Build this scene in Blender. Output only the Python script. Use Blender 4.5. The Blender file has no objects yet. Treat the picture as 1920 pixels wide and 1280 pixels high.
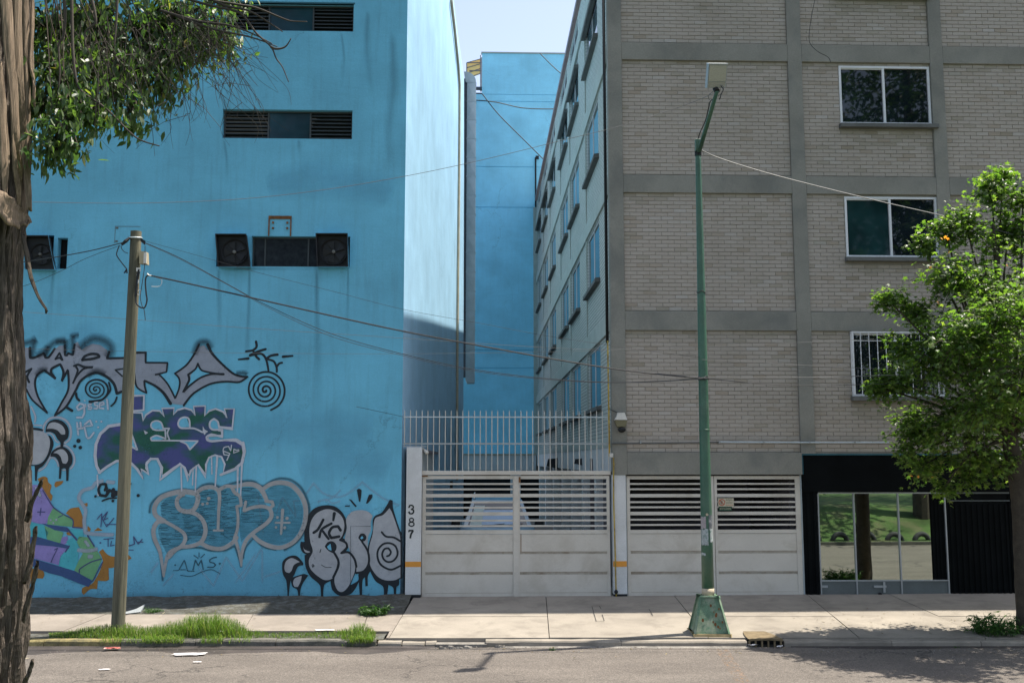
import bpy, bmesh, math, random
from mathutils import Vector, Matrix, Quaternion
from mathutils import noise as mnoise
random.seed(7)
SC = bpy.context.scene
COL = SC.collection
R = math.radians

# ------------------------------------------------------------------ camera
CAM_Z = 2.747                      # eye height above the road (standing on the park bank)
TILT = math.atan(222.0 / 1867.0)
cd = bpy.data.cameras.new('camera'); cam = bpy.data.objects.new('camera', cd); COL.objects.link(cam)
cam.location = (0, 0, CAM_Z); cam.rotation_euler = (R(90) + TILT, 0, 0)
cd.sensor_width = 36.0; cd.lens = 36.0 * 1867.0 / 1920.0; cd.clip_start = 0.1; cd.clip_end = 3000
SC.camera = cam

# ------------------------------------------------------------------ light
SUN = Vector((0.428, 0.118, 1.0)).normalized()      # towards the sun: high, to the right, a little behind the houses
EL = math.asin(SUN.z); AZ = math.atan2(SUN.x, SUN.y)
W = bpy.data.worlds.new('World'); SC.world = W; W.use_nodes = True
wn = W.node_tree.nodes; wl = W.node_tree.links
bg = wn['Background']; sk = wn.new('ShaderNodeTexSky'); sk.sky_type = 'NISHITA'
sk.sun_disc = False; sk.sun_elevation = EL; sk.sun_rotation = AZ
sk.altitude = 2200; sk.air_density = 1.0; sk.dust_density = 10.0; sk.ozone_density = 0.6
bg.inputs['Strength'].default_value = 0.15
hs = wn.new('ShaderNodeHueSaturation'); hs.inputs['Saturation'].default_value = 0.74; hs.inputs['Value'].default_value = 1.0   # thin high haze over the whole sky
wl.new(sk.outputs[0], hs.inputs['Color']); wl.new(hs.outputs[0], bg.inputs['Color'])
sl = bpy.data.lights.new('sun', 'SUN'); sl.energy = 4.8; sl.angle = R(0.53); sl.color = (1.0, 0.93, 0.82)
so = bpy.data.objects.new('sun', sl); COL.objects.link(so)
so.rotation_euler = SUN.to_track_quat('Z', 'Y').to_euler(); so.location = (20, 20, 40)
vs = SC.view_settings; vs.view_transform = 'Standard'; vs.look = 'None'; vs.gamma = 1.0; vs.use_curve_mapping = False
vs.exposure = 1.1
SC.render.engine = 'CYCLES'
SC.cycles.max_bounces = 8; SC.cycles.transparent_max_bounces = 12
SC.cycles.use_denoising = True

# ------------------------------------------------------------------ frames and measuring
F = 1867.0
ct, st = math.cos(TILT), math.sin(TILT)
BO = Vector((0, 18.6, 0)); BA = math.atan(0.0314)       # street front of both houses
cb, sb = math.cos(BA), math.sin(BA)
def ray(x, y):
    u = (x - 960) / F; v = (640 - y) / F
    return Vector((u, ct - v * st, st + v * ct))
def b2w(lx, ly, z): return Vector((BO.x + cb * lx - sb * ly, BO.y + sb * lx + cb * ly, z))
def w2b(w): dx, dy = w.x - BO.x, w.y - BO.y; return Vector((cb * dx + sb * dy, -sb * dx + cb * dy, w.z))
def P(x, y, ly=0.0):
    """photo measurement -> (lx, z) on the vertical plane ly behind the street front"""
    d = ray(x, y); n = Vector((-sb, cb, 0))
    t = (ly - n.dot(Vector((0, 0, 0)) - BO)) / n.dot(d)
    w = Vector((0, 0, CAM_Z)) + d * t; q = w2b(w)
    return q.x, q.z
def PX(x, y, ly=0.0): return P(x, y, ly)[0]
def PZ(y, x=1300, ly=0.0): return P(x, y, ly)[1]
def WY(x, y, Y):
    """photo measurement -> world point at depth Y"""
    d = ray(x, y); return Vector((0, 0, CAM_Z)) + d * (Y / d.y)
def GR(x, y, z=0.0):
    d = ray(x, y); return Vector((0, 0, CAM_Z)) + d * ((z - CAM_Z) / d.z)
KERB_Y = 15.17; KERB_Z = 0.10; BASE_Z = 0.27
def walk_z(Y): return KERB_Z + (BASE_Z - KERB_Z) * (Y - KERB_Y) / (18.5 - KERB_Y)

# ------------------------------------------------------------------ geometry collector
class G:
    def __init__(s): s.v = []; s.f = []; s.m = []; s.a = []
    def add(s, vs, fs, m=0):
        o = len(s.v); s.v += [tuple(p) for p in vs]
        for f in fs: s.f.append(tuple(i + o for i in f)); s.m.append(m)
        return s
    def box(s, x0, x1, y0, y1, z0, z1, m=0):
        if x0 > x1: x0, x1 = x1, x0
        if y0 > y1: y0, y1 = y1, y0
        if z0 > z1: z0, z1 = z1, z0
        vs = [(x0,y0,z0),(x1,y0,z0),(x1,y1,z0),(x0,y1,z0),(x0,y0,z1),(x1,y0,z1),(x1,y1,z1),(x0,y1,z1)]
        return s.add(vs, [(0,3,2,1),(4,5,6,7),(0,1,5,4),(1,2,6,5),(2,3,7,6),(3,0,4,7)], m)
    def cbox(s, x0, x1, y0, y1, z0, z1, c=0.004, m=0):
        """box with chamfered front (y0) edges"""
        vs = [(x0,y1,z0),(x1,y1,z0),(x1,y1,z1),(x0,y1,z1),(x0,y0+c,z0),(x1,y0+c,z0),(x1,y0+c,z1),(x0,y0+c,z1),
              (x0+c,y0,z0+c),(x1-c,y0,z0+c),(x1-c,y0,z1-c),(x0+c,y0,z1-c)]
        fs = [(3,2,1,0),(0,1,5,4),(1,2,6,5),(2,3,7,6),(3,0,4,7),(4,5,9,8),(5,6,10,9),(6,7,11,10),(7,4,8,11),(8,9,10,11)]
        return s.add(vs, fs, m)
    def hexa(s, p, m=0):
        """8 corners: bottom 4 counter-clockwise then top 4"""
        return s.add(p, [(0,3,2,1),(4,5,6,7),(0,1,5,4),(1,2,6,5),(2,3,7,6),(3,0,4,7)], m)
    def quad(s, a, b, c, d, m=0): return s.add([a, b, c, d], [(0,1,2,3)], m)
    def tube(s, pts, rad, n=8, cap=True, m=0):
        pts = [Vector(p) for p in pts]; k = len(pts)
        if not hasattr(rad, '__len__'): rad = [rad] * k
        up = None; rings = []
        for i in range(k):
            t = (pts[min(i+1,k-1)] - pts[max(i-1,0)])
            if t.length < 1e-9: t = Vector((0,0,1))
            t.normalize()
            if up is None:
                up = t.orthogonal().normalized()
            else:
                up = (up - t * up.dot(t))
                up = up.normalized() if up.length > 1e-6 else t.orthogonal().normalized()
            w = t.cross(up)
            rings.append([pts[i] + (up * math.cos(2*math.pi*j/n) + w * math.sin(2*math.pi*j/n)) * rad[i] for j in range(n)])
        vs = [q for r in rings for q in r]; fs = []
        for i in range(k-1):
            for j in range(n):
                a = i*n+j; b = i*n+(j+1) % n
                fs.append((a, b, b+n, a+n))
        if cap: fs.append(tuple(range(n-1,-1,-1))); fs.append(tuple(range((k-1)*n, k*n)))
        return s.add(vs, fs, m)
    def prism(s, poly, y0, y1, m=0):
        """poly in (x, z), extruded from y0 to y1"""
        n = len(poly)
        vs = [(p[0], y0, p[1]) for p in poly] + [(p[0], y1, p[1]) for p in poly]
        fs = [tuple(range(n)), tuple(range(2*n-1, n-1, -1))]
        for i in range(n): j = (i+1) % n; fs.append((j, i, i+n, j+n))
        return s.add(vs, fs, m)
    def lathe(s, prof, n=16, c=(0,0,0), axis='z', m=0):
        vs = []; fs = []
        for r, h in prof:
            for j in range(n):
                a = 2*math.pi*j/n
                if axis == 'z': vs.append((c[0]+r*math.cos(a), c[1]+r*math.sin(a), c[2]+h))
                elif axis == 'y': vs.append((c[0]+r*math.cos(a), c[1]+h, c[2]+r*math.sin(a)))
                else: vs.append((c[0]+h, c[1]+r*math.cos(a), c[2]+r*math.sin(a)))
        k = len(prof)
        for i in range(k-1):
            for j in range(n):
                a = i*n+j; b = i*n+(j+1) % n; fs.append((a, b, b+n, a+n))
        fs.append(tuple(range(n-1,-1,-1))); fs.append(tuple(range((k-1)*n, k*n)))
        return s.add(vs, fs, m)

BASE = {}
def mesh(name, g, mats, base=(0,0,0), smooth=False, uvs=None):
    me = bpy.data.meshes.new(name)
    bx, by, bz = base
    me.from_pydata([(x-bx, y-by, z-bz) for x, y, z in g.v], [], g.f)
    if not isinstance(mats, (list, tuple)): mats = [mats]
    for m in mats: me.materials.append(m)
    if len(mats) > 1: me.polygons.foreach_set('material_index', g.m)
    if smooth: me.polygons.foreach_set('use_smooth', [True]*len(me.polygons))
    me.update()
    return me
def fixn(me):
    bm = bmesh.new(); bm.from_mesh(me); bmesh.ops.recalc_face_normals(bm, faces=bm.faces); bm.to_mesh(me); bm.free(); return me
def props(o, label=None, cat=None, group=None, kind=None):
    if label: o['label'] = label
    if cat: o['category'] = cat
    if group: o['group'] = group
    if kind: o['kind'] = kind
    return o
def thing(name, label, cat, base=(0,0,0), frame='w', group=None):
    """an Empty at the base of a thing; frame 'b' = coordinates along the street front of the houses"""
    o = bpy.data.objects.new(name, None); COL.objects.link(o); o.empty_display_size = 0.2
    if frame == 'b': o.location = b2w(*base); o.rotation_euler = (0,0,BA)
    else: o.location = base
    BASE[o.name] = tuple(base)
    return props(o, label, cat, group)
def part(name, g, mats, parent, smooth=False, label=None, kind=None, fix=False):
    b = BASE[parent.name]
    me = mesh(name, g, mats, b, smooth)
    if fix: fixn(me)
    o = bpy.data.objects.new(name, me); COL.objects.link(o); o.parent = parent
    BASE[o.name] = b
    return props(o, label, None, None, kind)
def inst(name, me, parent, loc, rot=(0,0,0), scale=(1,1,1)):
    """a part that shares its mesh; loc in the frame of its thing"""
    b = BASE[parent.name]
    o = bpy.data.objects.new(name, me); COL.objects.link(o); o.parent = parent
    o.location = (loc[0]-b[0], loc[1]-b[1], loc[2]-b[2]); o.rotation_euler = rot; o.scale = scale
    BASE[o.name] = tuple(loc)
    return o
def solo(name, g, mats, label, cat, base=None, frame='w', group=None, smooth=False, fix=False):
    """a thing that is one mesh"""
    if base is None:
        n = len(g.v); base = (sum(p[0] for p in g.v)/n, sum(p[1] for p in g.v)/n, min(p[2] for p in g.v))
    me = mesh(name, g, mats, base, smooth)
    if fix: fixn(me)
    o = bpy.data.objects.new(name, me); COL.objects.link(o)
    if frame == 'b': o.location = b2w(*base); o.rotation_euler = (0,0,BA)
    else: o.location = base
    BASE[o.name] = tuple(base)
    return props(o, label, cat, group)
def setting(name, g, mats, kind='structure', smooth=False, fix=False, parent=None, label=None):
    me = mesh(name, g, mats, (0,0,0), smooth)
    if fix: fixn(me)
    o = bpy.data.objects.new(name, me); COL.objects.link(o)
    BASE[o.name] = (0,0,0)
    if parent: o.parent = parent
    return props(o, label, None, None, kind)
# ------------------------------------------------------------------ materials (all procedural, in world metres)
def nodes(name):
    m = bpy.data.materials.new(name); m.use_nodes = True
    nt = m.node_tree; return m, nt, nt.nodes, nt.links, nt.nodes['Principled BSDF']
def N(nt, t, **kw):
    n = nt.nodes.new(t)
    for k, v in kw.items():
        if k in n.inputs: n.inputs[k].default_value = v
        else: setattr(n, k, v)
    return n
def c4(c): return (c[0], c[1], c[2], 1.0)
def sc(c, k): return tuple(min(1, x*k) for x in c)
def ramp(nt, fac, stops):
    r = nt.nodes.new('ShaderNodeValToRGB'); el = r.color_ramp.elements
    while len(el) < len(stops): el.new(0.5)
    for e, (p, c) in zip(el, stops):
        e.position = p; e.color = c4(c) if hasattr(c, '__len__') else (c, c, c, 1)
    nt.links.new(fac, r.inputs['Fac']); return r
def noise(nt, vec, scale, detail=4, rough=0.55, dist=0.0):
    n = N(nt, 'ShaderNodeTexNoise', Scale=scale, Detail=detail, Roughness=rough, Distortion=dist)
    nt.links.new(vec, n.inputs['Vector']); return n
def mixc(nt, fac, a, b, mode='MIX'):
    n = nt.nodes.new('ShaderNodeMix'); n.data_type = 'RGBA'; n.blend_type = mode
    for sock, v in ((n.inputs[0], fac), (n.inputs[6], a), (n.inputs[7], b)):
        if isinstance(v, (int, float)): sock.default_value = v
        elif isinstance(v, tuple): sock.default_value = c4(v)
        else: nt.links.new(v, sock)
    return n.outputs[2]
def math_(nt, op, a, b=None, clamp=False):
    n = nt.nodes.new('ShaderNodeMath'); n.operation = op; n.use_clamp = clamp
    for i, v in enumerate((a, b)):
        if v is None: continue
        if isinstance(v, (int, float)): n.inputs[i].default_value = v
        else: nt.links.new(v, n.inputs[i])
    return n.outputs[0]
def vmul(nt, vec, s):
    n = nt.nodes.new('ShaderNodeVectorMath'); n.operation = 'MULTIPLY'
    nt.links.new(vec, n.inputs[0]); n.inputs[1].default_value = s; return n.outputs[0]
def bump(nt, h, bsdf, strength=0.3, dist=0.01):
    b = N(nt, 'ShaderNodeBump', Strength=strength, Distance=dist); nt.links.new(h, b.inputs['Height'])
    nt.links.new(b.outputs[0], bsdf.inputs['Normal']); return b
def pos(nt): return nt.nodes.new('ShaderNodeNewGeometry').outputs['Position']
def pm(name, col, rough=0.75, var=0.18, vscale=2.5, fine=0.10, fscale=60, bmp=0.15, bscale=None, bdist=0.004,
       metallic=0.0, spec=0.3, dirt=None, dirt_amt=0.35, dscale=1.3, objrand=0.0, stretch=(1,1,1)):
    m, nt, ns, lk, b = nodes(name)
    p = vmul(nt, pos(nt), stretch)
    n1 = noise(nt, p, vscale, 6, 0.6); n2 = noise(nt, p, fscale, 3, 0.6)
    a = ramp(nt, n1.outputs['Fac'], [(0.28, sc(col, 1-var)), (0.72, sc(col, 1+var))])
    f = ramp(nt, n2.outputs['Fac'], [(0.3, 1-fine), (0.7, 1+fine)])
    c = mixc(nt, 1.0, a.outputs[0], f.outputs[0], 'MULTIPLY')
    if dirt:
        n3 = noise(nt, p, dscale, 8, 0.65, 0.4)
        d = ramp(nt, n3.outputs['Fac'], [(0.48, 0.0), (0.68, dirt_amt)])
        c = mixc(nt, d.outputs[0], c, dirt)
    if objrand:
        oi = nt.nodes.new('ShaderNodeObjectInfo')
        r = ramp(nt, oi.outputs['Random'], [(0.0, 1-objrand), (1.0, 1+objrand)])
        c = mixc(nt, 1.0, c, r.outputs[0], 'MULTIPLY')
    lk.new(c, b.inputs['Base Color'])
    b.inputs['Roughness'].default_value = rough; b.inputs['Metallic'].default_value = metallic
    b.inputs['Specular IOR Level'].default_value = spec
    if bmp:
        n4 = noise(nt, p, bscale or fscale, 5, 0.65)
        bump(nt, n4.outputs['Fac'], b, bmp, bdist)
    return m

BLUE = (0.124, 0.408, 0.565)
def blue_paint(name, col, streak=0.18, streak_dark=(0.07,0.16,0.21), bstr=0.25, low=True):
    m, nt, ns, lk, b = nodes(name)
    p = pos(nt)
    n1 = noise(nt, p, 0.9, 6, 0.6)
    c = ramp(nt, n1.outputs['Fac'], [(0.3, sc(col, 0.86)), (0.7, sc(col, 1.12))]).outputs[0]
    n2 = noise(nt, vmul(nt, p, (5.0, 5.0, 0.35)), 2.2, 6, 0.65)                 # rain streaks
    c = mixc(nt, ramp(nt, n2.outputs['Fac'], [(0.50, 0.0), (0.80, streak)]).outputs[0], c, streak_dark)
    n3 = noise(nt, vmul(nt, p, (0.6, 0.6, 3.0)), 1.4, 5, 0.6, 1.5)              # faint trowel bands
    c = mixc(nt, ramp(nt, n3.outputs['Fac'], [(0.55, 0.0), (0.75, 0.18)]).outputs[0], c, sc(col, 0.72))
    n5 = noise(nt, p, 45, 4, 0.7)
    c = mixc(nt, 1.0, c, ramp(nt, n5.outputs['Fac'], [(0.3, 0.93), (0.7, 1.06)]).outputs[0], 'MULTIPLY')
    v = N(nt, 'ShaderNodeTexVoronoi', feature='DISTANCE_TO_EDGE', Scale=0.42)    # hairline cracks
    wob = noise(nt, p, 2.6, 5, 0.7); mx = nt.nodes.new('ShaderNodeVectorMath'); mx.operation = 'MULTIPLY_ADD'
    lk.new(wob.outputs['Color'], mx.inputs[0]); mx.inputs[1].default_value = (0.9, 0.9, 0.9); lk.new(p, mx.inputs[2])
    lk.new(mx.outputs[0], v.inputs['Vector'])
    n6 = noise(nt, p, 0.35, 2, 0.5)
    cr = math_(nt, 'MULTIPLY', ramp(nt, v.outputs['Distance'], [(0.0, 0.5), (0.006, 0.0)]).outputs[0],
               ramp(nt, n6.outputs['Fac'], [(0.52, 0.0), (0.62, 1.0)]).outputs[0])
    c = mixc(nt, cr, c, sc(streak_dark, 0.5))
    if low:                                                                     # chipped, splashed paint near the pavement
        sx = nt.nodes.new('ShaderNodeSeparateXYZ'); lk.new(p, sx.inputs[0])
        hgt = ramp(nt, math_(nt, 'DIVIDE', sx.outputs['Z'], 1.2), [(0.22, 1.0), (0.42, 0.35), (0.9, 0.0)]).outputs[0]
        n7 = noise(nt, p, 16, 4, 0.75)
        d = math_(nt, 'MULTIPLY', ramp(nt, n7.outputs['Fac'], [(0.60, 0.0), (0.64, 1.0)]).outputs[0], hgt)
        c = mixc(nt, math_(nt, 'MULTIPLY', hgt, 0.22), c, (0.10, 0.17, 0.20))
        c = mixc(nt, math_(nt, 'MULTIPLY', d, 0.75), c, (0.045, 0.055, 0.06))
    lk.new(c, b.inputs['Base Color']); b.inputs['Roughness'].default_value = 0.62; b.inputs['Specular IOR Level'].default_value = 0.3
    n4 = noise(nt, p, 26, 6, 0.7)
    h = math_(nt, 'ADD', n4.outputs['Fac'], math_(nt, 'MULTIPLY', n3.outputs['Fac'], 1.5))
    bump(nt, h, b, bstr, 0.012)
    return m
M = {}
def glass_(name):
    m, nt, ns, lk, b = nodes(name); b.inputs['Base Color'].default_value = (0.006, 0.010, 0.013, 1); b.inputs['Roughness'].default_value = 0.12
    b.inputs['IOR'].default_value = 1.22; n = noise(nt, pos(nt), 9, 5, 0.7)
    lk.new(ramp(nt, n.outputs['Fac'], [(0.4, (0.004, 0.007, 0.010)), (0.75, (0.022, 0.030, 0.034))]).outputs[0], b.inputs['Base Color']); return m
M['blue'] = blue_paint('blue_paint', BLUE, streak=0.28)
M['blue_lit'] = blue_paint('blue_lit_paint', (0.300, 0.500, 0.665), streak=0.55, streak_dark=(0.17,0.35,0.50), low=False)  # front wall's blue, lightened so the flank's sunlight is partly in the colour
M['blue_rear'] = blue_paint('blue_rear_paint', (0.270, 0.660, 0.840), streak=0.10, low=False)
M['glass_dark'] = glass_('plant_room_glass')
M['dark'] = pm('dark_interior', (0.008, 0.010, 0.011), 0.9, bmp=0)
M['louvre'] = pm('louvre_metal', (0.035, 0.045, 0.048), 0.55, spec=0.4, bmp=0.05)
M['concrete'] = pm('facade_concrete', (0.215, 0.212, 0.186), 0.85, var=0.16, vscale=1.1, fine=0.10, fscale=40, bmp=0.2,
                   dirt=(0.11, 0.12, 0.115), dirt_amt=0.55, dscale=0.9)
M['sill'] = pm('sill_concrete', (0.115, 0.12, 0.115), 0.85, bmp=0.2, dirt=(0.05,0.055,0.05))
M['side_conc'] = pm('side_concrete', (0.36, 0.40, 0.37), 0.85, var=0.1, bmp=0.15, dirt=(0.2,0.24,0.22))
M['mortar'] = pm('mortar', (0.240, 0.222, 0.192), 0.95, bmp=0.3, fscale=90)
M['white_alu'] = pm('white_aluminium', (0.62, 0.64, 0.66), 0.4, var=0.05, fine=0.03, bmp=0.0, spec=0.5)
M['grey_alu'] = pm('grey_aluminium', (0.30, 0.32, 0.33), 0.4, var=0.08, bmp=0.0, metallic=0.4)
M['gate'] = pm('gate_enamel', (0.52, 0.49, 0.435), 0.5, var=0.06, vscale=1.5, fine=0.04, bmp=0.08, bscale=8, bdist=0.01,
               dirt=(0.33, 0.29, 0.23), dirt_amt=0.5, dscale=1.3)
M['rust'] = pm('rust', (0.16, 0.075, 0.03), 0.9, var=0.4, vscale=9, bmp=0.3)
M['white_wall'] = pm('white_plaster', (0.56, 0.57, 0.57), 0.8, var=0.07, bmp=0.2, dirt=(0.33, 0.33, 0.31), dirt_amt=0.35)
M['yellow'] = pm('yellow_paint', (0.62, 0.27, 0.045), 0.7, var=0.1)
M['black'] = pm('black_paint', (0.012, 0.014, 0.016), 0.6, var=0.2, bmp=0.05)
M['number'] = pm('number_paint', (0.02, 0.025, 0.025), 0.6)
M['green_pole'] = pm('pole_green', (0.034, 0.100, 0.062), 0.45, var=0.18, vscale=4, fine=0.12, spec=0.5, bmp=0.12, bscale=30,
                     dirt=(0.075, 0.12, 0.085), dirt_amt=0.5, dscale=3.0)
M['green_base'] = pm('base_green', (0.095, 0.175, 0.11), 0.6, var=0.25, vscale=9, fine=0.2, spec=0.4, bmp=0.4, bscale=30, bdist=0.006,
                     dirt=(0.30, 0.32, 0.24), dirt_amt=0.8, dscale=6)
M['cream'] = pm('cream_paint', (0.42, 0.36, 0.26), 0.7)
M['wood_pole'] = pm('pole_wood', (0.082, 0.082, 0.058), 0.9, var=0.35, vscale=3, fine=0.3, fscale=30, bmp=0.6, bscale=20, bdist=0.01,
                    dirt=(0.19, 0.175, 0.12), dirt_amt=0.7, dscale=2.2, stretch=(2.2, 2.2, 0.12))
M['bark'] = pm('bark', (0.122, 0.098, 0.078), 0.95, var=0.45, vscale=11, fine=0.45, fscale=34, bmp=1.0, bscale=26, bdist=0.02,
               dirt=(0.05, 0.040, 0.034), dirt_amt=0.9, dscale=8, stretch=(4, 4, 0.42))
M['bark_strip'] = pm('bark_strip', (0.230, 0.170, 0.118), 0.9, var=0.35, vscale=5, fine=0.35, fscale=22, bmp=0.8, bscale=14, bdist=0.012,
                     dirt=(0.075, 0.055, 0.04), dirt_amt=0.75, dscale=5, stretch=(6, 6, 0.22))
M['bark_thin'] = pm('bark_thin', (0.055, 0.045, 0.034), 0.95, var=0.3, vscale=9, fine=0.2, bmp=0.5, bdist=0.01)
M['twig'] = pm('twig_bark', (0.060, 0.050, 0.042), 0.9, var=0.3, bmp=0.0)
M['cable'] = pm('cable_rubber', (0.014, 0.016, 0.018), 0.45, bmp=0.0, spec=0.5)
M['cable_grey'] = pm('cable_grey', (0.10, 0.105, 0.105), 0.45, bmp=0.0, spec=0.5)
M['galv'] = pm('galvanised', (0.40, 0.46, 0.48), 0.5, var=0.10, vscale=3, bmp=0.05, metallic=0.15, spec=0.5)
M['shop_black'] = pm('shop_black', (0.004, 0.005, 0.0055), 0.8, var=0.3, bmp=0.1, bscale=12, spec=0.05)
M['shop_grey'] = pm('shop_grey', (0.10, 0.115, 0.115), 0.6, var=0.15, bmp=0.1)
M['teal_trim'] = pm('teal_trim', (0.02, 0.10, 0.13), 0.5)
M['coping'] = pm('mauve_coping', (0.215, 0.185, 0.20), 0.8)
M['paper'] = pm('paper', (0.62, 0.60, 0.60), 0.8, var=0.1, bmp=0.2, bscale=20)
M['pink'] = pm('pink_plastic', (0.55, 0.16, 0.13), 0.4, bmp=0.3, bscale=30)
M['orange'] = pm('orange_plastic', (0.60, 0.10, 0.03), 0.4)
M['tarp'] = pm('grey_sheet', (0.20, 0.22, 0.23), 0.7, var=0.2)
M['plastic_w'] = pm('white_plastic', (0.55, 0.54, 0.50), 0.5, bmp=0)
M['box_beige'] = pm('junction_beige', (0.34, 0.29, 0.19), 0.6, var=0.2)
M['yellow_hoard_'] = pm('yellow_hoarding', (0.75, 0.55, 0.16), 0.7, var=0.08)
M['steel_dark'] = pm('steel_dark', (0.12, 0.11, 0.12), 0.6)
M['tyre'] = pm('tyre_rubber', (0.045, 0.045, 0.048), 0.85, var=0.3)
M['drain'] = pm('cast_cover', (0.155, 0.118, 0.068), 0.85, var=0.3, vscale=8, fine=0.2, bmp=0.6, bscale=30, dirt=(0.12, 0.10, 0.07), dirt_amt=0.7)
M['foot_yellow'] = pm('footing_yellow', (0.33, 0.265, 0.14), 0.9, var=0.3, vscale=8, bmp=0.5, dirt=(0.2, 0.19, 0.16))

def glass(name, col, ior=1.5, rough=0.02, wob=0.02):
    m, nt, ns, lk, b = nodes(name)
    n = noise(nt, pos(nt), 1.6, 2, 0.5)
    lk.new(ramp(nt, n.outputs['Fac'], [(0.3, sc(col, 0.6)), (0.7, sc(col, 1.4))]).outputs[0], b.inputs['Base Color'])
    b.inputs['Roughness'].default_value = rough; b.inputs['IOR'].default_value = ior; b.inputs['Specular IOR Level'].default_value = 0.6
    bump(nt, n.outputs['Fac'], b, wob, 0.02); return m
M['glass'] = glass('window_glass', (0.006, 0.011, 0.014), 1.5)
M['glass_teal'] = glass('window_glass_curtain', (0.010, 0.034, 0.036), 1.28, .04)
M['glass_blue'] = glass('louvre_glass', (0.012, 0.040, 0.055), 1.24, 0.05)
M['glass_side'] = glass('side_glass', (0.05, 0.085, 0.10), 1.7, 0.03)
def mirror():
    m, nt, ns, lk, b = nodes('mirror_film_glass')
    b.inputs['Base Color'].default_value = (0.44, 0.50, 0.45, 1); b.inputs['Metallic'].default_value = 1.0
    b.inputs['Roughness'].default_value = 0.015
    n = noise(nt, pos(nt), 1.2, 1, 0.4); bump(nt, n.outputs['Fac'], b, 0.012, 0.02); return m
M['mirror'] = mirror()

def brick_mat(nm='beige_brick', mul=(1,1,1)):
    m, nt, ns, lk, b = nodes(nm)
    g = nt.nodes.new('ShaderNodeNewGeometry'); oi = nt.nodes.new('ShaderNodeObjectInfo')
    r = math_(nt, 'FRACT', math_(nt, 'ADD', g.outputs['Random Per Island'], oi.outputs['Random']))
    c = ramp(nt, r, [(0.0, (0.305, 0.262, 0.212)), (0.05, (0.330, 0.288, 0.240)), (0.10, (0.356, 0.318, 0.277)), (0.6, (0.366, 0.328, 0.287)),
                     (0.96, (0.375, 0.340, 0.300)), (1.0, (0.390, 0.366, 0.338))]).outputs[0]
    n1 = noise(nt, g.outputs['Position'], 0.55, 7, 0.65)
    c = mixc(nt, ramp(nt, n1.outputs['Fac'], [(0.45, 0.0), (0.75, 0.42)]).outputs[0], c, (0.20, 0.19, 0.155))
    n2 = noise(nt, g.outputs['Position'], 55, 4, 0.7)
    c = mixc(nt, 1.0, c, ramp(nt, n2.outputs['Fac'], [(0.3, 0.92), (0.7, 1.06)]).outputs[0], 'MULTIPLY')
    c = mixc(nt, 1.0, c, mul, 'MULTIPLY')
    lk.new(c, b.inputs['Base Color']); b.inputs['Roughness'].default_value = 0.85; b.inputs['Specular IOR Level'].default_value = 0.25
    bump(nt, n2.outputs['Fac'], b, 0.25, 0.004); return m
M['brick'] = brick_mat(); M['brick_moss'] = brick_mat('weathered_brick', (0.86, 0.87, 0.83))
def side_brick():
    """painted brick flank: too foreshortened to tell single bricks apart, courses as relief"""
    m, nt, ns, lk, b = nodes('painted_side_brick')
    p = pos(nt); sx = nt.nodes.new('ShaderNodeSeparateXYZ'); lk.new(p, sx.inputs[0])
    cm = nt.nodes.new('ShaderNodeCombineXYZ'); lk.new(sx.outputs['Y'], cm.inputs[0]); lk.new(sx.outputs['Z'], cm.inputs[1])
    br = nt.nodes.new('ShaderNodeTexBrick'); lk.new(cm.outputs[0], br.inputs['Vector'])
    br.inputs['Scale'].default_value = 1.0; br.inputs['Brick Width'].default_value = 0.25; br.inputs['Row Height'].default_value = 0.0762
    br.inputs['Mortar Size'].default_value = 0.0085; br.inputs['Mortar Smooth'].default_value = 0.3
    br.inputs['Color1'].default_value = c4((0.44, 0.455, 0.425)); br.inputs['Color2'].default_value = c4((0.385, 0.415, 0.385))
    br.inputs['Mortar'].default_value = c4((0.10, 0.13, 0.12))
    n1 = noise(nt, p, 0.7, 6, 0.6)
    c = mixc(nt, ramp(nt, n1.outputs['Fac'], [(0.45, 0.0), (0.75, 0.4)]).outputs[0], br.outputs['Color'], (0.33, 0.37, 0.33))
    lk.new(c, b.inputs['Base Color']); b.inputs['Roughness'].default_value = 0.8
    bump(nt, math_(nt, 'SUBTRACT', 1.0, br.outputs['Fac']), b, 0.6, 0.012); return m
M['side_brick'] = side_brick()  # painted flank

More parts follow.
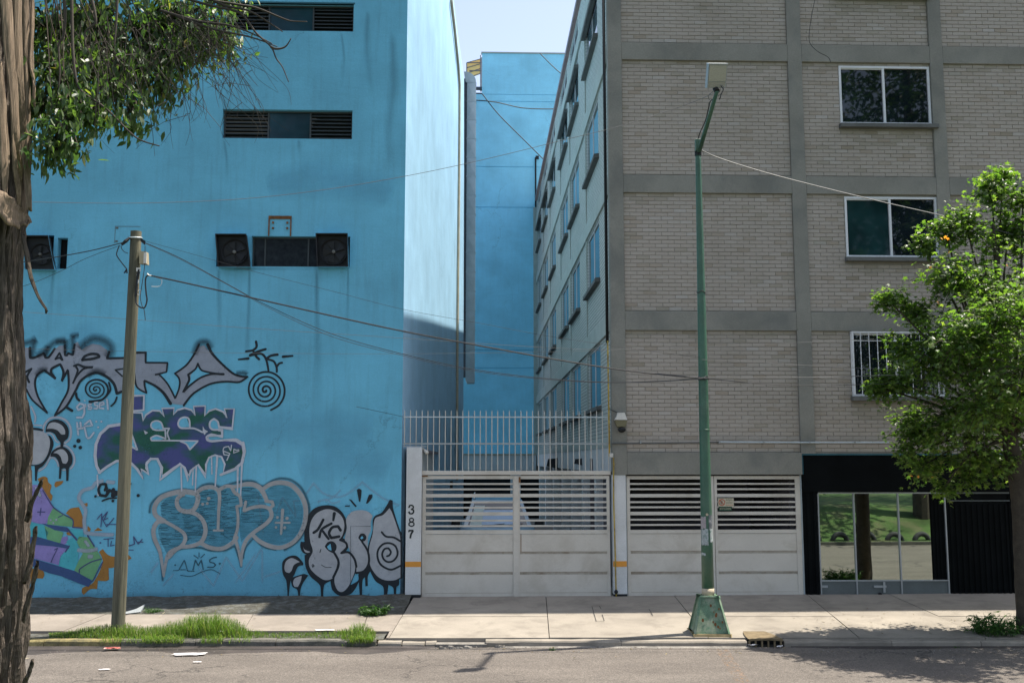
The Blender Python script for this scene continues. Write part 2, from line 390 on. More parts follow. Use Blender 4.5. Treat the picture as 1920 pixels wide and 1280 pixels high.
def asphalt():
    m, nt, ns, lk, b = nodes('asphalt')
    p = pos(nt)
    n1 = noise(nt, vmul(nt, p, (0.6, 1.6, 1)), 0.8, 7, 0.65)
    c = ramp(nt, n1.outputs['Fac'], [(0.25, (0.088, 0.077, 0.068)), (0.75, (0.148, 0.130, 0.114))]).outputs[0]
    v = N(nt, 'ShaderNodeTexVoronoi', Scale=70.0); lk.new(p, v.inputs['Vector'])
    c = mixc(nt, 0.75, c, ramp(nt, v.outputs['Color'], [(0.1, 0.55), (0.55, 1.0), (0.9, 1.5)]).outputs[0], 'MULTIPLY')
    n2 = noise(nt, p, 3.0, 8, 0.75)
    c = mixc(nt, ramp(nt, n2.outputs['Fac'], [(0.60, 0.0), (0.72, 0.55)]).outputs[0], c, (0.075, 0.070, 0.064))
    vc = N(nt, 'ShaderNodeTexVoronoi', feature='DISTANCE_TO_EDGE', Scale=0.55)
    wob = noise(nt, p, 1.6, 5, 0.7); mx = nt.nodes.new('ShaderNodeVectorMath'); mx.operation = 'MULTIPLY_ADD'
    lk.new(wob.outputs['Color'], mx.inputs[0]); mx.inputs[1].default_value = (1.2, 1.2, 0); lk.new(p, mx.inputs[2]); lk.new(mx.outputs[0], vc.inputs['Vector'])
    n3 = noise(nt, p, 0.5, 2, 0.5)
    cr = math_(nt, 'MULTIPLY', ramp(nt, vc.outputs['Distance'], [(0.0, 0.8), (0.012, 0.0)]).outputs[0], ramp(nt, n3.outputs['Fac'], [(0.5, 0), (0.58, 1)]).outputs[0])
    c = mixc(nt, cr, c, (0.03, 0.028, 0.026))
    lk.new(c, b.inputs['Base Color']); b.inputs['Roughness'].default_value = 0.9; b.inputs['Specular IOR Level'].default_value = 0.25
    bump(nt, math_(nt, 'ADD', v.outputs['Distance'], math_(nt, 'MULTIPLY', cr, -1.0)), b, 0.7, 0.006); return m
M['asphalt'] = asphalt()
M['gutter'] = pm('gutter_silt', (0.048, 0.040, 0.037), 0.7, var=0.35, vscale=3, fine=0.3, fscale=50, bmp=0.6, bscale=30, bdist=0.01, dirt=(0.045, 0.040, 0.038), dirt_amt=0.8, dscale=2.5)
M['slab'] = pm('pavement_concrete', (0.240, 0.214, 0.178), 0.9, var=0.16, vscale=1.3, fine=0.12, fscale=90, bmp=0.3, bscale=45, bdist=0.004,
               dirt=(0.150, 0.132, 0.110), dirt_amt=0.7, dscale=2.1, objrand=0.05)
M['slab_old'] = pm('old_pavement', (0.220, 0.192, 0.162), 0.9, var=0.18, vscale=1.1, fine=0.1, fscale=70, bmp=0.4, bscale=40, bdist=0.005,
                   dirt=(0.125, 0.11, 0.092), dirt_amt=0.6, dscale=1.5, objrand=0.05)
M['kerb'] = pm('kerb_concrete', (0.120, 0.114, 0.098), 0.95, var=0.3, vscale=4, fine=0.25, fscale=40, bmp=0.7, bscale=24, bdist=0.012,
               dirt=(0.05, 0.055, 0.045), dirt_amt=0.85, dscale=3)
M['moss_kerb'] = pm('mossy_kerb', (0.20, 0.165, 0.075), 0.95, var=0.4, vscale=8, fine=0.3, bmp=0.7, dirt=(0.08, 0.08, 0.06), dirt_amt=0.9, dscale=5)
M['earth'] = pm('damp_earth', (0.060, 0.058, 0.046), 0.95, var=0.35, vscale=3, fine=0.35, fscale=40, bmp=0.9, bscale=20, bdist=0.02, dirt=(0.14, 0.145, 0.14), dirt_amt=0.8, dscale=7)
M['joint'] = pm('joint_dirt', (0.05, 0.047, 0.042), 0.95, bmp=0)
M['rubble'] = pm('broken_concrete', (0.20, 0.185, 0.165), 0.95, var=0.3, vscale=6, bmp=0.6, dirt=(0.08, 0.075, 0.07), dirt_amt=0.8, dscale=5)
M['lawn'] = pm('park_lawn', (0.045, 0.085, 0.020), 0.95, var=0.5, vscale=0.8, fine=0.4, fscale=30, bmp=0.8, bdist=0.03, dirt=(0.12, 0.10, 0.06), dirt_amt=0.7, dscale=0.9)

def leafmat(name, stops, trans=0.45, rough=0.45, spec=0.35, tcol=None):
    m, nt, ns, lk, b = nodes(name)
    g = nt.nodes.new('ShaderNodeNewGeometry'); oi = nt.nodes.new('ShaderNodeObjectInfo')
    r = math_(nt, 'FRACT', math_(nt, 'ADD', g.outputs['Random Per Island'], oi.outputs['Random']))
    c = ramp(nt, r, stops).outputs[0]
    lk.new(c, b.inputs['Base Color']); b.inputs['Roughness'].default_value = rough; b.inputs['Specular IOR Level'].default_value = spec
    t = nt.nodes.new('ShaderNodeBsdfTranslucent')
    lk.new(mixc(nt, 1.0, c, tcol or (0.78, 1.0, 0.32), 'MULTIPLY'), t.inputs['Color'])
    tb = mixc(nt, 1.0, mixc(nt, 1.0, c, (2.6, 2.6, 2.6), 'MULTIPLY'), tcol or (0.78, 1.0, 0.32), 'MULTIPLY'); lk.new(tb, t.inputs['Color'])
    mx = nt.nodes.new('ShaderNodeMixShader'); mx.inputs[0].default_value = trans
    lk.new(b.outputs[0], mx.inputs[1]); lk.new(t.outputs[0], mx.inputs[2]); lk.new(mx.outputs[0], nt.nodes['Material Output'].inputs['Surface'])
    return m
M['maple'] = leafmat('star_leaf', [(0.0, (0.044, 0.080, 0.023)), (0.45, (0.078, 0.126, 0.034)), (0.9, (0.128, 0.176, 0.046)), (1.0, (0.165, 0.185, 0.055))], 0.50, 0.42, 0.5)
M['leaf_gold'] = leafmat('gold_leaf', [(0.0, (0.45, 0.17, 0.03)), (1.0, (0.55, 0.30, 0.06))], 0.4, 0.5, 0.3, (1.0, 0.9, 0.4))
M['euca'] = leafmat('broad_leaf', [(0.0, (0.032, 0.062, 0.030)), (0.5, (0.062, 0.100, 0.040)), (0.955, (0.105, 0.145, 0.055)), (0.985, (0.16, 0.18, 0.06)), (1.0, (0.26, 0.20, 0.06))], 0.42, 0.45, 0.5)
M['park_leaf'] = leafmat('park_leaf', [(0.0, (0.020, 0.040, 0.014)), (1.0, (0.055, 0.090, 0.028))], 0.3, 0.5)
M['yellow_hoard'] = leafmat('yellow_hoarding_sheet', [(0.0, (0.72,0.58,0.28)), (1.0, (0.74,0.60,0.30))], 0.35, 0.6, 0.2, (0.55,0.5,0.42))
M['grass'] = leafmat('grass_blade', [(0.0, (0.060, 0.105, 0.022)), (0.55, (0.100, 0.155, 0.032)), (0.84, (0.145, 0.190, 0.048)), (1.0, (0.26, 0.22, 0.11))], 0.38, 0.5, 0.3)
M['weed'] = leafmat('weed_leaf', [(0.0, (0.025, 0.065, 0.018)), (1.0, (0.060, 0.120, 0.030))], 0.35, 0.45)

M['gas_yellow'] = pm('gas_pipe_yellow', (0.36, 0.26, 0.045), .7, var=.3, vscale=6, dirt=(0.10,0.06,0.03), dirt_amt=.8, dscale=7)
M['diffuser'] = pm('old_diffuser', (0.15, 0.135, 0.075), .5, bmp=0)

M['gate_seam'] = pm('gate_seam', (0.34, 0.31, 0.26), .6, var=.15, vscale=4, bmp=0, dirt=(0.16,0.11,0.06), dirt_amt=.6, dscale=5)
M['gate_rust'] = pm('gate_rust_edge', (0.36, 0.32, 0.26), .7, var=.2, vscale=5, bmp=0, dirt=(0.13,0.07,0.03), dirt_amt=.9, dscale=4)
# ------------------------------------------------------------------ ground, road, pavement, park side
def sheet(name, x0, x1, y0, y1, z, nx, ny, mat, fz=None, kind='structure'):
    g = G()
    for j in range(ny+1):
        for i in range(nx+1):
            x = x0+(x1-x0)*i/nx; y = y0+(y1-y0)*j/ny
            g.v.append((x, y, z + (fz(x, y) if fz else 0)))
    for j in range(ny):
        for i in range(nx):
            a = j*(nx+1)+i; g.f.append((a, a+1, a+nx+2, a+nx+1)); g.m.append(0)
    return setting(name, g, mat, kind, smooth=True)
sheet('ground', -400, 400, -400, 400, -0.06, 4, 4, M['earth'])
OPP_Y = 5.2
road = sheet('road', -60, 60, OPP_Y, KERB_Y+0.02, 0.0, 120, 24, M['asphalt'],
             lambda x, y: 0.012*mnoise.noise(Vector((x*0.5, y*0.7, 3)))*max(0, min(1, (KERB_Y-1.4-y)/1.5)))
# the park bank the picture is taken from (seen mirrored in the shop window)
def bank_z(x, y):
    t = max(0.0, min(1.0, (OPP_Y-y)/4.2)); s = t*t*(3-2*t)
    return 0.10 + 1.02*s + 0.22*max(0, min(1, (-0.3-y)/7)) + 0.07*mnoise.noise(Vector((x*0.4, y*0.4, 1)))*min(1, (OPP_Y-y)*2)
sheet('park_lawn', -60, 60, -45, OPP_Y-0.02, 0.0, 120, 90, M['lawn'], lambda x, y: bank_z(x, y))

# --- pavement: slabs are parts of it
pav = setting('pavement', G().box(-60, 60, KERB_Y+0.02, 17.0, -0.05, 0.02).add(
    [(-60,17.0,-0.05),(60,17.0,-0.05),(60,20.6,-0.05),(-60,16.6,-0.05),(-60,17.0,0.14),(60,17.0,0.14),(60,20.6,0.17),(-60,16.6,0.17)],
    [(4,5,6,7)]), M['joint'], 'structure')
def jline(a, b):
    """a joint seen through two photo points -> X as a function of Y"""
    def on(px, py):
        z = 0.2
        for _ in range(6): w = GR(px, py, z); z = walk_z(w.y)
        return w
    p, q = on(*a), on(*b)
    return lambda Y: p.x + (q.x-p.x)*(Y-p.y)/(q.y-p.y)
J = [jline((474,1152),(459,1178)), jline((685,1165),(681,1178)), jline((772,1124),(720,1210)), jline((1024,1122),(1031,1206)),
     jline((1270,1123),(1300,1160)), jline((1530,1128),(1575,1165)), jline((1722,1138),(1782,1165))]
x0 = J[0](16.5); x9 = J[-1](16.5)
JL = [(lambda Y, k=k: x0 - 2.6*k + 0.12*(Y-16.5)) for k in range(9, 0, -1)] + J + [(lambda Y, k=k: x9 + 2.6*k + 0.2*(Y-16.5)) for k in range(1, 8)]
def slab(fa, fb, ya, yb, mat, lift=0.0, ga=0.006, dip=0.0):
    g = G(); nx, ny = 6, 4
    rnd = random.uniform(-0.004, 0.004)
    for j in range(ny+1):
        for i in range(nx+1):
            t = j/ny; ybt = yb(0) if callable(yb) else yb
            Y = ya + ga + (yb - ya - 2*ga)*t
            xa, xb = fa(Y)+ga, fb(Y)-ga
            X = xa + (xb-xa)*i/nx
            g.v.append((X, Y, walk_z(Y)+lift+rnd+0.006*mnoise.noise(Vector((X*0.6, Y*0.6, 0)))))
    for j in range(ny):
        for i in range(nx):
            a = j*(nx+1)+i; g.f.append((a, a+1, a+nx+2, a+nx+1)); g.m.append(0)
    # sides
    o = len(g.v); top = len(g.v)
    rim = [i for i in range(nx+1)] + [j*(nx+1)+nx for j in range(1, ny+1)] + [ny*(nx+1)+i for i in range(nx-1, -1, -1)] + [j*(nx+1) for j in range(ny-1, 0, -1)]
    low = []
    for r in rim: x, y, z = g.v[r]; low.append(len(g.v)); g.v.append((x, y, z-0.07))
    for k in range(len(rim)):
        k2 = (k+1) % len(rim); g.f.append((rim[k], low[k], low[k2], rim[k2])); g.m.append(0)
    return part('slab', g, mat, pav)
BASE['pavement'] = (0,0,0)
for k in range(len(JL)-1):
    fa, fb = JL[k], JL[k+1]; xm = 0.5*(fa(16.5)+fb(16.5)); wallY = 18.6 + 0.0314*xm
    left = k < 11
    if left:
        slab(fa, fb, 15.78, 17.05, M['slab_old'])
    else:
        slab(fa, fb, KERB_Y+0.16, 16.86, M['slab']); slab(fa, fb, 16.86, wallY+0.1, M['slab'])
slab(lambda Y: GR(712, 1206, 0.1).x+.03, J[2], KERB_Y+.16, 15.78, M['slab_old'])
# damp earth strip against the blue wall
ge = G(); nx, ny = 90, 10
xa, xb = -22.0, J[2](18.0)-0.02
for j in range(ny+1):
    for i in range(nx+1):
        X = xa+(xb-xa)*i/nx; yw = 18.6+0.0314*X+0.05; yf = 17.02+0.10*mnoise.noise(Vector((X*0.9, 0, 0)))
        t = j/ny; Y = yf+(yw-yf)*t
        ge.v.append((X, min(Y, yw), walk_z(Y)-0.012+0.05*t+0.035*mnoise.noise(Vector((X*2.2, Y*2.2, 5)))*min(1, 3*t)+0.018*mnoise.noise(Vector((X*8, Y*8, 5)))*min(1, 4*t)))
for j in range(ny):
    for i in range(nx):
        a = j*(nx+1)+i; ge.f.append((a, a+1, a+nx+2, a+nx+1)); ge.m.append(0)
setting('earth_strip', ge, M['earth'], smooth=True)
# planting strip behind the left kerb
def strip_h(X, Y):
    t = (Y-15.32)/0.46; s = max(0, math.sin(math.pi*max(0, min(1, t))))
    return 0.085 + 0.03*s + 0.01*mnoise.noise(Vector((X*3, Y*3, 2)))
XS0, XS1 = -24.0, GR(712, 1206, 0.1).x
sheet('planting_strip', XS0, XS1, 15.31, 15.80, 0.0, 120, 6, M['earth'], strip_h)
# --- kerb: stones are parts
kerb = setting('kerb', G().box(-60, 60, KERB_Y+0.03, KERB_Y+0.14, -0.05, 0.03), M['joint'], 'structure'); BASE['kerb'] = (0,0,0)
def kerb_stone(xa, xb, z, mat, y0=KERB_Y, y1=KERB_Y+0.15, name='kerb_stone'):
    g = G(); n = max(3, int((xb-xa)/0.18)); prof = [(y0, -0.04), (y0+0.008, z-0.028), (y0+0.026, z-0.004), (y0+0.06, z), (y1, z)]
    for i in range(n+1):
        X = xa+(xb-xa)*i/n
        for (yy, zz) in prof:
            q = Vector((X*3.2, yy*9, zz*9)); w = 0.012*mnoise.noise(q)+0.006*mnoise.noise(q*4)
            g.v.append((X, yy+w, zz+(0.8*w if zz > 0 else 0)))
    k = len(prof)
    for i in range(n):
        for j in range(k-1):
            a = i*k+j; g.f.append((a, a+k, a+k+1, a+1)); g.m.append(0)
    g.f.append(tuple(range(k))); g.m.append(0); g.f.append(tuple(range(n*k+k-1, n*k-1, -1))); g.m.append(0)
    return part(name, g, mat, kerb, smooth=False)
X = -22.0
XK = GR(700, 1206, 0.1).x
while X < XK-0.1:
    L = random.uniform(0.9, 1.25); xe = min(X+L, XK)
    kerb_stone(X+0.006, xe-0.006, 0.10+random.uniform(-0.006, 0.006), M['moss_kerb'] if -8.2 < X < -6.4 else M['kerb']); X = xe
XD = GR(1410, 1206, 0.1).x; XE = GR(1480, 1206, 0.1).x
xs = [XK+0.02, GR(752,1208,.05).x, GR(796,1208,.05).x, GR(818,1208,.05).x]
for a, b_, z in ((xs[0], xs[1], .075), (xs[1], xs[2], .062), (xs[2], xs[3], .070)):
    kerb_stone(a+.008, b_-.01, z, M['slab'])
X = xs[3]+0.72
while X < 24:
    L = random.uniform(1.3, 2.4); xe = X+L
    if X < XD < xe: xe = XD
    if XD-0.01 <= X < XE: X = XE; xe = X+1.6
    kerb_stone(X+0.004, xe-0.004, 0.088+random.uniform(-.004,.004), M['slab']); X = xe
# broken piece of kerb with loose rubble in the driveway mouth
for k in range(46):
    x = random.uniform(xs[3]-0.05, xs[3]+1.0); y = random.uniform(KERB_Y-0.14, KERB_Y+0.10); s_ = random.uniform(0.012, 0.055)
    gg = G(); bmv = [(random.uniform(.6,1)*s_*math.cos(a)*1.5, random.uniform(.6,1)*s_*math.sin(a)) for a in [i*1.047 for i in range(6)]]
    gg.v = [(x+p[0], y+p[1], -0.01) for p in bmv] + [(x+p[0]*.7, y+p[1]*.7, s_*random.uniform(.3,.8)) for p in bmv]
    gg.f = [tuple(range(6,12))] + [(i, (i+1) % 6, (i+1) % 6+6, i+6) for i in range(6)]; gg.m = [0]*7
    part('kerb_fragment', gg, M['rubble'], kerb)
part('kerb_fragment', G().box(xs[3]-.01, xs[3]+.74, KERB_Y-.03, KERB_Y+.15, -.03, .045), M['rubble'], kerb)
# gutter silt: a wobbly-edged sheet lying on the asphalt
def wob_strip(name, xa, xb, yin, wid, z, mat, n=160, seed=0.0, kind='structure', amp=0.5):
    g = G()
    for i in range(n+1):
        X = xa+(xb-xa)*i/n
        w = wid*(0.75+amp*mnoise.noise(Vector((X*0.8, seed, 0)))+0.3*amp*mnoise.noise(Vector((X*4, seed, 0))))
        e = min(1, i/8, (n-i)/8); w = max(0.01, w*e)
        g.v += [(X, yin, z+0.010), (X, yin-w*0.5, z+0.004), (X, yin-w, z-0.005)]
    for i in range(n):
        a = 3*i; g.f += [(a, a+1, a+4, a+3), (a+1, a+2, a+5, a+4)]; g.m += [0, 0]
    return setting(name, g, mat, kind, smooth=True)
wob_strip('gutter_silt', -22, XK+1.0, KERB_Y+0.0, 0.62, 0.004, M['gutter'], seed=3.3)
wob_strip('gutter_concrete', xs[3]+0.9, XD+0.1, KERB_Y-0.0, 0.10, 0.004, M['rubble'], seed=8.1, amp=0.9)
wob_strip('gutter_concrete', XE+0.1, 14, KERB_Y-0.0, 0.16, 0.004, M['gutter'], seed=5.1, amp=0.9)
# opposite kerb
kb2 = setting('park_kerb', G().box(-60, 60, OPP_Y-0.13, OPP_Y, -0.05, 0.11), M['kerb'], 'structure')
# worn orange paint line across the road
def worn_paint():
    m, nt, ns, lk, b = nodes('worn_orange_paint'); p = pos(nt)
    b.inputs['Base Color'].default_value = (0.42, 0.22, 0.09, 1); b.inputs['Roughness'].default_value = 0.9
    n = noise(nt, p, 14, 6, 0.8); a = ramp(nt, n.outputs['Fac'], [(0.52, 0.0), (0.70, 0.6)]).outputs[0]
    lk.new(a, b.inputs['Alpha']); return m
a_, b_ = GR(1352, 1216), GR(1392, 1279); d_ = (b_-a_).normalized(); e_ = a_ + d_*9.0
gl = G(); gl.quad((a_.x-.09, a_.y-.05, .005), (a_.x+.09, a_.y-.05, .005), (e_.x+.09, e_.y, .005), (e_.x-.09, e_.y, .005))
setting('road_marking', gl, worn_paint(), 'structure')
# saw cuts in the driveway concrete
def cut(pts, w=0.012):
    g = G(); q = []
    for px, py in pts:
        z = 0.2
        for _ in range(6): ww = GR(px, py, z); z = walk_z(ww.y)
        q.append(Vector((ww.x, ww.y, z+0.009)))
    for a, b2 in zip(q, q[1:]):
        d = (b2-a).normalized(); s2 = d.cross(Vector((0,0,1))).normalized()*w/2
        g.quad(a-s2, a+s2, b2+s2, b2-s2)
    o = part('saw_cut', g, M['joint'], pav); return o
cut([(1108,1136),(1124,1136),(1127,1142),(1217,1142),(1224,1154)])
cut([(1110,1137),(1118,1165),(1133,1164),(1129,1152)])
cut([(760,1152),(900,1148),(1060,1146),(1108,1145)], 0.006)
cut([(1190,1202),(1300,1203),(1410,1204)], 0.008); cut([(1580,1198),(1700,1199),(1830,1195)], 0.008)
# ------------------------------------------------------------------ blue building on the left
def holes_wall(g, x0, x1, z0, z1, holes, y=0.0, depth=0.3, m=0, mr=None):
    xs = sorted({x0, x1, *[h[0] for h in holes], *[h[1] for h in holes]}); zs = sorted({z0, z1, *[h[2] for h in holes], *[h[3] for h in holes]})
    for i in range(len(xs)-1):
        for j in range(len(zs)-1):
            cx, cz = (xs[i]+xs[i+1])/2, (zs[j]+zs[j+1])/2
            if any(h[0] < cx < h[1] and h[2] < cz < h[3] for h in holes): continue
            g.quad((xs[i],y,zs[j]),(xs[i+1],y,zs[j]),(xs[i+1],y,zs[j+1]),(xs[i],y,zs[j+1]), m)
    for a, b, c, d in holes:
        k = m if mr is None else mr
        g.quad((a,y,c),(a,y,d),(a,y+depth,d),(a,y+depth,c), k); g.quad((b,y,d),(b,y,c),(b,y+depth,c),(b,y+depth,d), k)
        g.quad((a,y,d),(b,y,d),(b,y+depth,d),(a,y+depth,d), k); g.quad((b,y,c),(a,y,c),(a,y+depth,c),(b,y+depth,c), k)
    return g
XC = PX(757, 560)                       # street corner of the blue house
XCB = PX(753, 1100); XCT = PX(760, 5)
TOP = 12.75
bb = thing('blue_building', 'blue painted building with graffiti along its foot and dark louvred openings', 'building', (XC, 0, BASE_Z), 'b')
def rect(xa, xb, ya, yb, xr=None):      # photo rectangle -> hole on the street front
    xm = (xa+xb)/2; return (PX(xa,(ya+yb)/2), PX(xb,(ya+yb)/2), P(xm,yb)[1], P(xm,ya)[1])
hW1 = rect(417, 660.5, 206, 260); hW0 = rect(422, 663, 7, 58); hF = rect(471, 656, 443, 500)
hFl = rect(406, 463, 441, 500); hFa = rect(48, 100, 441, 504); hFb = rect(107, 126, 446, 504)
hW00 = (hW0[0], hW0[1], hW0[2]+2*0, hW0[3])
gw = G(); holes_wall(gw, -30.0, XC, BASE_Z-0.05, TOP, [hW1, hW0, hF, hFl, hFa, hFb], 0.0, 0.16)
part('front_wall', gw, M['blue'], bb)
for h in (hW1, hW0, hF, hFl, hFa, hFb): part('opening_backing', G().box(h[0]-.02, h[1]+.02, 0.20, 0.22, h[2]-.02, h[3]+.02), M['dark'], bb)
# plinth lip at the very bottom
part('roof_parapet', G().box(-30.0, XC+0.0, 0.02, 0.5, TOP, TOP+0.06), M['blue'], bb)
# flank wall: near corner to the far edge, which leans over at the top; its street corner stands on the front plane
far_y = 36.0
def far_pt(px, py): w = WY(px, py, far_y); q = w2b(w); return q
fp = [far_pt(869, 1000), far_pt(869, 640), far_pt(870, 320), far_pt(870, 152), far_pt(866, 118), far_pt(861, 87), far_pt(854, 30), far_pt(848, 0), far_pt(838, -50)]
hz = [BASE_Z-0.05]+[q.z for q in fp[1:]]
NU = 14; gs = G(); rows = []
def near_x(z): return XC + 0.012*mnoise.noise(Vector((0, 0, z*0.8)))
ztop_far = fp[-1].z
levels = []
for i in range(len(fp)-1):
    n = 6
    for k in range(n): levels.append((i + k/n))
levels.append(len(fp)-1)
for L in levels:
    i = min(int(L), len(fp)-2); t = L-i; q = fp[i].lerp(fp[i+1], t)
    zf = hz[i] + (hz[i+1]-hz[i])*t if i+1 < len(hz) else q.z
    row = []
    for u in range(NU+1):
        s = u/NU
        row.append((XC + (q.x-XC)*s + 0.02*math.sin(3.14159*s)*mnoise.noise(Vector((s*5, zf*0.4, 0))), 0.0 + q.y*s, zf))
    rows.append(row)
# front part is cut at the lower front parapet
vs = [p for r in rows for p in r]; fs = []
for a in range(len(rows)-1):
    for u in range(NU): k = a*(NU+1)+u; fs.append((k, k+1, k+NU+2, k+NU+1))
cutf = [f for f in fs if not (sum(vs[i][2] for i in f)/4 > TOP+0.3 and sum(vs[i][1] for i in f)/4 < 1.3)]
gs.add(vs, cutf)
part('flank_wall', gs, M['blue_lit'], bb, smooth=True)
# rest of the block: front-block roof, set-back upper storey, back
gr = G(); gr.box(-30, XC-0.02, 0.6, 1.2, TOP-0.4, TOP-0.3); q = fp[-1]
gr.box(-30, XC-0.05, 1.25, 1.4, TOP-0.4, q.z); gr.box(-30, q.x, q.y-0.1, q.y, 0, q.z); gr.box(-30, XC-0.4, 1.4, q.y-.1, q.z-.2, q.z-.1)
part('upper_block', gr, M['blue'], bb)
# drain pipe down the flank
pl = []
for px, py in ((846,0),(853,60),(859,120),(862,160),(861,330),(859,500),(857.5,640),(857,780),(857,900)):
    # keep it on the flank wall: solve the point of the ray on the wall strip between near and far edge
    best = None
    for k in range(200):
        Y = 18.7 + k*(far_y-18.7)/199; w = WY(px, py, Y); b_ = w2b(w)
        L0 = 0
        qq = None
        for i in range(len(fp)-1):
            if hz[i] <= b_.z <= fp[i+1].z: t = (b_.z-hz[i])/(fp[i+1].z-hz[i]); qq = fp[i].lerp(fp[i+1], t)
        if qq is None: qq = fp[-1] if b_.z > fp[-1].z else fp[0]
        xw = XC + (qq.x-XC)*b_.y/qq.y
        e = abs(b_.x-xw-0.05)
        if best is None or e < best[0]: best = (e, b_)
    pl.append(best[1])
part('drain_pipe', G().tube(pl, 0.045, 8), M['cream'], bb, smooth=True)
# louvred openings: frame, louvres and a middle pane
def louvre_window(h, splits, name='louvre_window'):
    x0, x1, z0, z1 = h; w = x1-x0; a = x0+w*splits[0]; b = x0+w*splits[1]
    g = G(); t = 0.028; yb0, yb1 = 0.10, 0.155
    g.box(x0, x1, yb0, yb1, z1-t, z1); g.box(x0, x1, yb0, yb1, z0, z0+t)
    for xx in (x0, a-t/2, b-t/2, x1-t): g.box(xx, xx+t, yb0+.001, yb1-.001, z0+t, z1-t)
    fr = part(name, g, M['louvre'], bb)
    gp = G().box(a+t/2, b-t/2, 0.125, 0.13, z0+t, z1-t); part('pane', gp, M['glass_blue'], fr)
    n = 7; pitch = (z1-z0-2*t)/n
    for (xa, xb) in ((x0+t, a-t/2), (b+t/2, x1-t)):
        sl_ = mesh('louvre', G().hexa([(0,0,0),(xb-xa,0,0),(xb-xa,0.055,pitch*0.62),(0,0.055,pitch*0.62),(0,0,0.008),(xb-xa,0,0.008),(xb-xa,0.055,pitch*0.62+0.008),(0,0.055,pitch*0.62+0.008)]), M['louvre'])
        for k in range(n): inst('louvre', sl_, fr, (xa, 0.10, z0+t+pitch*(k+0.1)))
    return fr
louvre_window(hW1, (0.345, 0.67)); louvre_window(hW0, (0.335, 0.68))
part('opening_lintel', G().box(hW0[0]-.02, hW0[1]+.02, -0.012, 0.05, hW0[3]+.0, hW0[3]+.03), M['teal_trim'], bb)
# plant-room opening and the hinged fan hoods
def frame_open(h):
    x0,x1,z0,z1 = h; g = G(); t=.03
    g.box(x0,x1,.11,.15,z1-t,z1); g.box(x0,x1,.11,.15,z0,z0+t); g.box(x0,x0+t,.111,.149,z0+t,z1-t); g.box(x1-t,x1,.111,.149,z0+t,z1-t)
    for f_ in (0.12, 0.56): g.box(x0+(x1-x0)*f_, x0+(x1-x0)*f_+.03, .112, .148, z0+t, z1-t)
    fr = part('plant_room_window', g, M['louvre'], bb); part('pane', G().box(x0+t, x1-t, .13, .135, z0+t, z1-t), M['glass_dark'], fr)
frame_open(hF)
def fan_hood(c, lean):
    """c: photo corners TL, TR, BR, BL of the open mouth; the hood sticks out of the wall"""
    out = -0.17
    q = [P(px, py, out) for px, py in c]
    w = [(q[0][0]-lean, 0.03, q[0][1]-.02), (q[1][0]-lean, 0.03, q[1][1]-.02), (q[2][0]-lean*.6, 0.03, q[2][1]+.01), (q[3][0]-lean*.6, 0.03, q[3][1]+.01)]
    o = [(x, out, z) for x, z in q]; i_ = [(o[k][0]*.94+sum(p[0] for p in o)/4*.06, out+.004, o[k][2]*.94+sum(p[2] for p in o)/4*.06) for k in range(4)]
    bk = [(i_[k][0], out+.13, i_[k][2]) for k in range(4)]
    g = G(); g.add(w+o+i_+bk, [(0,1,5,4),(1,2,6,5),(2,3,7,6),(3,0,4,7)], 0); g.add(o+i_, [(0,1,5,4),(1,2,6,5),(2,3,7,6),(3,0,4,7)], 1)
    g.add(i_+bk, [(0,1,5,4),(1,2,6,5),(2,3,7,6),(3,0,4,7),(4,5,6,7)], 1)
    h = part('fan_hood', g, [M['blue'], M['black']], bb)
    cx = sum(p[0] for p in i_)/4+0.02; cz = sum(p[2] for p in i_)/4-.02; rr = 0.42*abs(o[1][0]-o[0][0]); yy = out+.07
    f = G(); 
    n=24
    for k in range(n):
        a, b2 = 2*math.pi*k/n, 2*math.pi*(k+1)/n
        f.quad((cx+rr*math.cos(a),yy,cz+rr*math.sin(a)),(cx+rr*math.cos(b2),yy,cz+rr*math.sin(b2)),(cx+rr*.9*math.cos(b2),yy+.04,cz+rr*.9*math.sin(b2)),(cx+rr*.9*math.cos(a),yy+.04,cz+rr*.9*math.sin(a)))
    for k in range(5):
        a = 2*math.pi*k/5+.3; d1 = Vector((math.cos(a),0,math.sin(a))); d2 = Vector((math.cos(a+.75),0,math.sin(a+.75)))
        f.quad(Vector((cx,yy+.03,cz))+d1*rr*.16, Vector((cx,yy+.02,cz))+d1*rr*.85, Vector((cx,yy+.05,cz))+d2*rr*.85, Vector((cx,yy+.045,cz))+d2*rr*.16)
    part('fan_blades', f, M['black'], h)
    part('fan_hub', G().lathe([(0.001,-.03),(rr*.13,-.02),(rr*.13,.03)], 10, (cx,yy,cz), 'y'), M['sill'], h)
fan_hood([(403,438),(462,438),(470,500),(408,500)], 0.05)
fan_hood([(591.5,437),(652,437),(653,500),(594,500)], 0.02)
fan_hood([(42,441),(90,441),(102,505),(48,505)], 0.05)
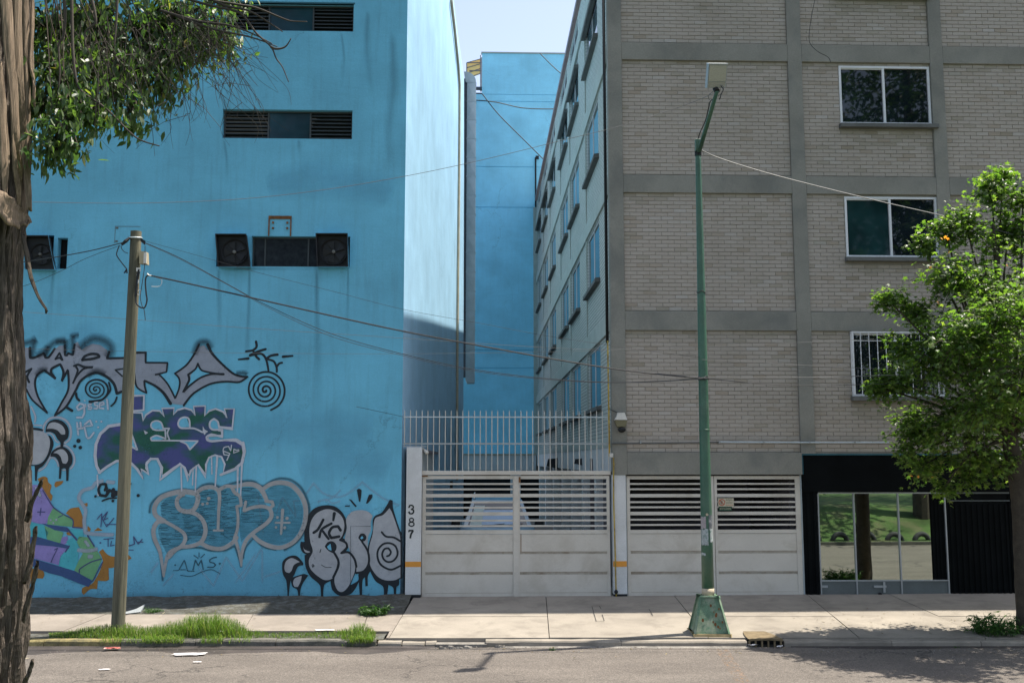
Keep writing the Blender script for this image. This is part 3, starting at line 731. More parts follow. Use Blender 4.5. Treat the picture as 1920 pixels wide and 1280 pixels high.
# rusty outline left by a removed sign above the plant-room opening
x0, z1 = P(504, 405); x1, z0 = P(546, 443)
g = G(); t=.022
g.box(x0,x1,-.02,.0,z1-t,z1); g.box(x0,x0+t,-.021,.0,z0,z1-t); g.box(x1-t,x1,-.021,.0,z0,z1-t)
g.box(x0+t,x1-t,-.012,.0,z1-.06,z1-t)
for fx in (.16,.78):
    for fz in (.35,.62): g.box(x0+(x1-x0)*fx, x0+(x1-x0)*fx+.035, -.03, 0, z0+(z1-z0)*fz, z0+(z1-z0)*fz+.035)
part('sign_bracket', g, M['rust'], bb)
x0, z1 = P(216, 424); x1, z0 = P(262, 456)
part('patched_frame', G().box(x0,x1,-.004,0,z1-.008,z1).box(x0,x0+.008,-.004,0,z0,z1-.008).box(x0+.02,x0+.06,-.012,0,z1-.05,z1-.02).box(x0+.02,x0+.06,-.012,0,z0+.02,z0+.05), M['sill'], bb)
# metal door of the meter box near the corner, painted over
x0, z1 = P(657, 986); x1, z0 = P(695, 1114)
part('meter_door', G().cbox(x0, x1, -.0026, 0.0, z0, z1, .001), M['blue'], bb)

# ---- painted marks: each graffito is a part, its colours are sub-parts
def spray(name, col, rough=0.6, soft=False, mottle=None, alpha=1.0, streaky=0.0, gain=1.0):
    m, nt, ns, lk, b = nodes(name); p = pos(nt)
    n = noise(nt, p, 5, 5, 0.65); c = ramp(nt, n.outputs['Fac'], [(0.3, sc(col, .86)), (0.7, sc(col, 1.12))]).outputs[0]
    if mottle:
        n2 = noise(nt, vmul(nt, p, (1, 1, 1.6)), 1.9, 3, 0.5); c = mixc(nt, ramp(nt, n2.outputs['Fac'], [(0.42, 0.0), (0.60, 1.0)]).outputs[0], c, mottle)
    lk.new(c, b.inputs['Base Color']); b.inputs['Roughness'].default_value = rough; b.inputs['Specular IOR Level'].default_value = 0.3
    a = None
    if soft:
        at = nt.nodes.new('ShaderNodeAttribute'); at.attribute_name = 'cover'
        n3 = noise(nt, p, 40, 4, 0.8)
        a = math_(nt, 'MULTIPLY', at.outputs['Fac'], math_(nt, 'ADD', gain-.45, math_(nt, 'MULTIPLY', n3.outputs['Fac'], 0.9)), True)
        a = math_(nt, 'MULTIPLY', a, alpha)
    elif alpha < 1 or streaky:
        n3 = noise(nt, vmul(nt, p, (1.2, 1.2, 9.0 if streaky else 1)), 4.5, 6, 0.75)
        a = ramp(nt, n3.outputs['Fac'], [(0.30, alpha*(0.25 if streaky else .6)), (0.68, alpha)]).outputs[0]
    else:                                   # thin, worn film: plaster texture shows through in places
        n3 = noise(nt, p, 24, 6, 0.75); n5 = noise(nt, p, 2.2, 4, 0.6)
        a = ramp(nt, math_(nt, 'ADD', n3.outputs['Fac'], math_(nt, 'MULTIPLY', n5.outputs['Fac'], 0.5)), [(0.52, 0.45), (0.66, 1.0)]).outputs[0]
    if a is not None: lk.new(a, b.inputs['Alpha'])
    n4 = noise(nt, p, 26, 6, 0.7); bump(nt, n4.outputs['Fac'], b, 0.2, 0.012)
    return m
SP = {}
SP['silver'] = spray('spray_silver', (0.235, 0.262, 0.312))
SP['silver2'] = spray('spray_silver_warm', (0.325, 0.345, 0.370))
SP['black'] = spray('spray_black', (0.010, 0.016, 0.022))
SP['soft_black'] = spray('spray_black_soft', (0.010, 0.018, 0.026), soft=True, alpha=.85)
SP['smoke'] = spray('spray_black_mist', (0.012, 0.022, 0.030), soft=True, alpha=.6)
SP['white'] = spray('spray_white', (0.430, 0.455, 0.515))
SP['soft_white'] = spray('spray_white_soft', (0.40, 0.43, 0.49), soft=True, alpha=0.8, gain=1.7)
SP['pinkwhite'] = spray('spray_pale_lilac', (0.33, 0.385, 0.45), soft=True, alpha=0.72, gain=2.0)
SP['tagwhite'] = spray('spray_tag_white', (0.37, 0.43, 0.51), soft=True, alpha=1.0, gain=1.9)
SP['trace'] = spray('spray_old_trace', (0.24, 0.44, 0.57), soft=True, alpha=0.55)
SP['green_purple'] = spray('spray_green_violet', (0.012, 0.085, 0.060), mottle=(0.055, 0.065, 0.200))
SP['violet'] = spray('spray_dark_violet', (0.060, 0.060, 0.200))
SP['grey_out'] = spray('spray_grey', (0.290, 0.300, 0.305))
SP['hatch'] = spray('spray_teal_hatch', (0.030, 0.150, 0.210), streaky=1.0, alpha=0.55)
SP['blue_hole'] = spray('spray_wall_blue', BLUE)
SP['ochre'] = spray('spray_ochre', (0.300, 0.145, 0.030))
SP['lilac'] = spray('spray_lilac', (0.225, 0.190, 0.440))
SP['lime'] = spray('spray_lime', (0.130, 0.330, 0.160))
SP['turq'] = spray('spray_turquoise', (0.060, 0.370, 0.430))
SP['navy'] = spray('spray_navy', (0.035, 0.075, 0.190))
SP['indigo'] = spray('spray_indigo', (0.050, 0.060, 0.160))
SP['stain'] = spray('rain_stain', (0.030, 0.085, 0.105), soft=True, alpha=0.26)

def zz(o, s): return lambda pts: [(o[0]+x/s, o[1]+y/s) for x, y in pts]
Z1, Z2, Z3, Z4 = zz((40,610),6.735), zz((40,760),8), zz((170,720),6.4), zz((40,890),5.565)
Z5, Z6, Z7, Z8 = zz((270,880),5.818), zz((510,900),5.565), zz((220,620),7.385), zz((330,600),5.333)
Z9 = zz((330,800),4.267)
def smooth(pts, closed=False, n=6, corner=0.45):
    """Catmull-Rom through the points; sharp turns stay corners"""
    k = len(pts); out = []
    P_ = [Vector(p) for p in pts]
    def tang(i):
        a = P_[(i-1) % k] if (closed or i > 0) else P_[i]; c = P_[(i+1) % k] if (closed or i < k-1) else P_[i]
        u, v = P_[i]-a, c-P_[i]
        if u.length > 0 and v.length > 0 and u.normalized().dot(v.normalized()) < corner: return Vector((0,0))
        return (c-a)*0.5
    for i in range(k if closed else k-1):
        a, b = P_[i], P_[(i+1) % k]; ta, tb = tang(i), tang((i+1) % k)
        L = (b-a).length
        if ta.length > L: ta = ta.normalized()*L
        if tb.length > L: tb = tb.normalized()*L
        for s in range(n):
            t = s/n; h1 = 2*t**3-3*t**2+1; h2 = t**3-2*t**2+t; h3 = -2*t**3+3*t**2; h4 = t**3-t**2
            out.append(tuple(a*h1+ta*h2+b*h3+tb*h4))
    if not closed: out.append(tuple(P_[-1]))
    return out
LAY = 0.0016
SOFTP = ((-1, 0), (-.45, .55), (0, 1), (.45, .55), (1, 0))
def paint(name, parent, mat, fills=(), strokes=(), dots=(), layer=1, soft=False, sm=True, split=False, kind=None, fade=0.0):
    if split:
        for f_ in fills: paint(name, parent, mat, fills=[f_], layer=layer, soft=soft, sm=sm)
        for s_ in strokes: paint(name, parent, mat, strokes=[s_], layer=layer, soft=soft, sm=sm, fade=fade)
        return
    return paint_(name, parent, mat, fills, strokes, dots, layer, soft, sm, kind, fade)
def paint_(name, parent, mat, fills, strokes, dots, layer, soft, sm, kind, fade):
    """fills: closed outlines; strokes: (points, width) in photo pixels; all on the street front, a film of paint thick"""
    y = -0.003 - LAY*layer; g = G(); cov = []
    bm_v = []
    for fi, poly in enumerate(fills):
        y = -0.003 - LAY*layer - fi*3e-5
        pp = smooth(poly, True, 5) if sm else poly
        loc = [P(*p, y) for p in pp]
        from mathutils.geometry import tessellate_polygon
        tris = tessellate_polygon([[Vector((a, b, 0)) for a, b in loc]])
        g.add([(a, y, b) for a, b in loc], [t if True else t for t in tris]); cov += [1.0]*len(loc)
    y0 = y; dy = min(4e-5, 0.0010/max(1, len(strokes)+len(fills)))
    for si, st_ in enumerate(strokes):
        y = y0 - dy*(si+len(fills)+1)
        pts, w = st_[0], st_[1]; closed = len(st_) > 2 and st_[2]
        pp = smooth(pts, closed, 6) if (sm and len(pts) > 2) else list(pts)
        if soft and len(pp) == 2: pp = [(pp[0][0]+(pp[1][0]-pp[0][0])*q/7, pp[0][1]+(pp[1][1]-pp[0][1])*q/7) for q in range(8)]
        if closed: pp = pp+[pp[0]]
        loc = [Vector(P(*p, y)) for p in pp]; k = len(loc)
        ws = w if hasattr(w, '__len__') else (w, w)
        k0 = len(g.v)
        for i in range(k):
            d = loc[min(i+1,k-1)]-loc[max(i-1,0)]
            if d.length < 1e-9: d = Vector((1,0))
            nrm = Vector((-d.y, d.x)).normalized(); t = i/(k-1); ww = 0
            seg = t*(len(ws)-1); a = min(int(seg), len(ws)-2); ww = (ws[a]+(ws[a+1]-ws[a])*(seg-a))*0.5/100.5
            if soft:
                for o_, cv in SOFTP:
                    q = loc[i]+nrm*ww*o_; g.v.append((q.x, y-2.5e-6*i, q.y)); cov.append((cv if 0 < i < k-1 else cv*.25)*(min(1, (k-1-i)/(fade*k), .15+i/(.10*k)) if fade else 1))
            else:
                for o_ in (-1, 1): q = loc[i]+nrm*ww*o_; g.v.append((q.x, y-2.5e-6*i, q.y)); cov.append(1)
        m_ = 5 if soft else 2
        for i in range(k-1):
            for j in range(m_-1): a = k0+i*m_+j; g.f.append((a, a+1, a+m_+1, a+m_)); g.m.append(0)
        if not soft:                       # round ends
            for e, wv in ((0, ws[0]), (k-1, ws[-1])):
                if closed: continue
                r_ = wv*0.5/100.5; c_ = len(g.v); g.v.append((loc[e].x, y-0.0003, loc[e].y)); cov.append(1)
                for j in range(10): a = 2*math.pi*j/10; g.v.append((loc[e].x+r_*math.cos(a), y-0.0003, loc[e].y+r_*math.sin(a))); cov.append(1)
                for j in range(10): g.f.append((c_, c_+1+j, c_+1+(j+1) % 10)); g.m.append(0)
    y = y0 - 0.0012
    for (px, py), r_ in dots:
        cx, cz = P(px, py, y); r_ /= 100.5; c_ = len(g.v); g.v.append((cx, y, cz)); cov.append(1)
        n = 14
        for j in range(n): a = 2*math.pi*j/n; g.v.append((cx+r_*math.cos(a), y, cz+r_*math.sin(a))); cov.append(0 if soft else 1)
        for j in range(n): g.f.append((c_, c_+1+j, c_+1+(j+1) % n)); g.m.append(0)
    o = part(name, g, mat, parent, kind=kind)
    if soft:
        at = o.data.attributes.new('cover', 'FLOAT', 'POINT'); at.data.foreach_set('value', cov)
    return o
def spiral(c, r0, r1, turns, a0, cwise=1, ex=1.0, ey=1.0, n=14):
    k = int(turns*n); return [(c[0]+ex*(r0+(r1-r0)*i/k)*math.cos(a0+cwise*2*math.pi*i/n), c[1]+ey*(r0+(r1-r0)*i/k)*math.sin(a0+cwise*2*math.pi*i/n)) for i in range(k+1)]
# 1 --- grey spiky piece with black outline, top left
silver_fill = Z1([(-90,330),(0,300),(60,278),(108,285),(115,410),(165,400),(285,345),(300,405),(340,405),(420,300),(480,255),(530,250),(548,370),(575,380),(590,352),(650,372),(672,225),(712,205),(760,310),(800,275),(900,230),(1000,248),(1085,310),(1085,415),(1290,415)]) \
    + Z7([(200,300),(390,300),(392,440),(695,442),(680,570),(520,605),(580,610),(700,740),(800,935),(850,810),(865,720),(850,650),(800,590),(950,480),(1060,330),(1130,220),(1200,200),(1300,320),(1450,470),(1600,600),(1805,635),(1690,705),(1500,700),(1280,735),(1050,870),(930,1030),(740,1005),(620,870),(500,760),(370,690),(405,855),(270,780),(232,640),(120,760)]) \
    + Z1([(1262,835),(1205,860),(1175,740),(1090,650),(960,600),(840,630),(740,710),(690,800),(560,1040),(420,1140),(520,960),(590,820),(605,700),(585,575),(505,700),(535,600),(525,540),(490,490),(385,545),(385,600),(430,672),(300,570),(205,610),(172,720),(195,850),(330,1105),(160,960),(60,800),(-90,700)])
gA = paint('graffiti_outline', bb, SP['black'], strokes=[
    (Z1([(108,285),(112,405),(165,405),(285,350),(305,405),(345,400),(420,295)]), (5.5,4.5,4.2)),
    (Z1([(548,250),(552,375),(575,378),(592,350),(650,372),(672,240)]), 4.0), (Z1([(1110,330),(1080,415),(1290,410)]), 4.2),
    (Z1([(430,425),(482,345),(520,440),(482,405),(430,425)]), 3.5),
    (Z1([(30,600),(130,545),(75,640),(98,715)]), 4.0), (Z1([(30,600),(98,715)]), 3.6),
    (Z1([(60,800),(140,940),(330,1105),(215,910),(172,740),(200,625),(290,565),(435,672),(378,600),(385,545),(490,490),(532,590),(508,705),(588,560),(598,700),(585,830),(500,990),(420,1138),(560,1030),(680,830),(745,705),(850,625),(960,598),(1080,650),(1170,740),(1205,860),(1265,835)]), (3.2,3.6,4.6,4.6,4.2,3.6,4.4,5.2,5.0)),
    (Z1([(665,510),(720,495),(800,525),(905,527),(790,545),(700,640),(650,735),(712,570),(690,520)]), (4,4.8,3.2,4)),
    (Z1([(770,435),(800,390),(880,360),(960,365),(985,395),(900,420),(770,435)]), 5.0), (Z1([(1290,545),(1185,560),(1275,640)]), 2.8),
    (Z7([(235,305),(392,298),(392,440),(695,442),(680,570),(520,608),(580,608),(700,740),(800,935),(850,810),(865,720),(850,650),(795,590),(950,480),(1060,330),(1130,190)]), (4.5,3.2,3.0,3.2,3.4,4.0)),
    (Z7([(1250,190),(1310,310),(1450,460),(1610,595),(1740,635),(1805,632),(1690,708),(1500,702),(1280,737),(1050,870),(920,1030)]), (5.5,4.2,4.0,3.6,3.6,4.2)),
    (Z7([(735,1005),(640,860),(520,760),(375,690),(378,760),(405,860),(270,775),(235,590)]), (6.0,4.6,3.8,3.0,3.4)),
    (Z7([(1470,600),(1380,595),(1250,570),(1160,540),(1115,450),(1080,530),(980,605),(995,680),(910,850),(1000,760),(1150,650),(1300,600),(1470,600)]), (4.4,3.2,3.4,4.4,3.6,3.4)),
    ], layer=3)
gA['label'] = 'grey spiky letters with thick black outline, highest on the wall'
paint('fill', gA, SP['silver'], fills=[silver_fill], split=True, layer=1, sm=False)
paint('inner_gap', gA, SP['blue_hole'], fills=[Z1([(300,600),(215,640),(190,720),(210,860),(330,1080),(420,1120),(500,970),(580,820),(590,650),(520,715),(505,690),(525,600),(485,510),(400,560),(440,680)]),
      Z7([(1115,500),(1020,610),(1010,690),(950,800),(1050,730),(1180,630),(1290,590),(1150,545)]), Z7([(590,620),(700,560),(790,600),(850,680),(840,800),(805,900),(700,720)]) ], split=True, layer=2)
paint('overspray', gA, SP['smoke'], strokes=[
    (Z1([(20,230),(120,200),(190,160)]), 17.1), (Z1([(130,400),(150,260),(180,180)]), 17.1), (Z1([(190,390),(330,290),(440,200),(560,190)]), 19.0), (Z1([(310,400),(340,250)]), 15.2),
    (Z1([(430,210),(570,200),(560,360)]), 15.2), (Z1([(640,370),(650,220),(640,130),(730,120)]), 15.2), (Z1([(740,300),(790,240),(900,170),(1010,180),(1110,240),(1130,330),(1080,410)]), 24.7),
    (Z7([(1060,330),(1110,200),(1150,160),(1240,160),(1290,250)]), 19.0), (Z7([(1640,590),(1760,580),(1790,610)]), 13.3), (Z1([(190,640),(250,560),(330,570)]), 15.2), (Z1([(830,640),(950,570),(1060,620)]), 15.2)], kind='stuff', layer=4, soft=True)
# swirls and flicks
gB = paint('graffiti_swirl', bb, SP['black'], strokes=[
    (Z8(spiral((895,700), 8, 205, 4.15, 0.4, 1, 0.98, 1.0)), (4.2,3.2,3.2,3.6)),
    (Z8([(800,215),(805,265),(770,300),(700,312)]), (4.6,4.0)), (Z8([(740,350),(815,315),(895,290)]), 4.6), (Z8([(775,320),(800,360),(830,390)]), 4.4), (Z8([(740,352),(850,335),(900,390),(925,505)]), (5.0,3.6)),
    (Z8([(900,388),(950,355),(1015,345)]), 4.6), (Z8([(900,388),(975,410),(1005,470),(1008,515)]), 3.8), (Z8([(1005,470),(1030,435),(1060,425)]), 4.0),
    (Z8([(625,393),(722,383)]), (3.0,5.0)), (Z8([(1070,365),(1165,357)]), (5,3.6))], kind='stuff', layer=1)
gB['label'] = 'black spray-painted spiral with flicked strokes on top'
gB2 = paint('graffiti_swirl', bb, SP['black'], strokes=[
    (Z1(spiral((940,808), 6, 168, 3.2, 0.3, 1, 0.98, 0.86)+[(850,960),(885,968)]), (3.0,2.4,2.6,4.2)),
    (Z1([(1105,720),(1125,810),(1075,890)]), 3.4), (Z1([(1205,905),(1180,970),(1135,1015)]), 3.4), (Z1([(690,855),(700,910),(730,945)]), 4.4), (Z1([(575,1035),(640,1075)]), 5.0)], kind='stuff', layer=5)
gB2['label'] = 'smaller black spiral beneath the grey spiky letters'
# pale tags 'gissel' and 'HN'
gC = paint('graffiti_tag', bb, SP['tagwhite'], strokes=[
    (Z1([(790,1000),(740,985),(700,1030),(720,1065),(785,1030),(790,1000),(795,1100),(770,1160),(690,1160)]), 5.2), (Z1([(805,985),(815,1035)]), 4.3), (Z1([(795,940),(805,955)]), 4.3),
    (Z1([(890,990),(845,1000),(850,1025),(890,1030),(880,1055),(835,1050)]), 4.3), (Z1([(970,970),(925,975),(930,1005),(965,1010),(955,1050),(910,1045)]), 4.3), (Z1([(985,1010),(1045,995),(1035,965),(990,980),(985,1040),(1050,1050)]), 4.3), (Z1([(1080,920),(1095,1070)]), 4.9),
    (Z2([(835,240),(855,455)]), 5.2), (Z2([(885,240),(895,345)]), 5.2), (Z2([(835,350),(945,335)]), 5.2), (Z2([(940,300),(985,490)]), 4.9), (Z2([(940,290),(1030,220),(1065,310)]), 5.2), (Z2([(950,310),(1060,300)]), 3.8), (Z2([(985,490),(1030,480),(1095,395)]), 4.9)],
    dots=[((180.5,790),2.6),((190,790),2.6),((184,800.5),2.6)], kind='stuff', layer=6, soft=True)
gC['label'] = 'pale handwritten tag reading gissel'
# 2 --- round black and grey drops with white glow at the left
gD = paint('graffiti_outline', bb, SP['black'], fills=[
    Z2([(360,400),(375,300),(430,230),(520,205),(620,235),(690,310),(712,400),(695,490),(640,540),(630,600),(608,650),(600,720),(580,715),(585,560),(540,500),(500,430),(430,395)]),
    Z2([(435,765),(460,690),(540,630),(640,620),(720,680),(765,770),(760,870),(720,930),(712,960),(705,1125),(672,1130),(668,955),(640,940),(605,950),(592,1100),(560,1095),(570,900),(545,820),(500,770)]),
    Z2([(60,900),(200,905),(205,1125),(232,1130),(250,965),(330,900),(420,760),(475,620),(480,540),(440,460),(400,440),(430,520),(425,620),(380,760),(300,860),(180,890),(60,850)]),
    Z2([(60,330),(160,330),(260,335),(330,360),(320,385),(200,365),(60,360)])], dots=[((147,826),4.0),((140,836),3.0),((150.5,838.5),3.4)], layer=4)
gD['label'] = 'grey round letters with black drops and white halo at the far left'
paint('fill', gD, SP['silver2'], fills=[Z2([(380,350),(420,270),(500,250),(600,290),(655,370),(655,430),(600,430),(540,370),(460,345)]), Z2([(480,710),(560,660),(630,660),(690,730),(700,820),(670,870),(620,860),(590,770),(540,720)])], split=True, layer=5)
paint('body_fill', gD, SP['silver2'], fills=[Z2([(60,370),(200,370),(330,395),(400,450),(430,540),(415,660),(370,770),(290,860),(180,885),(60,870)])], layer=3)
paint('halo', gD, SP['soft_white'], strokes=[
    (Z2([(340,460),(325,400),(345,290),(420,200),(520,175),(640,205),(720,290),(745,400),(725,500),(660,560),(610,540)]), 6.0), (Z2([(330,450),(400,410),(470,440),(510,520),(570,560)]), 4.5),
    (Z2([(250,985),(350,920),(420,800),(480,690),(560,610),(660,600),(745,670),(795,780),(785,880),(730,955)]), 5.5), (Z2([(420,800),(470,780),(530,830),(560,920)]), 4.5), (Z2([(610,965),(670,965)]), 4), (Z2([(180,290),(320,300)]), 4), (Z2([(140,0),(210,160),(200,260)]), 5)], split=True, layer=1, soft=True)
# 3 --- 'JESE' in green and violet with white outline
jese = Z3([(110,1060),(75,980),(60,860),(70,720),(120,600),(220,510),(350,490),(500,470),(500,340),(615,345),(632,440),(660,370),(740,315),(830,320),(880,390),(855,290),(1000,285),(995,365),(1040,310),(1130,285),(1210,310),(1250,375),(1235,265),(1375,260),(1370,380),(1420,320),(1500,295),(1590,330),(1632,405),(1605,295),(1722,295),(1700,520),(1540,510),(1540,560),(1570,560),(1570,615),(1420,620),(1400,650),(1440,680),(1600,670),(1740,680),(1820,730),(1835,820),(1810,940),(1730,1010),(1590,1065),(1610,960),(1570,870),(1490,850),(1420,880),(1385,960),(1380,1080),(1290,965),(1230,1010),(1170,1090),(1130,1000),(1075,955),(1000,1000),(860,1100),(860,1000),(800,900),(720,890),(670,940),(665,1010),(690,1070),(610,1020),(600,1090),(540,1000),(480,950),(400,920),(310,925),(200,990)])
gE = paint('graffiti_fill', bb, SP['green_purple'], fills=[jese, Z3([(480,140),(628,138),(625,300),(480,310)])], layer=4, sm=False)
gE['label'] = 'green and violet letters reading JESE with white outline and drips'
paint('outline', gE, SP['white'], strokes=[(jese, 3.4, True), (Z3([(480,140),(640,135),(635,310),(480,325)]), 4.2),
    (Z3([(110,1060),(70,980),(50,860),(62,720),(115,595),(215,500),(350,480)]), 5.0), (Z3([(1830,700),(1850,800),(1820,940),(1730,1020),(1560,1085)]), 4.5),
    (Z3([(100,1060),(200,985),(310,920),(400,915),(490,950),(560,1020),(630,1130),(605,1020),(695,1085),(668,960),(720,895),(800,895),(850,1000),(830,1150),(960,1040),(1075,955),(1130,1010),(1168,1160),(1200,1040),(1290,965),(1380,1120),(1385,960)]), (4.5,4.5,5.0,4.2))], kind='stuff', layer=6, sm=False)
paint('counter', gE, SP['blue_hole'], fills=[Z3([(725,500),(740,450),(790,435),(845,460),(865,540),(895,548),(740,550)]), Z3([(1050,470),(1090,410),(1150,400),(1190,510),(1080,520)]), Z3([(1430,500),(1450,440),(1500,420),(1530,500),(1540,540),(1460,545)]),
    Z3([(725,650),(780,615),(890,650),(770,680)]), Z3([(1100,685),(1290,685),(1190,780),(1160,730)]), Z3([(490,600),(555,790),(480,745)])], split=True, layer=5)
paint('counter_outline', gE, SP['white'], strokes=[(Z3([(945,530),(870,530),(845,460),(790,438),(735,460),(725,510),(770,548),(895,550),(900,655),(790,615),(720,645),(730,675),(900,675),(1290,680),(1190,785),(1150,720),(1080,685)]), 2.8),
    (Z3([(940,535),(920,590),(945,665)]), 2.8), (Z3([(1190,515),(1180,420),(1130,395),(1070,420),(1050,480),(1085,525),(1240,530),(1340,575)]), 3.2), (Z3([(1700,540),(1540,515),(1525,450),(1480,415),(1435,450),(1430,510),(1470,545),(1580,545),(1580,635),(1450,600),(1390,630),(1400,670),(1460,685),(1740,660),(1810,700)]), 3.4),
    (Z3([(490,590),(560,790),(480,740)]), 3.0), (Z3([(1690,730),(1680,800),(1655,745),(1600,760),(1590,800),(1670,830),(1635,910)]), 2.0), (Z3([(1590,800),(1600,845),(1650,850)]), 2.0), (Z3([(1715,825),(1720,775),(1745,790),(1775,785),(1780,800),(1715,825)]), 1.9)],
    kind='stuff', layer=7)
paint('sparkle', gE, SP['white'], fills=[Z3([(635,550),(690,580),(655,605)]), Z3([(1345,500),(1370,545),(1408,565),(1380,590),(1365,610),(1345,570)])], split=True, layer=8, sm=False)
paint('drip', gE, SP['white'], strokes=[(Z3([(1085,990),(1092,1279)]), (3.2,2.4)), (Z3([(1230,1010),(1222,1205)]), (2,2.4)), (Z3([(1268,980),(1255,1290)]), (3,2.2)), (Z3([(1450,860),(1455,1075)]), 2.4), (Z3([(1520,860),(1495,1220)]), (4,2.6)), (Z3([(1765,1000),(1762,1290)]), (4,2.4)), (Z3([(1815,950),(1800,1330)]), (3.4,2.2)), (Z3([(80,1090),(90,1330)]), 2.6)], split=True, layer=8, sm=False)
# 4 --- bubble letters in grey outline over teal hatching
gF = paint('graffiti_outline', bb, SP['grey_out'], strokes=[
    (Z5([(215,1160),(195,1010),(170,880),(115,750),(105,650),(150,570),(220,560),(130,500),(115,410),(180,310),(300,260),(430,240),(560,260),(590,310),(560,410),(500,455),(400,440),(360,380),(370,310),(430,270)]), (4,7.5,8.5,8.5,9.5,8.5,8,7)),
    (Z5([(220,560),(330,620),(430,690),(450,760),(400,840),(300,890),(250,960),(215,1160)]), (6,6,7,7,8,3)), (Z5([(480,455),(580,490),(650,570),(670,680),(620,790),(500,835),(380,850),(270,960)]), (7,7.5,8,7,5)),
    (Z5([(560,260),(640,205),(740,190),(810,230),(825,310),(815,450),(808,650)]), (7,7.5,7,6,5)), (Z5([(760,662),(860,662)]), 3.6), (Z5([(620,800),(720,850),(850,860),(960,800),(1010,740)]), 7.5),
    (Z5([(820,220),(900,180),(1000,185),(1100,160),(1200,165),(1270,205),(1310,270),(1340,340)]), (7,6,8.5,9,7)), (Z5([(960,190),(990,250),(1045,290),(1060,390),(1010,400),(1025,500),(1020,640),(990,740)]), (7,6,5,5,6)),
    (Z5([(1110,350),(1090,450),(1170,415),(1290,400),(1370,430),(1390,510),(1330,590),(1190,690),(1110,780),(1070,900),(1062,1050)]), (5,6,6.5,7.5,7,7,3)), (Z5([(990,750),(1030,870),(1062,1050)]), (7,5,3)), (Z5([(1330,345),(1400,350),(1410,390),(1370,420)]), 5.5),
    (Z5([(1300,210),(1380,160),(1490,140),(1610,170),(1720,290),(1765,440),(1740,620),(1650,770),(1510,845),(1380,835),(1260,780),(1195,720)]), (7,8.5,9,8.5,7.5,8,7)), (Z5([(1512,440),(1495,700)]), (6,4)), (Z5([(1435,578),(1590,578)]), 3.4)],
    dots=[((270+705/5.818, 880+315/5.818),3.4),((270+640/5.818, 880+375/5.818),2.8),((270+690/5.818, 880+368/5.818),2.6),((270+1455/5.818,880+520/5.818),2.6),((270+1560/5.818,880+530/5.818),3.2),((270+1440/5.818,880+628/5.818),2.4),((270+1535/5.818,880+632/5.818),2.8)], layer=5)
gF['label'] = 'large bubble letters in thick grey outline over teal hatching'
paint('hatching', gF, SP['hatch'], fills=[Z5([(150,640),(215,575),(330,640),(420,720),(400,830),(250,920),(190,790)]), Z5([(180,420),(250,310),(400,280),(540,300),(620,240),(760,220),(810,300),(810,640),(960,760),(850,840),(700,830),(600,780),(450,830),(400,690),(230,570)]),
     Z5([(830,250),(930,200),(1050,300),(1050,420),(1030,640),(960,780),(820,660)]), Z5([(1060,200),(1200,200),(1300,330),(1350,430),(1350,560),(1150,690),(1060,790),(1040,620),(1060,400)]), Z5([(1310,250),(1400,180),(1520,170),(1640,240),(1725,400),(1720,580),(1640,740),(1500,815),(1330,790),(1210,700),(1390,560),(1400,400),(1340,350)])], kind='stuff', layer=2)
paint('shadow_line', gF, SP['smoke'], strokes=[(Z5([(60,480),(75,380),(160,290),(300,235),(430,215),(560,225),(640,170),(740,155),(830,190),(960,150),(1100,125),(1200,130),(1290,180),(1400,120),(1500,95),(1620,120),(1730,220),(1800,400),(1790,560),(1740,690),(1650,800),(1520,880)]), 7.5),
    (Z5([(85,640),(100,760),(170,920),(190,1060),(205,1220)]), 6.0), (Z5([(260,970),(380,870),(600,850),(720,880),(880,880),(990,830),(1040,980),(1062,1070)]), 6.0), (Z5([(150,560),(90,620)]), 6.0), (Z5([(1080,980),(1110,850),(1200,740),(1300,840),(1450,875)]), 5.2)], kind='stuff', layer=3, soft=True)
# hatch strokes: thin black-teal lines, many
hs = []
rr_ = random.Random(5)
for (xa, xb, ya, yb) in ((170,400,330,560),(420,650,480,800),(590,800,220,760),(830,1020,230,740),(1060,1350,200,640),(160,420,620,860)):
    n = int((yb-ya)/17)
    for k in range(n):
        y = ya+(yb-ya)*k/n; a = xa+rr_.uniform(0,35); b = xb-rr_.uniform(0,45)
        if rr_.random() < .5: b = a+(b-a)*rr_.uniform(.25,.6)
        elif rr_.random() < .4: a = b-(b-a)*rr_.uniform(.25,.6)
        hs.append((Z5([(a,y),((a+b)/2,y+rr_.uniform(2,9)),(b,y+rr_.uniform(-5,5))]), rr_.uniform(.7,1.3)))
SP['thin'] = spray('marker_dark_teal', (0.012, 0.050, 0.070), alpha=0.75)
paint('hatch_line', gF, SP['thin'], strokes=hs, kind='stuff', layer=4)
gF2 = paint('graffiti_tag', bb, SP['thin'], strokes=[(Z5([(385,1085),(440,985),(475,1100)]), 2.2), (Z5([(400,1090),(450,1090)]), 1.8), (Z5([(535,1090),(560,985),(592,1045),(625,985),(645,1085)]), 2.4), (Z5([(480,1105),(545,1105)]), 1.8), (Z5([(790,955),(750,962),(715,985),(720,1008),(760,1018),(780,1038),(755,1062),(695,1062)]), 2.3), (Z5([(545,935),(590,965)]), 2), (Z5([(600,905),(600,950)]), 1.8), (Z5([(660,920),(620,960)]), 2), (Z5([(320,1100),(380,1095)]), 1.5), (Z5([(400,1150),(520,1160),(640,1110),(740,1090),(830,1135)]), 1.8)],
   dots=[((328.5,1058.5),1.8),((412,1056),2.2)], kind='stuff', layer=6)
gF2['label'] = 'thin dark tag reading AMS under the bubble letters'
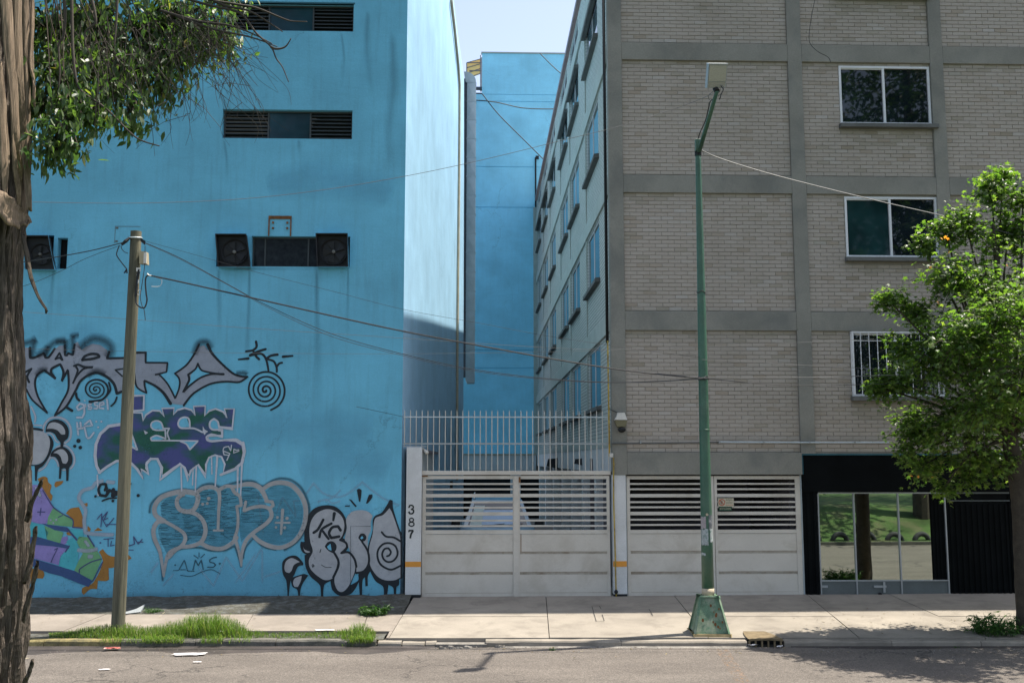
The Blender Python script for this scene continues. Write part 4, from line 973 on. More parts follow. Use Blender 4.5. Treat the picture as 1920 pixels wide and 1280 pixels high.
# faint old tags in pale paint low on the wall
gG = paint('graffiti_trace', bb, SP['trace'], strokes=[
    (Z9([(1040,540),(1100,450),(1180,530),(1290,560),(1380,530),(1490,440),(1640,560),(1790,630)]), 7.2), (Z9([(1190,590),(1260,560),(1320,500)]), 6.4), (Z9([(1130,600),(1200,580),(1250,610),(1320,590)]), 6.4),
    (Z9([(690,960),(530,1230),(400,1040),(300,1270),(180,1120)]), 5.6), (Z9([(690,960),(690,1250)]), 5.6), (Z9([(700,1200),(850,1150)]), 5.6), (Z9([(650,520),(700,860)]), 4.8), (Z9([(800,700),(850,560),(960,720),(940,590),(990,590)]), 4.8),
    (Z5([(70,1130),(160,1000)]), 8.0), (Z5([(200,1270),(330,1130)]), 5.6), (Z5([(990,1240),(1230,900)]), 5.6), (Z4([(1000,870),(1080,830),(1060,950)]), 12.8)], kind='stuff', layer=1, soft=True)
# 5 --- black and white round figure-like bubble letters at the corner ('KC')
gH = paint('graffiti_outline', bb, SP['black'], fills=[
    Z6([(340,520),(360,400),(430,300),(540,260),(650,270),(730,330),(775,420),(775,520),(740,600),(790,640),(795,700),(770,740),(830,750),(880,840),(885,930),(850,1010),(820,1090),(900,1040),(905,970),(1000,880),(1012,790),(1000,700),(1050,520),(1050,420),(1075,370),(1150,330),(1230,200),(1260,210),(1265,300),(1335,520),(1360,560),(1360,1020),(1330,1035),(1325,1090),(1300,1110),(1295,1215),(1270,1210),(1265,1120),(1215,1090),(1200,1215),(1165,1210),(1160,1110),(1080,1050),(1025,950),(1000,1000),(1000,1100),(975,1105),(970,1010),(945,1040),(940,1195),(915,1195),(905,1060),(870,1130),(810,1190),(700,1200),(630,1140),(610,1050),(545,1090),(535,1225),(510,1225),(505,1110),(480,1070),(400,1000),(350,900),(340,780),(380,760),(340,640)]),
    Z6([(105,900),(115,840),(180,790),(260,790),(325,860),(325,885),(270,900),(235,980),(215,1010),(330,975),(380,990),(330,1060),(300,1130),(292,1215),(275,1215),(262,1140),(215,1110),(195,1040),(185,1100),(175,1205),(162,1205),(150,1050),(115,980)]),
    Z6([(295,690),(300,640),(345,640),(370,690),(425,720),(420,760),(370,770),(320,750)]),
    Z6([(800,195),(830,205),(885,270),(870,278)]), Z6([(885,100),(905,85),(935,105),(922,220),(908,222)]), Z6([(980,240),(1010,150),(1045,145),(1048,175),(1000,240)])], layer=4)
gH['label'] = 'black outlined white bubble letters with a KC tag at the wall corner'
paint('fill', gH, SP['silver2'], fills=[
    Z6([(390,520),(410,420),(470,340),(570,300),(660,320),(730,380),(755,470),(735,570),(700,620),(770,650),(775,700),(715,750),(820,770),(865,860),(860,960),(800,1100),(740,1160),(690,1150),(655,1080),(655,1000),(690,900),(690,830),(640,1010),(560,1040),(480,1000),(400,920),(385,830),(425,740),(400,640)]),
    Z6([(775,400),(830,330),(920,310),(1000,325),(1050,370),(1030,440),(1030,520),(1000,600),(1000,880),(960,945),(880,960),(875,850),(820,760),(800,700),(760,620),(780,500)]),
    Z6([(1075,400),(1160,360),(1225,290),(1250,330),(1330,560),(1340,640),(1340,1010),(1280,1040),(1180,1040),(1100,1000),(1040,920),(1020,860),(1015,700),(1050,560)]),
    Z6([(130,900),(150,840),(210,810),(290,850),(230,880),(205,940),(180,965),(140,950)]), Z6([(220,1070),(240,1020),(310,995),(300,1050),(270,1110),(235,1110)]), Z6([(325,690),(340,720),(400,745),(370,755),(340,740)])], split=True, layer=5)
paint('inner_line', gH, SP['black'], strokes=[(Z6([(640,740),(690,830),(690,900),(640,1010)]), (4,4.4,4.4)), (Z6([(710,620),(770,650),(780,700),(720,760),(800,750),(860,820),(880,900)]), 4.0), (Z6([(940,640),(1000,740),(1010,860),(960,945),(880,965)]), (3.4,4,4)),
    (Z6([(1200,790),(1225,780),(1240,745),(1215,708),(1175,715),(1150,765),(1165,820),(1210,850),(1270,835),(1310,770),(1290,690),(1230,655),(1160,665),(1110,720),(1100,790),(1125,865),(1180,910),(1250,930),(1340,890)]), 3.6), (Z6([(1145,540),(1190,585),(1270,595),(1340,635)]), 3.6),
    (Z6([(435,545),(480,510),(535,410)]), (5,4.6)), (Z6([(495,590),(520,510),(620,450)]), 4.6), (Z6([(530,530),(590,610)]), 4.4), (Z6([(715,520),(690,480),(630,490),(595,550),(620,600),(700,585)]), 5.0), (Z6([(650,345),(640,415)]), (6,4)),
    (Z6([(765,270),(810,265)]), 2), (Z6([(425,875),(440,890),(425,905),(418,885)]), 1.6), (Z6([(510,720),(500,750)]), 1.6), (Z6([(515,880),(560,905),(620,905)]), 1.0)], kind='stuff', layer=7)
paint('inner_drop', gH, SP['black'], fills=[Z6([(550,690),(580,645),(630,635),(670,670),(670,720),(640,760),(590,735)]), Z6([(900,600),(920,560),(960,555),(985,590),(970,630),(930,640)])], split=True, layer=6)
paint('drop_eye', gH, SP['blue_hole'], fills=[Z6([(575,690),(610,660),(622,730),(590,720)]), Z6([(920,600),(940,580),(955,600),(935,615)])], split=True, layer=7)
# 6 --- lilac, lime and turquoise wild-style letters behind the wooden pole
gI = paint('graffiti_fill', bb, SP['lilac'], fills=[Z4([(60,110),(180,105),(235,160),(330,330),(320,400),(270,500),(180,505),(60,470)]), Z4([(60,730),(160,715),(350,745),(480,770),(410,850),(390,940),(60,850)]), Z4([(420,650),(480,635),(485,690),(440,730),(410,710)])], layer=3)
gI['label'] = 'lilac, lime and turquoise angular letters half hidden behind the pole'
paint('green_fill', gI, SP['lime'], fills=[Z4([(330,345),(430,410),(535,470),(535,540),(270,515),(280,440)]), Z4([(240,530),(440,600),(400,720),(270,680)]), Z4([(600,640),(700,650),(760,740),(800,800),(840,880),(745,1100),(550,1000),(600,890),(640,820),(580,700)])], split=True, layer=4, sm=False)
paint('turquoise_fill', gI, SP['turq'], fills=[Z4([(60,490),(230,520),(280,600),(260,670),(60,630)]), Z4([(490,560),(640,575),(650,640),(590,670)]), Z4([(470,690),(560,640),(600,760),(590,900),(550,1010),(390,945),(410,850),(500,740)])], split=True, layer=4, sm=False)
paint('ochre_blob', gI, SP['ochre'], fills=[Z4([(170,40),(230,15),(270,30),(280,75),(315,110),(300,180),(325,220),(310,275),(240,170)]), Z4([(345,110),(360,70),(440,60),(420,95),(360,130)]), Z4([(465,400),(510,350),(600,335),(640,440),(640,560),(540,545),(540,470)]), Z4([(640,300),(690,290),(690,330),(660,320)]), Z4([(690,530),(725,560),(715,590),(690,585)]), Z4([(755,585),(800,548),(850,580)]),
    Z4([(810,800),(850,770),(900,830),(970,850),(1110,830),(1150,870),(1110,890),(980,960),(910,970),(915,1090),(880,1105),(800,1100),(790,1190),(720,1190),(650,1250),(630,1220),(640,1175),(750,1120),(850,910)]), Z4([(60,980),(200,975),(240,1030),(225,1080),(150,1080),(60,1130)]), Z4([(470,600),(510,590),(525,630),(480,625)])], split=True, layer=2)
paint('navy_bar', gI, SP['navy'], fills=[Z4([(60,650),(160,640),(490,735),(500,770),(350,745),(60,720)]), Z4([(60,850),(120,870),(560,1000),(745,1105),(700,1165),(600,1130),(420,1055),(280,1020),(60,930)]), Z4([(215,505),(480,545),(490,595),(350,575)])], split=True, layer=5, sm=False)
paint('ink_line', gI, SP['indigo'], strokes=[(Z4([(225,160),(330,330),(440,410),(535,465),(535,545),(640,552)]), 2), (Z4([(480,560),(575,675)]), 3), (Z4([(690,630),(760,740)]), 2.4), (Z4([(605,1020),(610,980),(720,910),(835,875)]), 2), (Z4([(850,905),(745,1105)]), 2), (Z4([(500,740),(460,800)]), 2.6), (Z4([(345,780),(380,760),(330,860),(310,910)]), 1.6), (Z4([(170,385),(245,385)]), 2), (Z4([(205,345),(195,420)]), 1.8), (Z4([(385,440),(430,420)]), 1.6)], kind='stuff', layer=6)
paint('pale_swipe', gI, SP['pinkwhite'], strokes=[(Z4([(860,60),(780,80),(740,130),(640,165),(600,240),(640,310),(670,370),(655,480),(670,600),(760,615),(970,625)]), 9), (Z4([(580,780),(700,790),(800,770)]), 9), (Z4([(660,680),(710,750)]), 7), (Z4([(690,850),(750,850)]), 10), (Z4([(150,120),(200,230)]), 8), (Z4([(880,70),(980,80)]), 9)], dots=[((95,974.5),3),((105.5,974),3),((100,980),3)], kind='stuff', layer=7, soft=True)
gJ = paint('graffiti_tag', bb, SP['black'], strokes=[(Z4([(900,190),(880,95),(830,100),(805,150),(820,210),(880,220),(920,160),(1000,180),(1060,170),(1110,130),(1140,90)]), (5,4.5,5,6,5,3.5)), (Z4([(870,160),(885,115)]), 4), (Z4([(845,270),(910,245),(990,240)]), 3), (Z4([(1050,200),(1120,270)]), 4), (Z4([(960,150),(950,220),(990,200)]), 6)], dots=[((179,930),2.4),((211.5,938.5),2.6),((300-41,928.5),3.0)], kind='stuff', layer=8)
gJ['label'] = 'black tag crossing behind the wooden pole'
gK = paint('graffiti_tag', bb, SP['indigo'], strokes=[(Z4([(790,460),(840,400),(830,540)]), 1.6), (Z4([(840,450),(900,380),(860,470),(900,450)]), 1.6), (Z4([(840,450),(890,540),(965,450)]), 1.6), (Z4([(890,515),(990,515)]), 1.5), (Z4([(860,670),(960,660)]), 1.6), (Z4([(905,670),(905,745)]), 1.6), (Z4([(940,690),(930,740),(970,730)]), 1.6), (Z4([(1090,660),(1120,740),(1180,720),(1170,640),(1220,720),(1260,670)]), 1.9), (Z4([(1220,700),(1270,700)]), 1.6), (Z4([(1110,780),(1170,782)]), 1.4)], dots=[((188,1017),1.6)], kind='stuff', layer=8)
gK['label'] = 'thin indigo handwriting beside the wooden pole'
paint('door_seam', gH, SP['thin'], strokes=[([(657,1112),(657.5,986),(694.5,986)], 1.0)], kind='stuff', layer=8, sm=False)
# rain stains under the fan hoods
paint('rain_stain', bb, SP['stain'], strokes=[([(410,503),(410,560),(411,640)], (6,12,16)), ([(468,503),(467,570),(464,650),(462,700)], (6,9,14,16)), ([(594,502),(594,580),(596,690),(594,790)], (7,14,24,20)), ([(653,502),(652,560),(651,640)], (5,8,12)), ([(100,506),(97,540),(90,610)], (6,10,14)), ([(415,504),(645,504)], 8)], split=True, layer=0, soft=True, fade=.75)

SP['repaint'] = spray('repaint_cyan', (0.150, 0.460, 0.630), soft=True, alpha=.36, gain=1.1)
for k_, st_ in enumerate(([(300,1060),(420,1075),(560,1058)], [(330,985),(500,1000),(700,960)], [(560,880),(640,860),(730,880)], [(450,820),(560,800),(700,810)], [(120,700),(160,640),(200,700)], [(500,350),(600,335),(740,360)])):
    paint('repaint_patch', bb, SP['repaint'], strokes=[(st_, (60,95,70))], layer=0, soft=True)
SP['grime'] = spray('old_grime', (0.05, 0.115, 0.140), soft=True, alpha=.20, gain=1.1)
for st_, w_ in (([(690,20),(688,90),(700,200)], (10,20,14)), ([(420,262),(425,300),(424,350)], (5,9,12)), ([(560,262),(562,290)], (8,14)), ([(735,60),(738,160),(728,260),(740,330)], (16,26,22,16)), ([(70,1117),(300,1116),(560,1117),(745,1114)], (22,14,18,24)), ([(640,62),(645,110),(640,170)], (5,9,10)), ([(430,60),(428,110),(432,160)], (5,9,12))):
    paint('grime_streak', bb, SP['grime'], strokes=[(st_, w_)], layer=0, soft=True, fade=.6)
# ------------------------------------------------------------------ beige brick apartment building on the right
ab = thing('apartment_building', 'beige brick apartment building with grey concrete bands and columns', 'building', (PX(1144,560), 0, BASE_Z), 'b')
XA = PX(1144,560); c1 = PX(1171,560); c2a, c2b = PX(1491,560), PX(1518,560); c3a, c3b = PX(1750.5,280), PX(1775,280)
c4a = c3b+3.15; c4b = c4a+0.27; XEND = c4b+6
PARA = 14.28
bands = [(PZ(847.8), PZ(889.5)), (PZ(584.8), PZ(619.8)), (PZ(330.3), PZ(362.7)), (PZ(82.7), PZ(114.9))]     # (top, bottom)
pitch = (bands[3][0]-bands[1][0])/2; bands.append((bands[3][0]+pitch, bands[3][1]+pitch))
SHOP_X = PX(1503, 860); SHOP_T = PZ(850.5, 1600)
PR = -0.045                                         # columns and bands stand proud of the brick
LINT_B = bands[0][1]
gm = G(); gm.box(XA+.02, XEND, 0.045, 0.16, BASE_Z-.05, PARA-.05)
# mortar backing with real openings for the windows
wins = {'W1': (1574,1744,125,234), 'W2': (1585,1758,369.5,483), 'W3': (1596,1770,622,743)}
hol = []
for k, (a, b_, t, d) in wins.items():
    xm = (a+b_)/2; hol.append((PX(a,(t+d)/2), PX(b_,(t+d)/2), P(xm,d)[1], P(xm,t)[1]))
wW = hol[0][1]-hol[0][0]; hol.append((hol[0][0], hol[0][1], hol[0][2]+pitch, hol[0][3]+pitch))
back = G(); holes_wall(back, c1-.02, XEND, SHOP_T+.0, PARA-.1, hol, 0.0085, 0.14)
part('mortar_bed', back, M['mortar'], ab)
# columns and bands (butted: bands run between the columns)
zs_top = PARA
def conc(name, x0, x1, z0, z1, y0=PR, y1=0.14, mat='concrete'):
    g = G(); n = max(1, int(max(x1-x0, z1-z0)/0.3)); 
    if x1-x0 > z1-z0:
        for i in range(n): pass
    g.cbox(x0, x1, y0, y1, z0, z1, .006); return part(name, g, M[mat], ab)
for (a, b_) in ((XA, c1), (c2a, c2b), (c3a, c3b), (c4a, c4b)):
    z0 = LINT_B if a == XA else (bands[0][0] if a == c2a else SHOP_T)
    if a == c2a: z0 = SHOP_T
    conc('column', a, b_, z0, PARA-.12)
for (zt, zb) in bands[1:]:
    for (a, b_) in ((c1, c2a), (c2b, c3a), (c3b, c4a), (c4b, XEND)): conc('floor_band', a+.001, b_-.001, zb, zt, PR+.003)
conc('floor_band', c1+.001, SHOP_X-.003, LINT_B, bands[0][0], PR+.003)
conc('parapet_band', XA+.001, XEND, PARA-.119, PARA+.0, PR-.01)
# bricks
BL, BH, MJ = 0.2335, 0.0665, 0.0085
PXB = BL+MJ; PZB = BH+0.0097
brick_me = mesh('brick', G().cbox(0, BL, 0, 0.05, 0, BH, .003), M['brick']); brick_me2 = mesh('brick', G().cbox(0, BL, 0, 0.05, 0, BH, .003), M['brick_moss'])
gb = G(); single = []
def brick_panel(x0, x1, z0, z1, holes, singles=False, odd=0):
    row = 0; z = z1-0.004-BH
    rr = random.Random(int(x0*100)+int(z0*10))
    while z > z0-0.02:
        zb = max(z, z0+0.002); zt = z+BH
        if zt-zb < .015: break
        off = 0 if (row+odd) % 2 else -PXB/2
        x = x0+0.006+off
        while x < x1-0.01:
            a, b_ = max(x, x0+.004), min(x+BL, x1-.004)
            segs = [(a, b_)]
            for h in holes:
                if zb < h[3]-.01 and zt > h[2]+.01:
                    ns_ = []
                    for s_ in segs:
                        if s_[1] <= h[0] or s_[0] >= h[1]: ns_.append(s_)
                        else:
                            if h[0]-s_[0] > .03: ns_.append((s_[0], h[0]-.004))
                            if s_[1]-h[1] > .03: ns_.append((h[1]+.004, s_[1]))
                    segs = ns_
            for a, b_ in segs:
                if b_-a < .03: continue
                dy = rr.uniform(-.003, .003); dz = rr.uniform(-.0012, .0012)
                moss = rr.random() < (.62, .34, .12)[min(row, 2)]*(1 if row < 3 else 0) + .03
                for h in hol:
                    if h[0]-.1 < a < h[1]+.1 and 0 < h[2]-.085-zb < .42 and rr.random() < .55: moss = True
                full = abs(b_-a-BL) < .002 and zb == z
                if singles and full and len(single) < 298:
                    single.append((a, dy, zb+dz, moss))
                else:
                    gb.cbox(a, b_, dy, .05, zb+dz, zt+dz, .003, 1 if moss else 0)
            x += PXB
        z -= PZB; row += 1
levels_ = [(bands[0][0], bands[1][1]), (bands[1][0], bands[2][1]), (bands[2][0], bands[3][1]), (bands[3][0], bands[4][1]), (bands[4][0], PARA-.12)]
sill_holes = []
for k, h in enumerate(hol): sill_holes.append((h[0]-.03, h[1]+.09, h[2]-.085, h[2]+.0))
for li, (z0, z1) in enumerate(levels_):
    for ci, (a, b_) in enumerate(((c1, c2a), (c2b, c3a), (c3b, c4a))):
        zz0 = z0 if not (li == 0 and ci > 0) else SHOP_T+.004
        brick_panel(a, b_, zz0, z1, hol+sill_holes if ci == 1 else [], singles=(li == 0 and ci == 0), odd=(li+ci) % 2)
gb.box(c4b+.01, XEND, .0, .05, SHOP_T, PARA-.13)
o = part('brick_field', gb, [M['brick'], M['brick_moss']], ab, kind='stuff')
for a in single: inst('brick', brick_me2 if a[3] else brick_me, ab, a[:3])
# white sliding windows with sills
def slide_window(h, glz=('glass','glass'), split=.49, name='window'):
    x0,x1,z0,z1 = h; t=.042; ya, yb = -.010, .05; xm = x0+(x1-x0)*split
    g = G(); g.box(x0,x1,ya,yb,z1-t,z1); g.box(x0,x1,ya,yb,z0,z0+t)
    for a in (x0, x1-t): g.box(a,a+t,ya+.001,yb,z0+t,z1-t)
    g.box(xm-t/2, xm+t/2, ya+.004, yb+.01, z0+t, z1-t)
    # inner sash of the left leaf, a little behind
    g.box(x0+t, xm-t/2, ya+.02, yb, z1-t-.022, z1-t-.001); 
    w = part(name, g, M['white_alu'], ab)
    for (a, b_, mt, yy) in ((x0+t, xm-t/2, glz[0], .034), (xm+t/2, x1-t, glz[1], .028)):
        part('pane', G().box(a+.0005, b_-.0005, yy, yy+.005, z0+t, z1-t), M[mt], w)
    gs_ = G(); gs_.hexa([(x0-.03,-.13,z0-.085),(x1+.09,-.13,z0-.085),(x1+.09,.012,z0-.085),(x0-.03,.012,z0-.085),(x0-.03,-.13,z0-.012),(x1+.09,-.13,z0-.012),(x1+.09,.012,z0-.001),(x0-.03,.012,z0-.001)])
    part('sill', gs_, M['sill'], w); return w
slide_window(hol[0]); slide_window(hol[1], ('glass_teal','glass')); w3 = slide_window(hol[2]); slide_window(hol[3])
# security bars over the lowest window
x0,x1,z0,z1 = hol[2]; yb_ = -.085
g = G(); g.box(x0-.005, x1, yb_-.01, yb_+.01, z1-.03, z1-.005); g.box(x0-.005, x1, yb_-.008, yb_+.008, z0+.012, z0+.03)
g.box(x0-.005,x0+.03,yb_-.009,yb_+.009,z0+.03,z1-.03); g.box(x0, x1, yb_-.006, yb_+.006, z1-.19, z1-.178)
for a in (x0, x1-.02): g.box(a, a+.02, yb_+.011, -.012, z1-.03, z1-.01); 
gr_ = part('window_grille', g, M['white_alu'], ab)
n = 11
for k in range(1, n):
    xx = x0+.0+(x1-x0)*k/n
    bar = G().tube([(xx, yb_, z0+.02), (xx, yb_, z1-.02)], .0075, 6)
    if k % 2 == 1:
        for zc in (z0+.42*(z1-z0), z0+.66*(z1-z0)): bar.lathe([(.007,-.03),(.015,0),(.007,.03)], 6, (xx, yb_, zc))
    part('bar', bar, M['white_alu'], gr_)
# flank facing the alley
LEN = 25.0
gf = G(); gf.quad((XA+.03, 0.01, BASE_Z), (XA+.03, LEN, BASE_Z), (XA+.03, LEN, PARA), (XA+.03, 0.01, PARA))
GF_T = 2.98; GF_B = 2.50
bay = [3.0, 7.15, 10.4, 15.1, 19.0, 23.0]          # distance of each window's middle from the street front
ww, wh = 2.3, 1.28
fz = [zb-.035-wh for (zt, zb) in bands[1:]] + [PARA-.12-.05-wh]
tmp = holes_wall(G(), 0.142, LEN, GF_B, PARA-.1, [(d-ww/2, d+ww/2, z, z+wh) for d in bay for z in fz], 0.0, 0.13)
gf = G().add([(XA+.03+y, x, z) for x, y, z in tmp.v], [f[::-1] for f in tmp.f])
part('flank_wall', gf, M['side_brick'], ab)
for (zt, zb) in bands[1:]:
    part('flank_band', G().box(XA-.01, XA+.05, 0.143, LEN, zb, zt), M['side_conc'], ab)
part('flank_band', G().box(XA-.01, XA+.05, 0.143, LEN, GF_T, GF_T+.16), M['side_conc'], ab)
part('coping', G().box(XA-.05, XA+.25, -.05, LEN, PARA+.001, PARA+.14), M['coping'], ab)
part('roof', G().box(XA+.26, XEND, .15, LEN, PARA-.4, PARA-.3), M['concrete'], ab)
part('rear_wall', G().box(XA+.03, XEND, LEN, LEN+.2, 0, PARA), M['side_conc'], ab)
part('end_wall', G().box(XEND, XEND+.2, 0, LEN, 0, PARA), M['side_conc'], ab)
# flank windows: one of each piece, then copies in six bays and five floors
fr_me = None
gfr = G(); t=.032; ya, yb2 = .022, .06
for (a, b_, c_, d_) in ((0,ww,wh-t,wh),(0,ww,0,t),(0,t,t,wh-t),(ww-t,ww,t,wh-t),(ww*.5-t/2,ww*.5+t/2,t,wh-t)):
    gfr.box(ya, yb2, a, b_, c_, d_)
fr_me = mesh('flank_window', gfr, M['white_alu'])
pane_me = mesh('pane', G().box(.034, .04, t, ww*.5-t/2, t, wh-t), M['glass_side'])
pane_me2 = mesh('pane', G().box(.030, .036, ww*.5+t/2, ww-t, t, wh-t), M['glass_side'])
sill_me = mesh('sill', G().hexa([(-.11,-.10,-.10),(-.001,-.10,-.10),(-.001,ww+.10,-.10),(-.11,ww+.10,-.10),(-.11,-.10,-.02),(-.001,-.10,-.002),(-.001,ww+.10,-.002),(-.11,ww+.10,-.02)]), M['sill'])
for z in fz[:-1]:
    for d in bay:
        w = inst('flank_window', fr_me, ab, (XA+.03, d-ww/2, z))
        inst('pane', pane_me, w, (XA+.03, d-ww/2, z)); inst('pane', pane_me2, w, (XA+.03, d-ww/2, z)); inst('sill', sill_me, w, (XA+.03, d-ww/2, z))
z = fz[-1]
for d in bay:
    w = inst('flank_window', fr_me, ab, (XA+.03, d-ww/2, z))
    inst('pane', pane_me, w, (XA+.03, d-ww/2, z)); inst('pane', pane_me2, w, (XA+.03, d-ww/2, z)); inst('sill', sill_me, w, (XA+.03, d-ww/2, z))
rib_me = mesh('flank_rib', G().box(-.025, .04, 0, .12, 0, 1), M['side_conc'])
for li in range(len(bands)-1):
    zlo = (bands[li][0] if li else GF_T+.16); zhi = bands[li+1][1]
    for d in bay:
        for dd in (ww/2+.06,):
            o = inst('flank_rib', rib_me, ab, (XA+.03, d+dd, zlo)); o.scale = (1,1,zhi-zlo)
# open ground floor under the flank: white beam, columns and the dark parking behind them
part('parking_beam', G().box(XA+.0, XA+.28, 0.16, LEN, GF_B, GF_T-.001), M['white_wall'], ab)
for d in (2.6, 5.3, 8.2, 11.4, 15.0, 19, 23):
    part('parking_column', G().box(XA+.001, XA+.279, d, d+.38, BASE_Z-.1, GF_B-.001), M['white_wall'], ab)
part('parking_back', G().box(XA+3.4, XA+3.5, .3, LEN, 0, GF_B).box(XA+.3, XEND, .3, LEN, GF_B-.02, GF_B-.001), M['steel_dark'], ab)
part('downpipe', G().tube([(XA-.035, .22, PARA), (XA-.035, .22, PZ(640,1138))], .03, 8), M['black'], ab, smooth=True)
# ------------------------------------------------------------------ rear blue building across the end of the alley
RY = LEN+.25                                          # local depth of its wall
def PB(px, py, ly=RY): return P(px, py, ly)
rb = thing('windowless_building', 'bright blue windowless building closing the end of the alley', 'building', (PB(950,900)[0], RY, BASE_Z), 'b')
xl, zt = PB(904, 100); xl2, zl = PB(862, 176); xr = PB(1075,100)[0]
seams = [PB(950, y)[1] for y in (190.5, 313, 389, 656, 690)]
lev = [0.1]+sorted(seams)
zz_ = sorted(seams)
g = G()
edges = [0.1]+zz_+[zl]
for a, b_ in zip(edges, edges[1:]):
    g.box(xl2-1.5, xr+1, RY, RY+.2, a+.02, b_-.02)
g.box(xl2-1.5, xr+1, RY+.03, RY+.2, .1, zl)
g.box(xl, xr+1, RY+.002, RY+6, zl+.003, zt)
part('wall', g, M['blue_rear'], rb)
part('coping', G().box(xl-.04, xr+1, RY-.03, RY+.2, zt+.001, zt+.06), M['side_conc'], rb)
part('side_strip', G().box(PB(1000,500)[0], PB(1012,500)[0], RY-.25, RY-.02, .1, PB(1000,391)[1]), M['side_conc'], rb)
part('drain_pipe', G().tube([(PB(1004,300)[0], RY-.12, PB(1004,297)[1]), (PB(1004,400)[0], RY-.12, PB(1004,410)[1])], .04, 6).box(PB(1004,300)[0], PB(1008,300)[0]+.05, RY-.16, RY-.08, PB(1004,300)[1], PB(1004,294)[1]), M['black'], rb)
for py in (170, 151):
    a, z = PB(885, py); b_ = PB(905, py)[0]
g = G()
for (y0, y1) in ((147.5,151.5),(159,163)):
    a = PB(880,y0)[0]; b_ = PB(906,y0)[0]; g.box(a, b_, RY+1.0, RY+1.2, PB(890,y1)[1], PB(890,y0)[1])
part('roof_beam', g, M['steel_dark'], rb)
part('roof_beam', G().box(PB(895,172)[0], PB(905,172)[0], RY+.9, RY+1.3, zl+.001, PB(895,170)[1]), M['coping'], rb)
# ground floor of the rear building: pale fascia over dark parking bays, white piers
fz1, fz0 = PB(950, 853)[1], PB(950, 881)[1]
part('parking_fascia', G().box(xl2-1.2, XA-.05, RY-.6, RY-.45, fz0, fz1), M['white_wall'], rb)
part('parking_roof', G().box(xl2-1.2, XA-.05, RY-.45, RY-.01, fz1-.12, fz1-.02), M['white_wall'], rb)
part('fascia_coping', G().box(xl2-1.2, XA-.05, RY-.64, RY-.42, fz1+.001, fz1+.06), M['cream'], rb)
part('parking_bay', G().box(PB(862,900)[0], PB(1024,900)[0], RY-.44, RY-.40, 0.2, fz0), M['dark'], rb)
for a, b_ in ((957,976),(852,866)):
    part('pier', G().box(PB(a,900,RY-.6)[0], PB(b_,900,RY-.6)[0], RY-.62, RY-.45, 0.2, fz0-.001), M['white_wall'], rb)
# yellow hoarding on the roof behind
ya = RY+5
q = [P(875,118,ya), P(901,111,ya), P(901,138,ya), P(880,146,ya), P(875,140,ya)]
g = G().prism([(x,z) for x,z in q], ya, ya+.08)
yh = thing('roof_hoarding', 'small yellow panel on a steel frame on the rear roof', 'hoarding', (q[0][0], ya, P(875,172,ya)[1]), 'b')
part('panel', g, M['yellow_hoard'], yh, fix=True)
g = G()
for a, b_ in (((875,118),(875,140)),((901,104),(901,172)),((903,108),(903,172)),((875,118),(901,111)),((875,127.5),(901,120)),((880,136),(901,129)),((880,146),(901,138)),((875,118),(903,118)),((880,133),(903,133))):
    A, B_ = P(*a, ya-.05), P(*b_, ya-.05); g.tube([(A[0],ya-.05,A[1]),(B_[0],ya-.05,B_[1])], .025, 5)
part('frame', g, M['steel_dark'], yh)
# ------------------------------------------------------------------ ventilation duct at the end of the blue flank
dy_ = 18.4
def PD(px, py): return P(px, py, dy_)
dx0, dx1 = PD(874.5,400)[0], PD(891.5,400)[0]; dz1, dz0 = PD(880,155)[1], PD(880,692)[1]
vd = thing('ventilation_duct', 'tall galvanised ventilation duct with curved top beside the blue wall', 'duct', ((dx0+dx1)/2, dy_, PD(880,722)[1]), 'b')
n = 15; hh = (dz1-dz0)/n; w_ = dx1-dx0
pm_ = G(); a0 = .004
cx = w_/2
pm_.add([(0,0,a0),(w_,0,a0),(w_,0,hh-a0),(0,0,hh-a0),(cx,-.022,hh/2)], [(0,1,4),(1,2,4),(2,3,4),(3,0,4)])
pm_.add([(0,0,0),(w_,0,0),(w_,.35,0),(0,.35,0),(0,0,hh),(w_,0,hh),(w_,.35,hh),(0,.35,hh)], [(1,2,6,5),(3,0,4,7),(2,3,7,6)])
pm_.box(-.012, w_+.012, -.012, .36, hh-.012, hh+.012)
pan = mesh('duct_section', pm_, M['galv'])
for k in range(n): inst('duct_section', pan, vd, (dx0, dy_, dz0+hh*k))
# curved head turning back over the roof, and the turned-in foot
g = G(); rad = .42; cxx = dx1-w_-.32
arc = []
for k in range(9):
    a = math.pi/2*k/8; arc.append(a)
pts_o = [(dx1-rad-.0+rad*math.cos(a)-(0), dz1+.02+rad*math.sin(a)) for a in arc]
pts_i = [(dx1-w_-.02+0.04*math.cos(a)-.06, dz1+.02+.10*math.sin(a)) for a in arc]
poly = pts_o+[(dx0-.12, dz1+.02+rad), (dx0-.05, dz1+.02)]
g.prism(poly, dy_+.001, dy_+.35); part('duct_bend', g, M['galv'], vd, fix=True)
g = G().prism([(dx0,dz0-.001),(dx0,dz0-.38),(dx0+.06,dz0-.5),(dx1-.02,dz0-.5),(dx1,dz0-.40),(dx1,dz0-.001)], dy_+.0, dy_+.7); part('duct_foot', g, M['galv'], vd, fix=True)
part('duct_bracket', G().box(dx0-.12, dx0-.001, dy_+.1, dy_+.2, dz0-.3, dz1+.2), M['steel_dark'], vd)
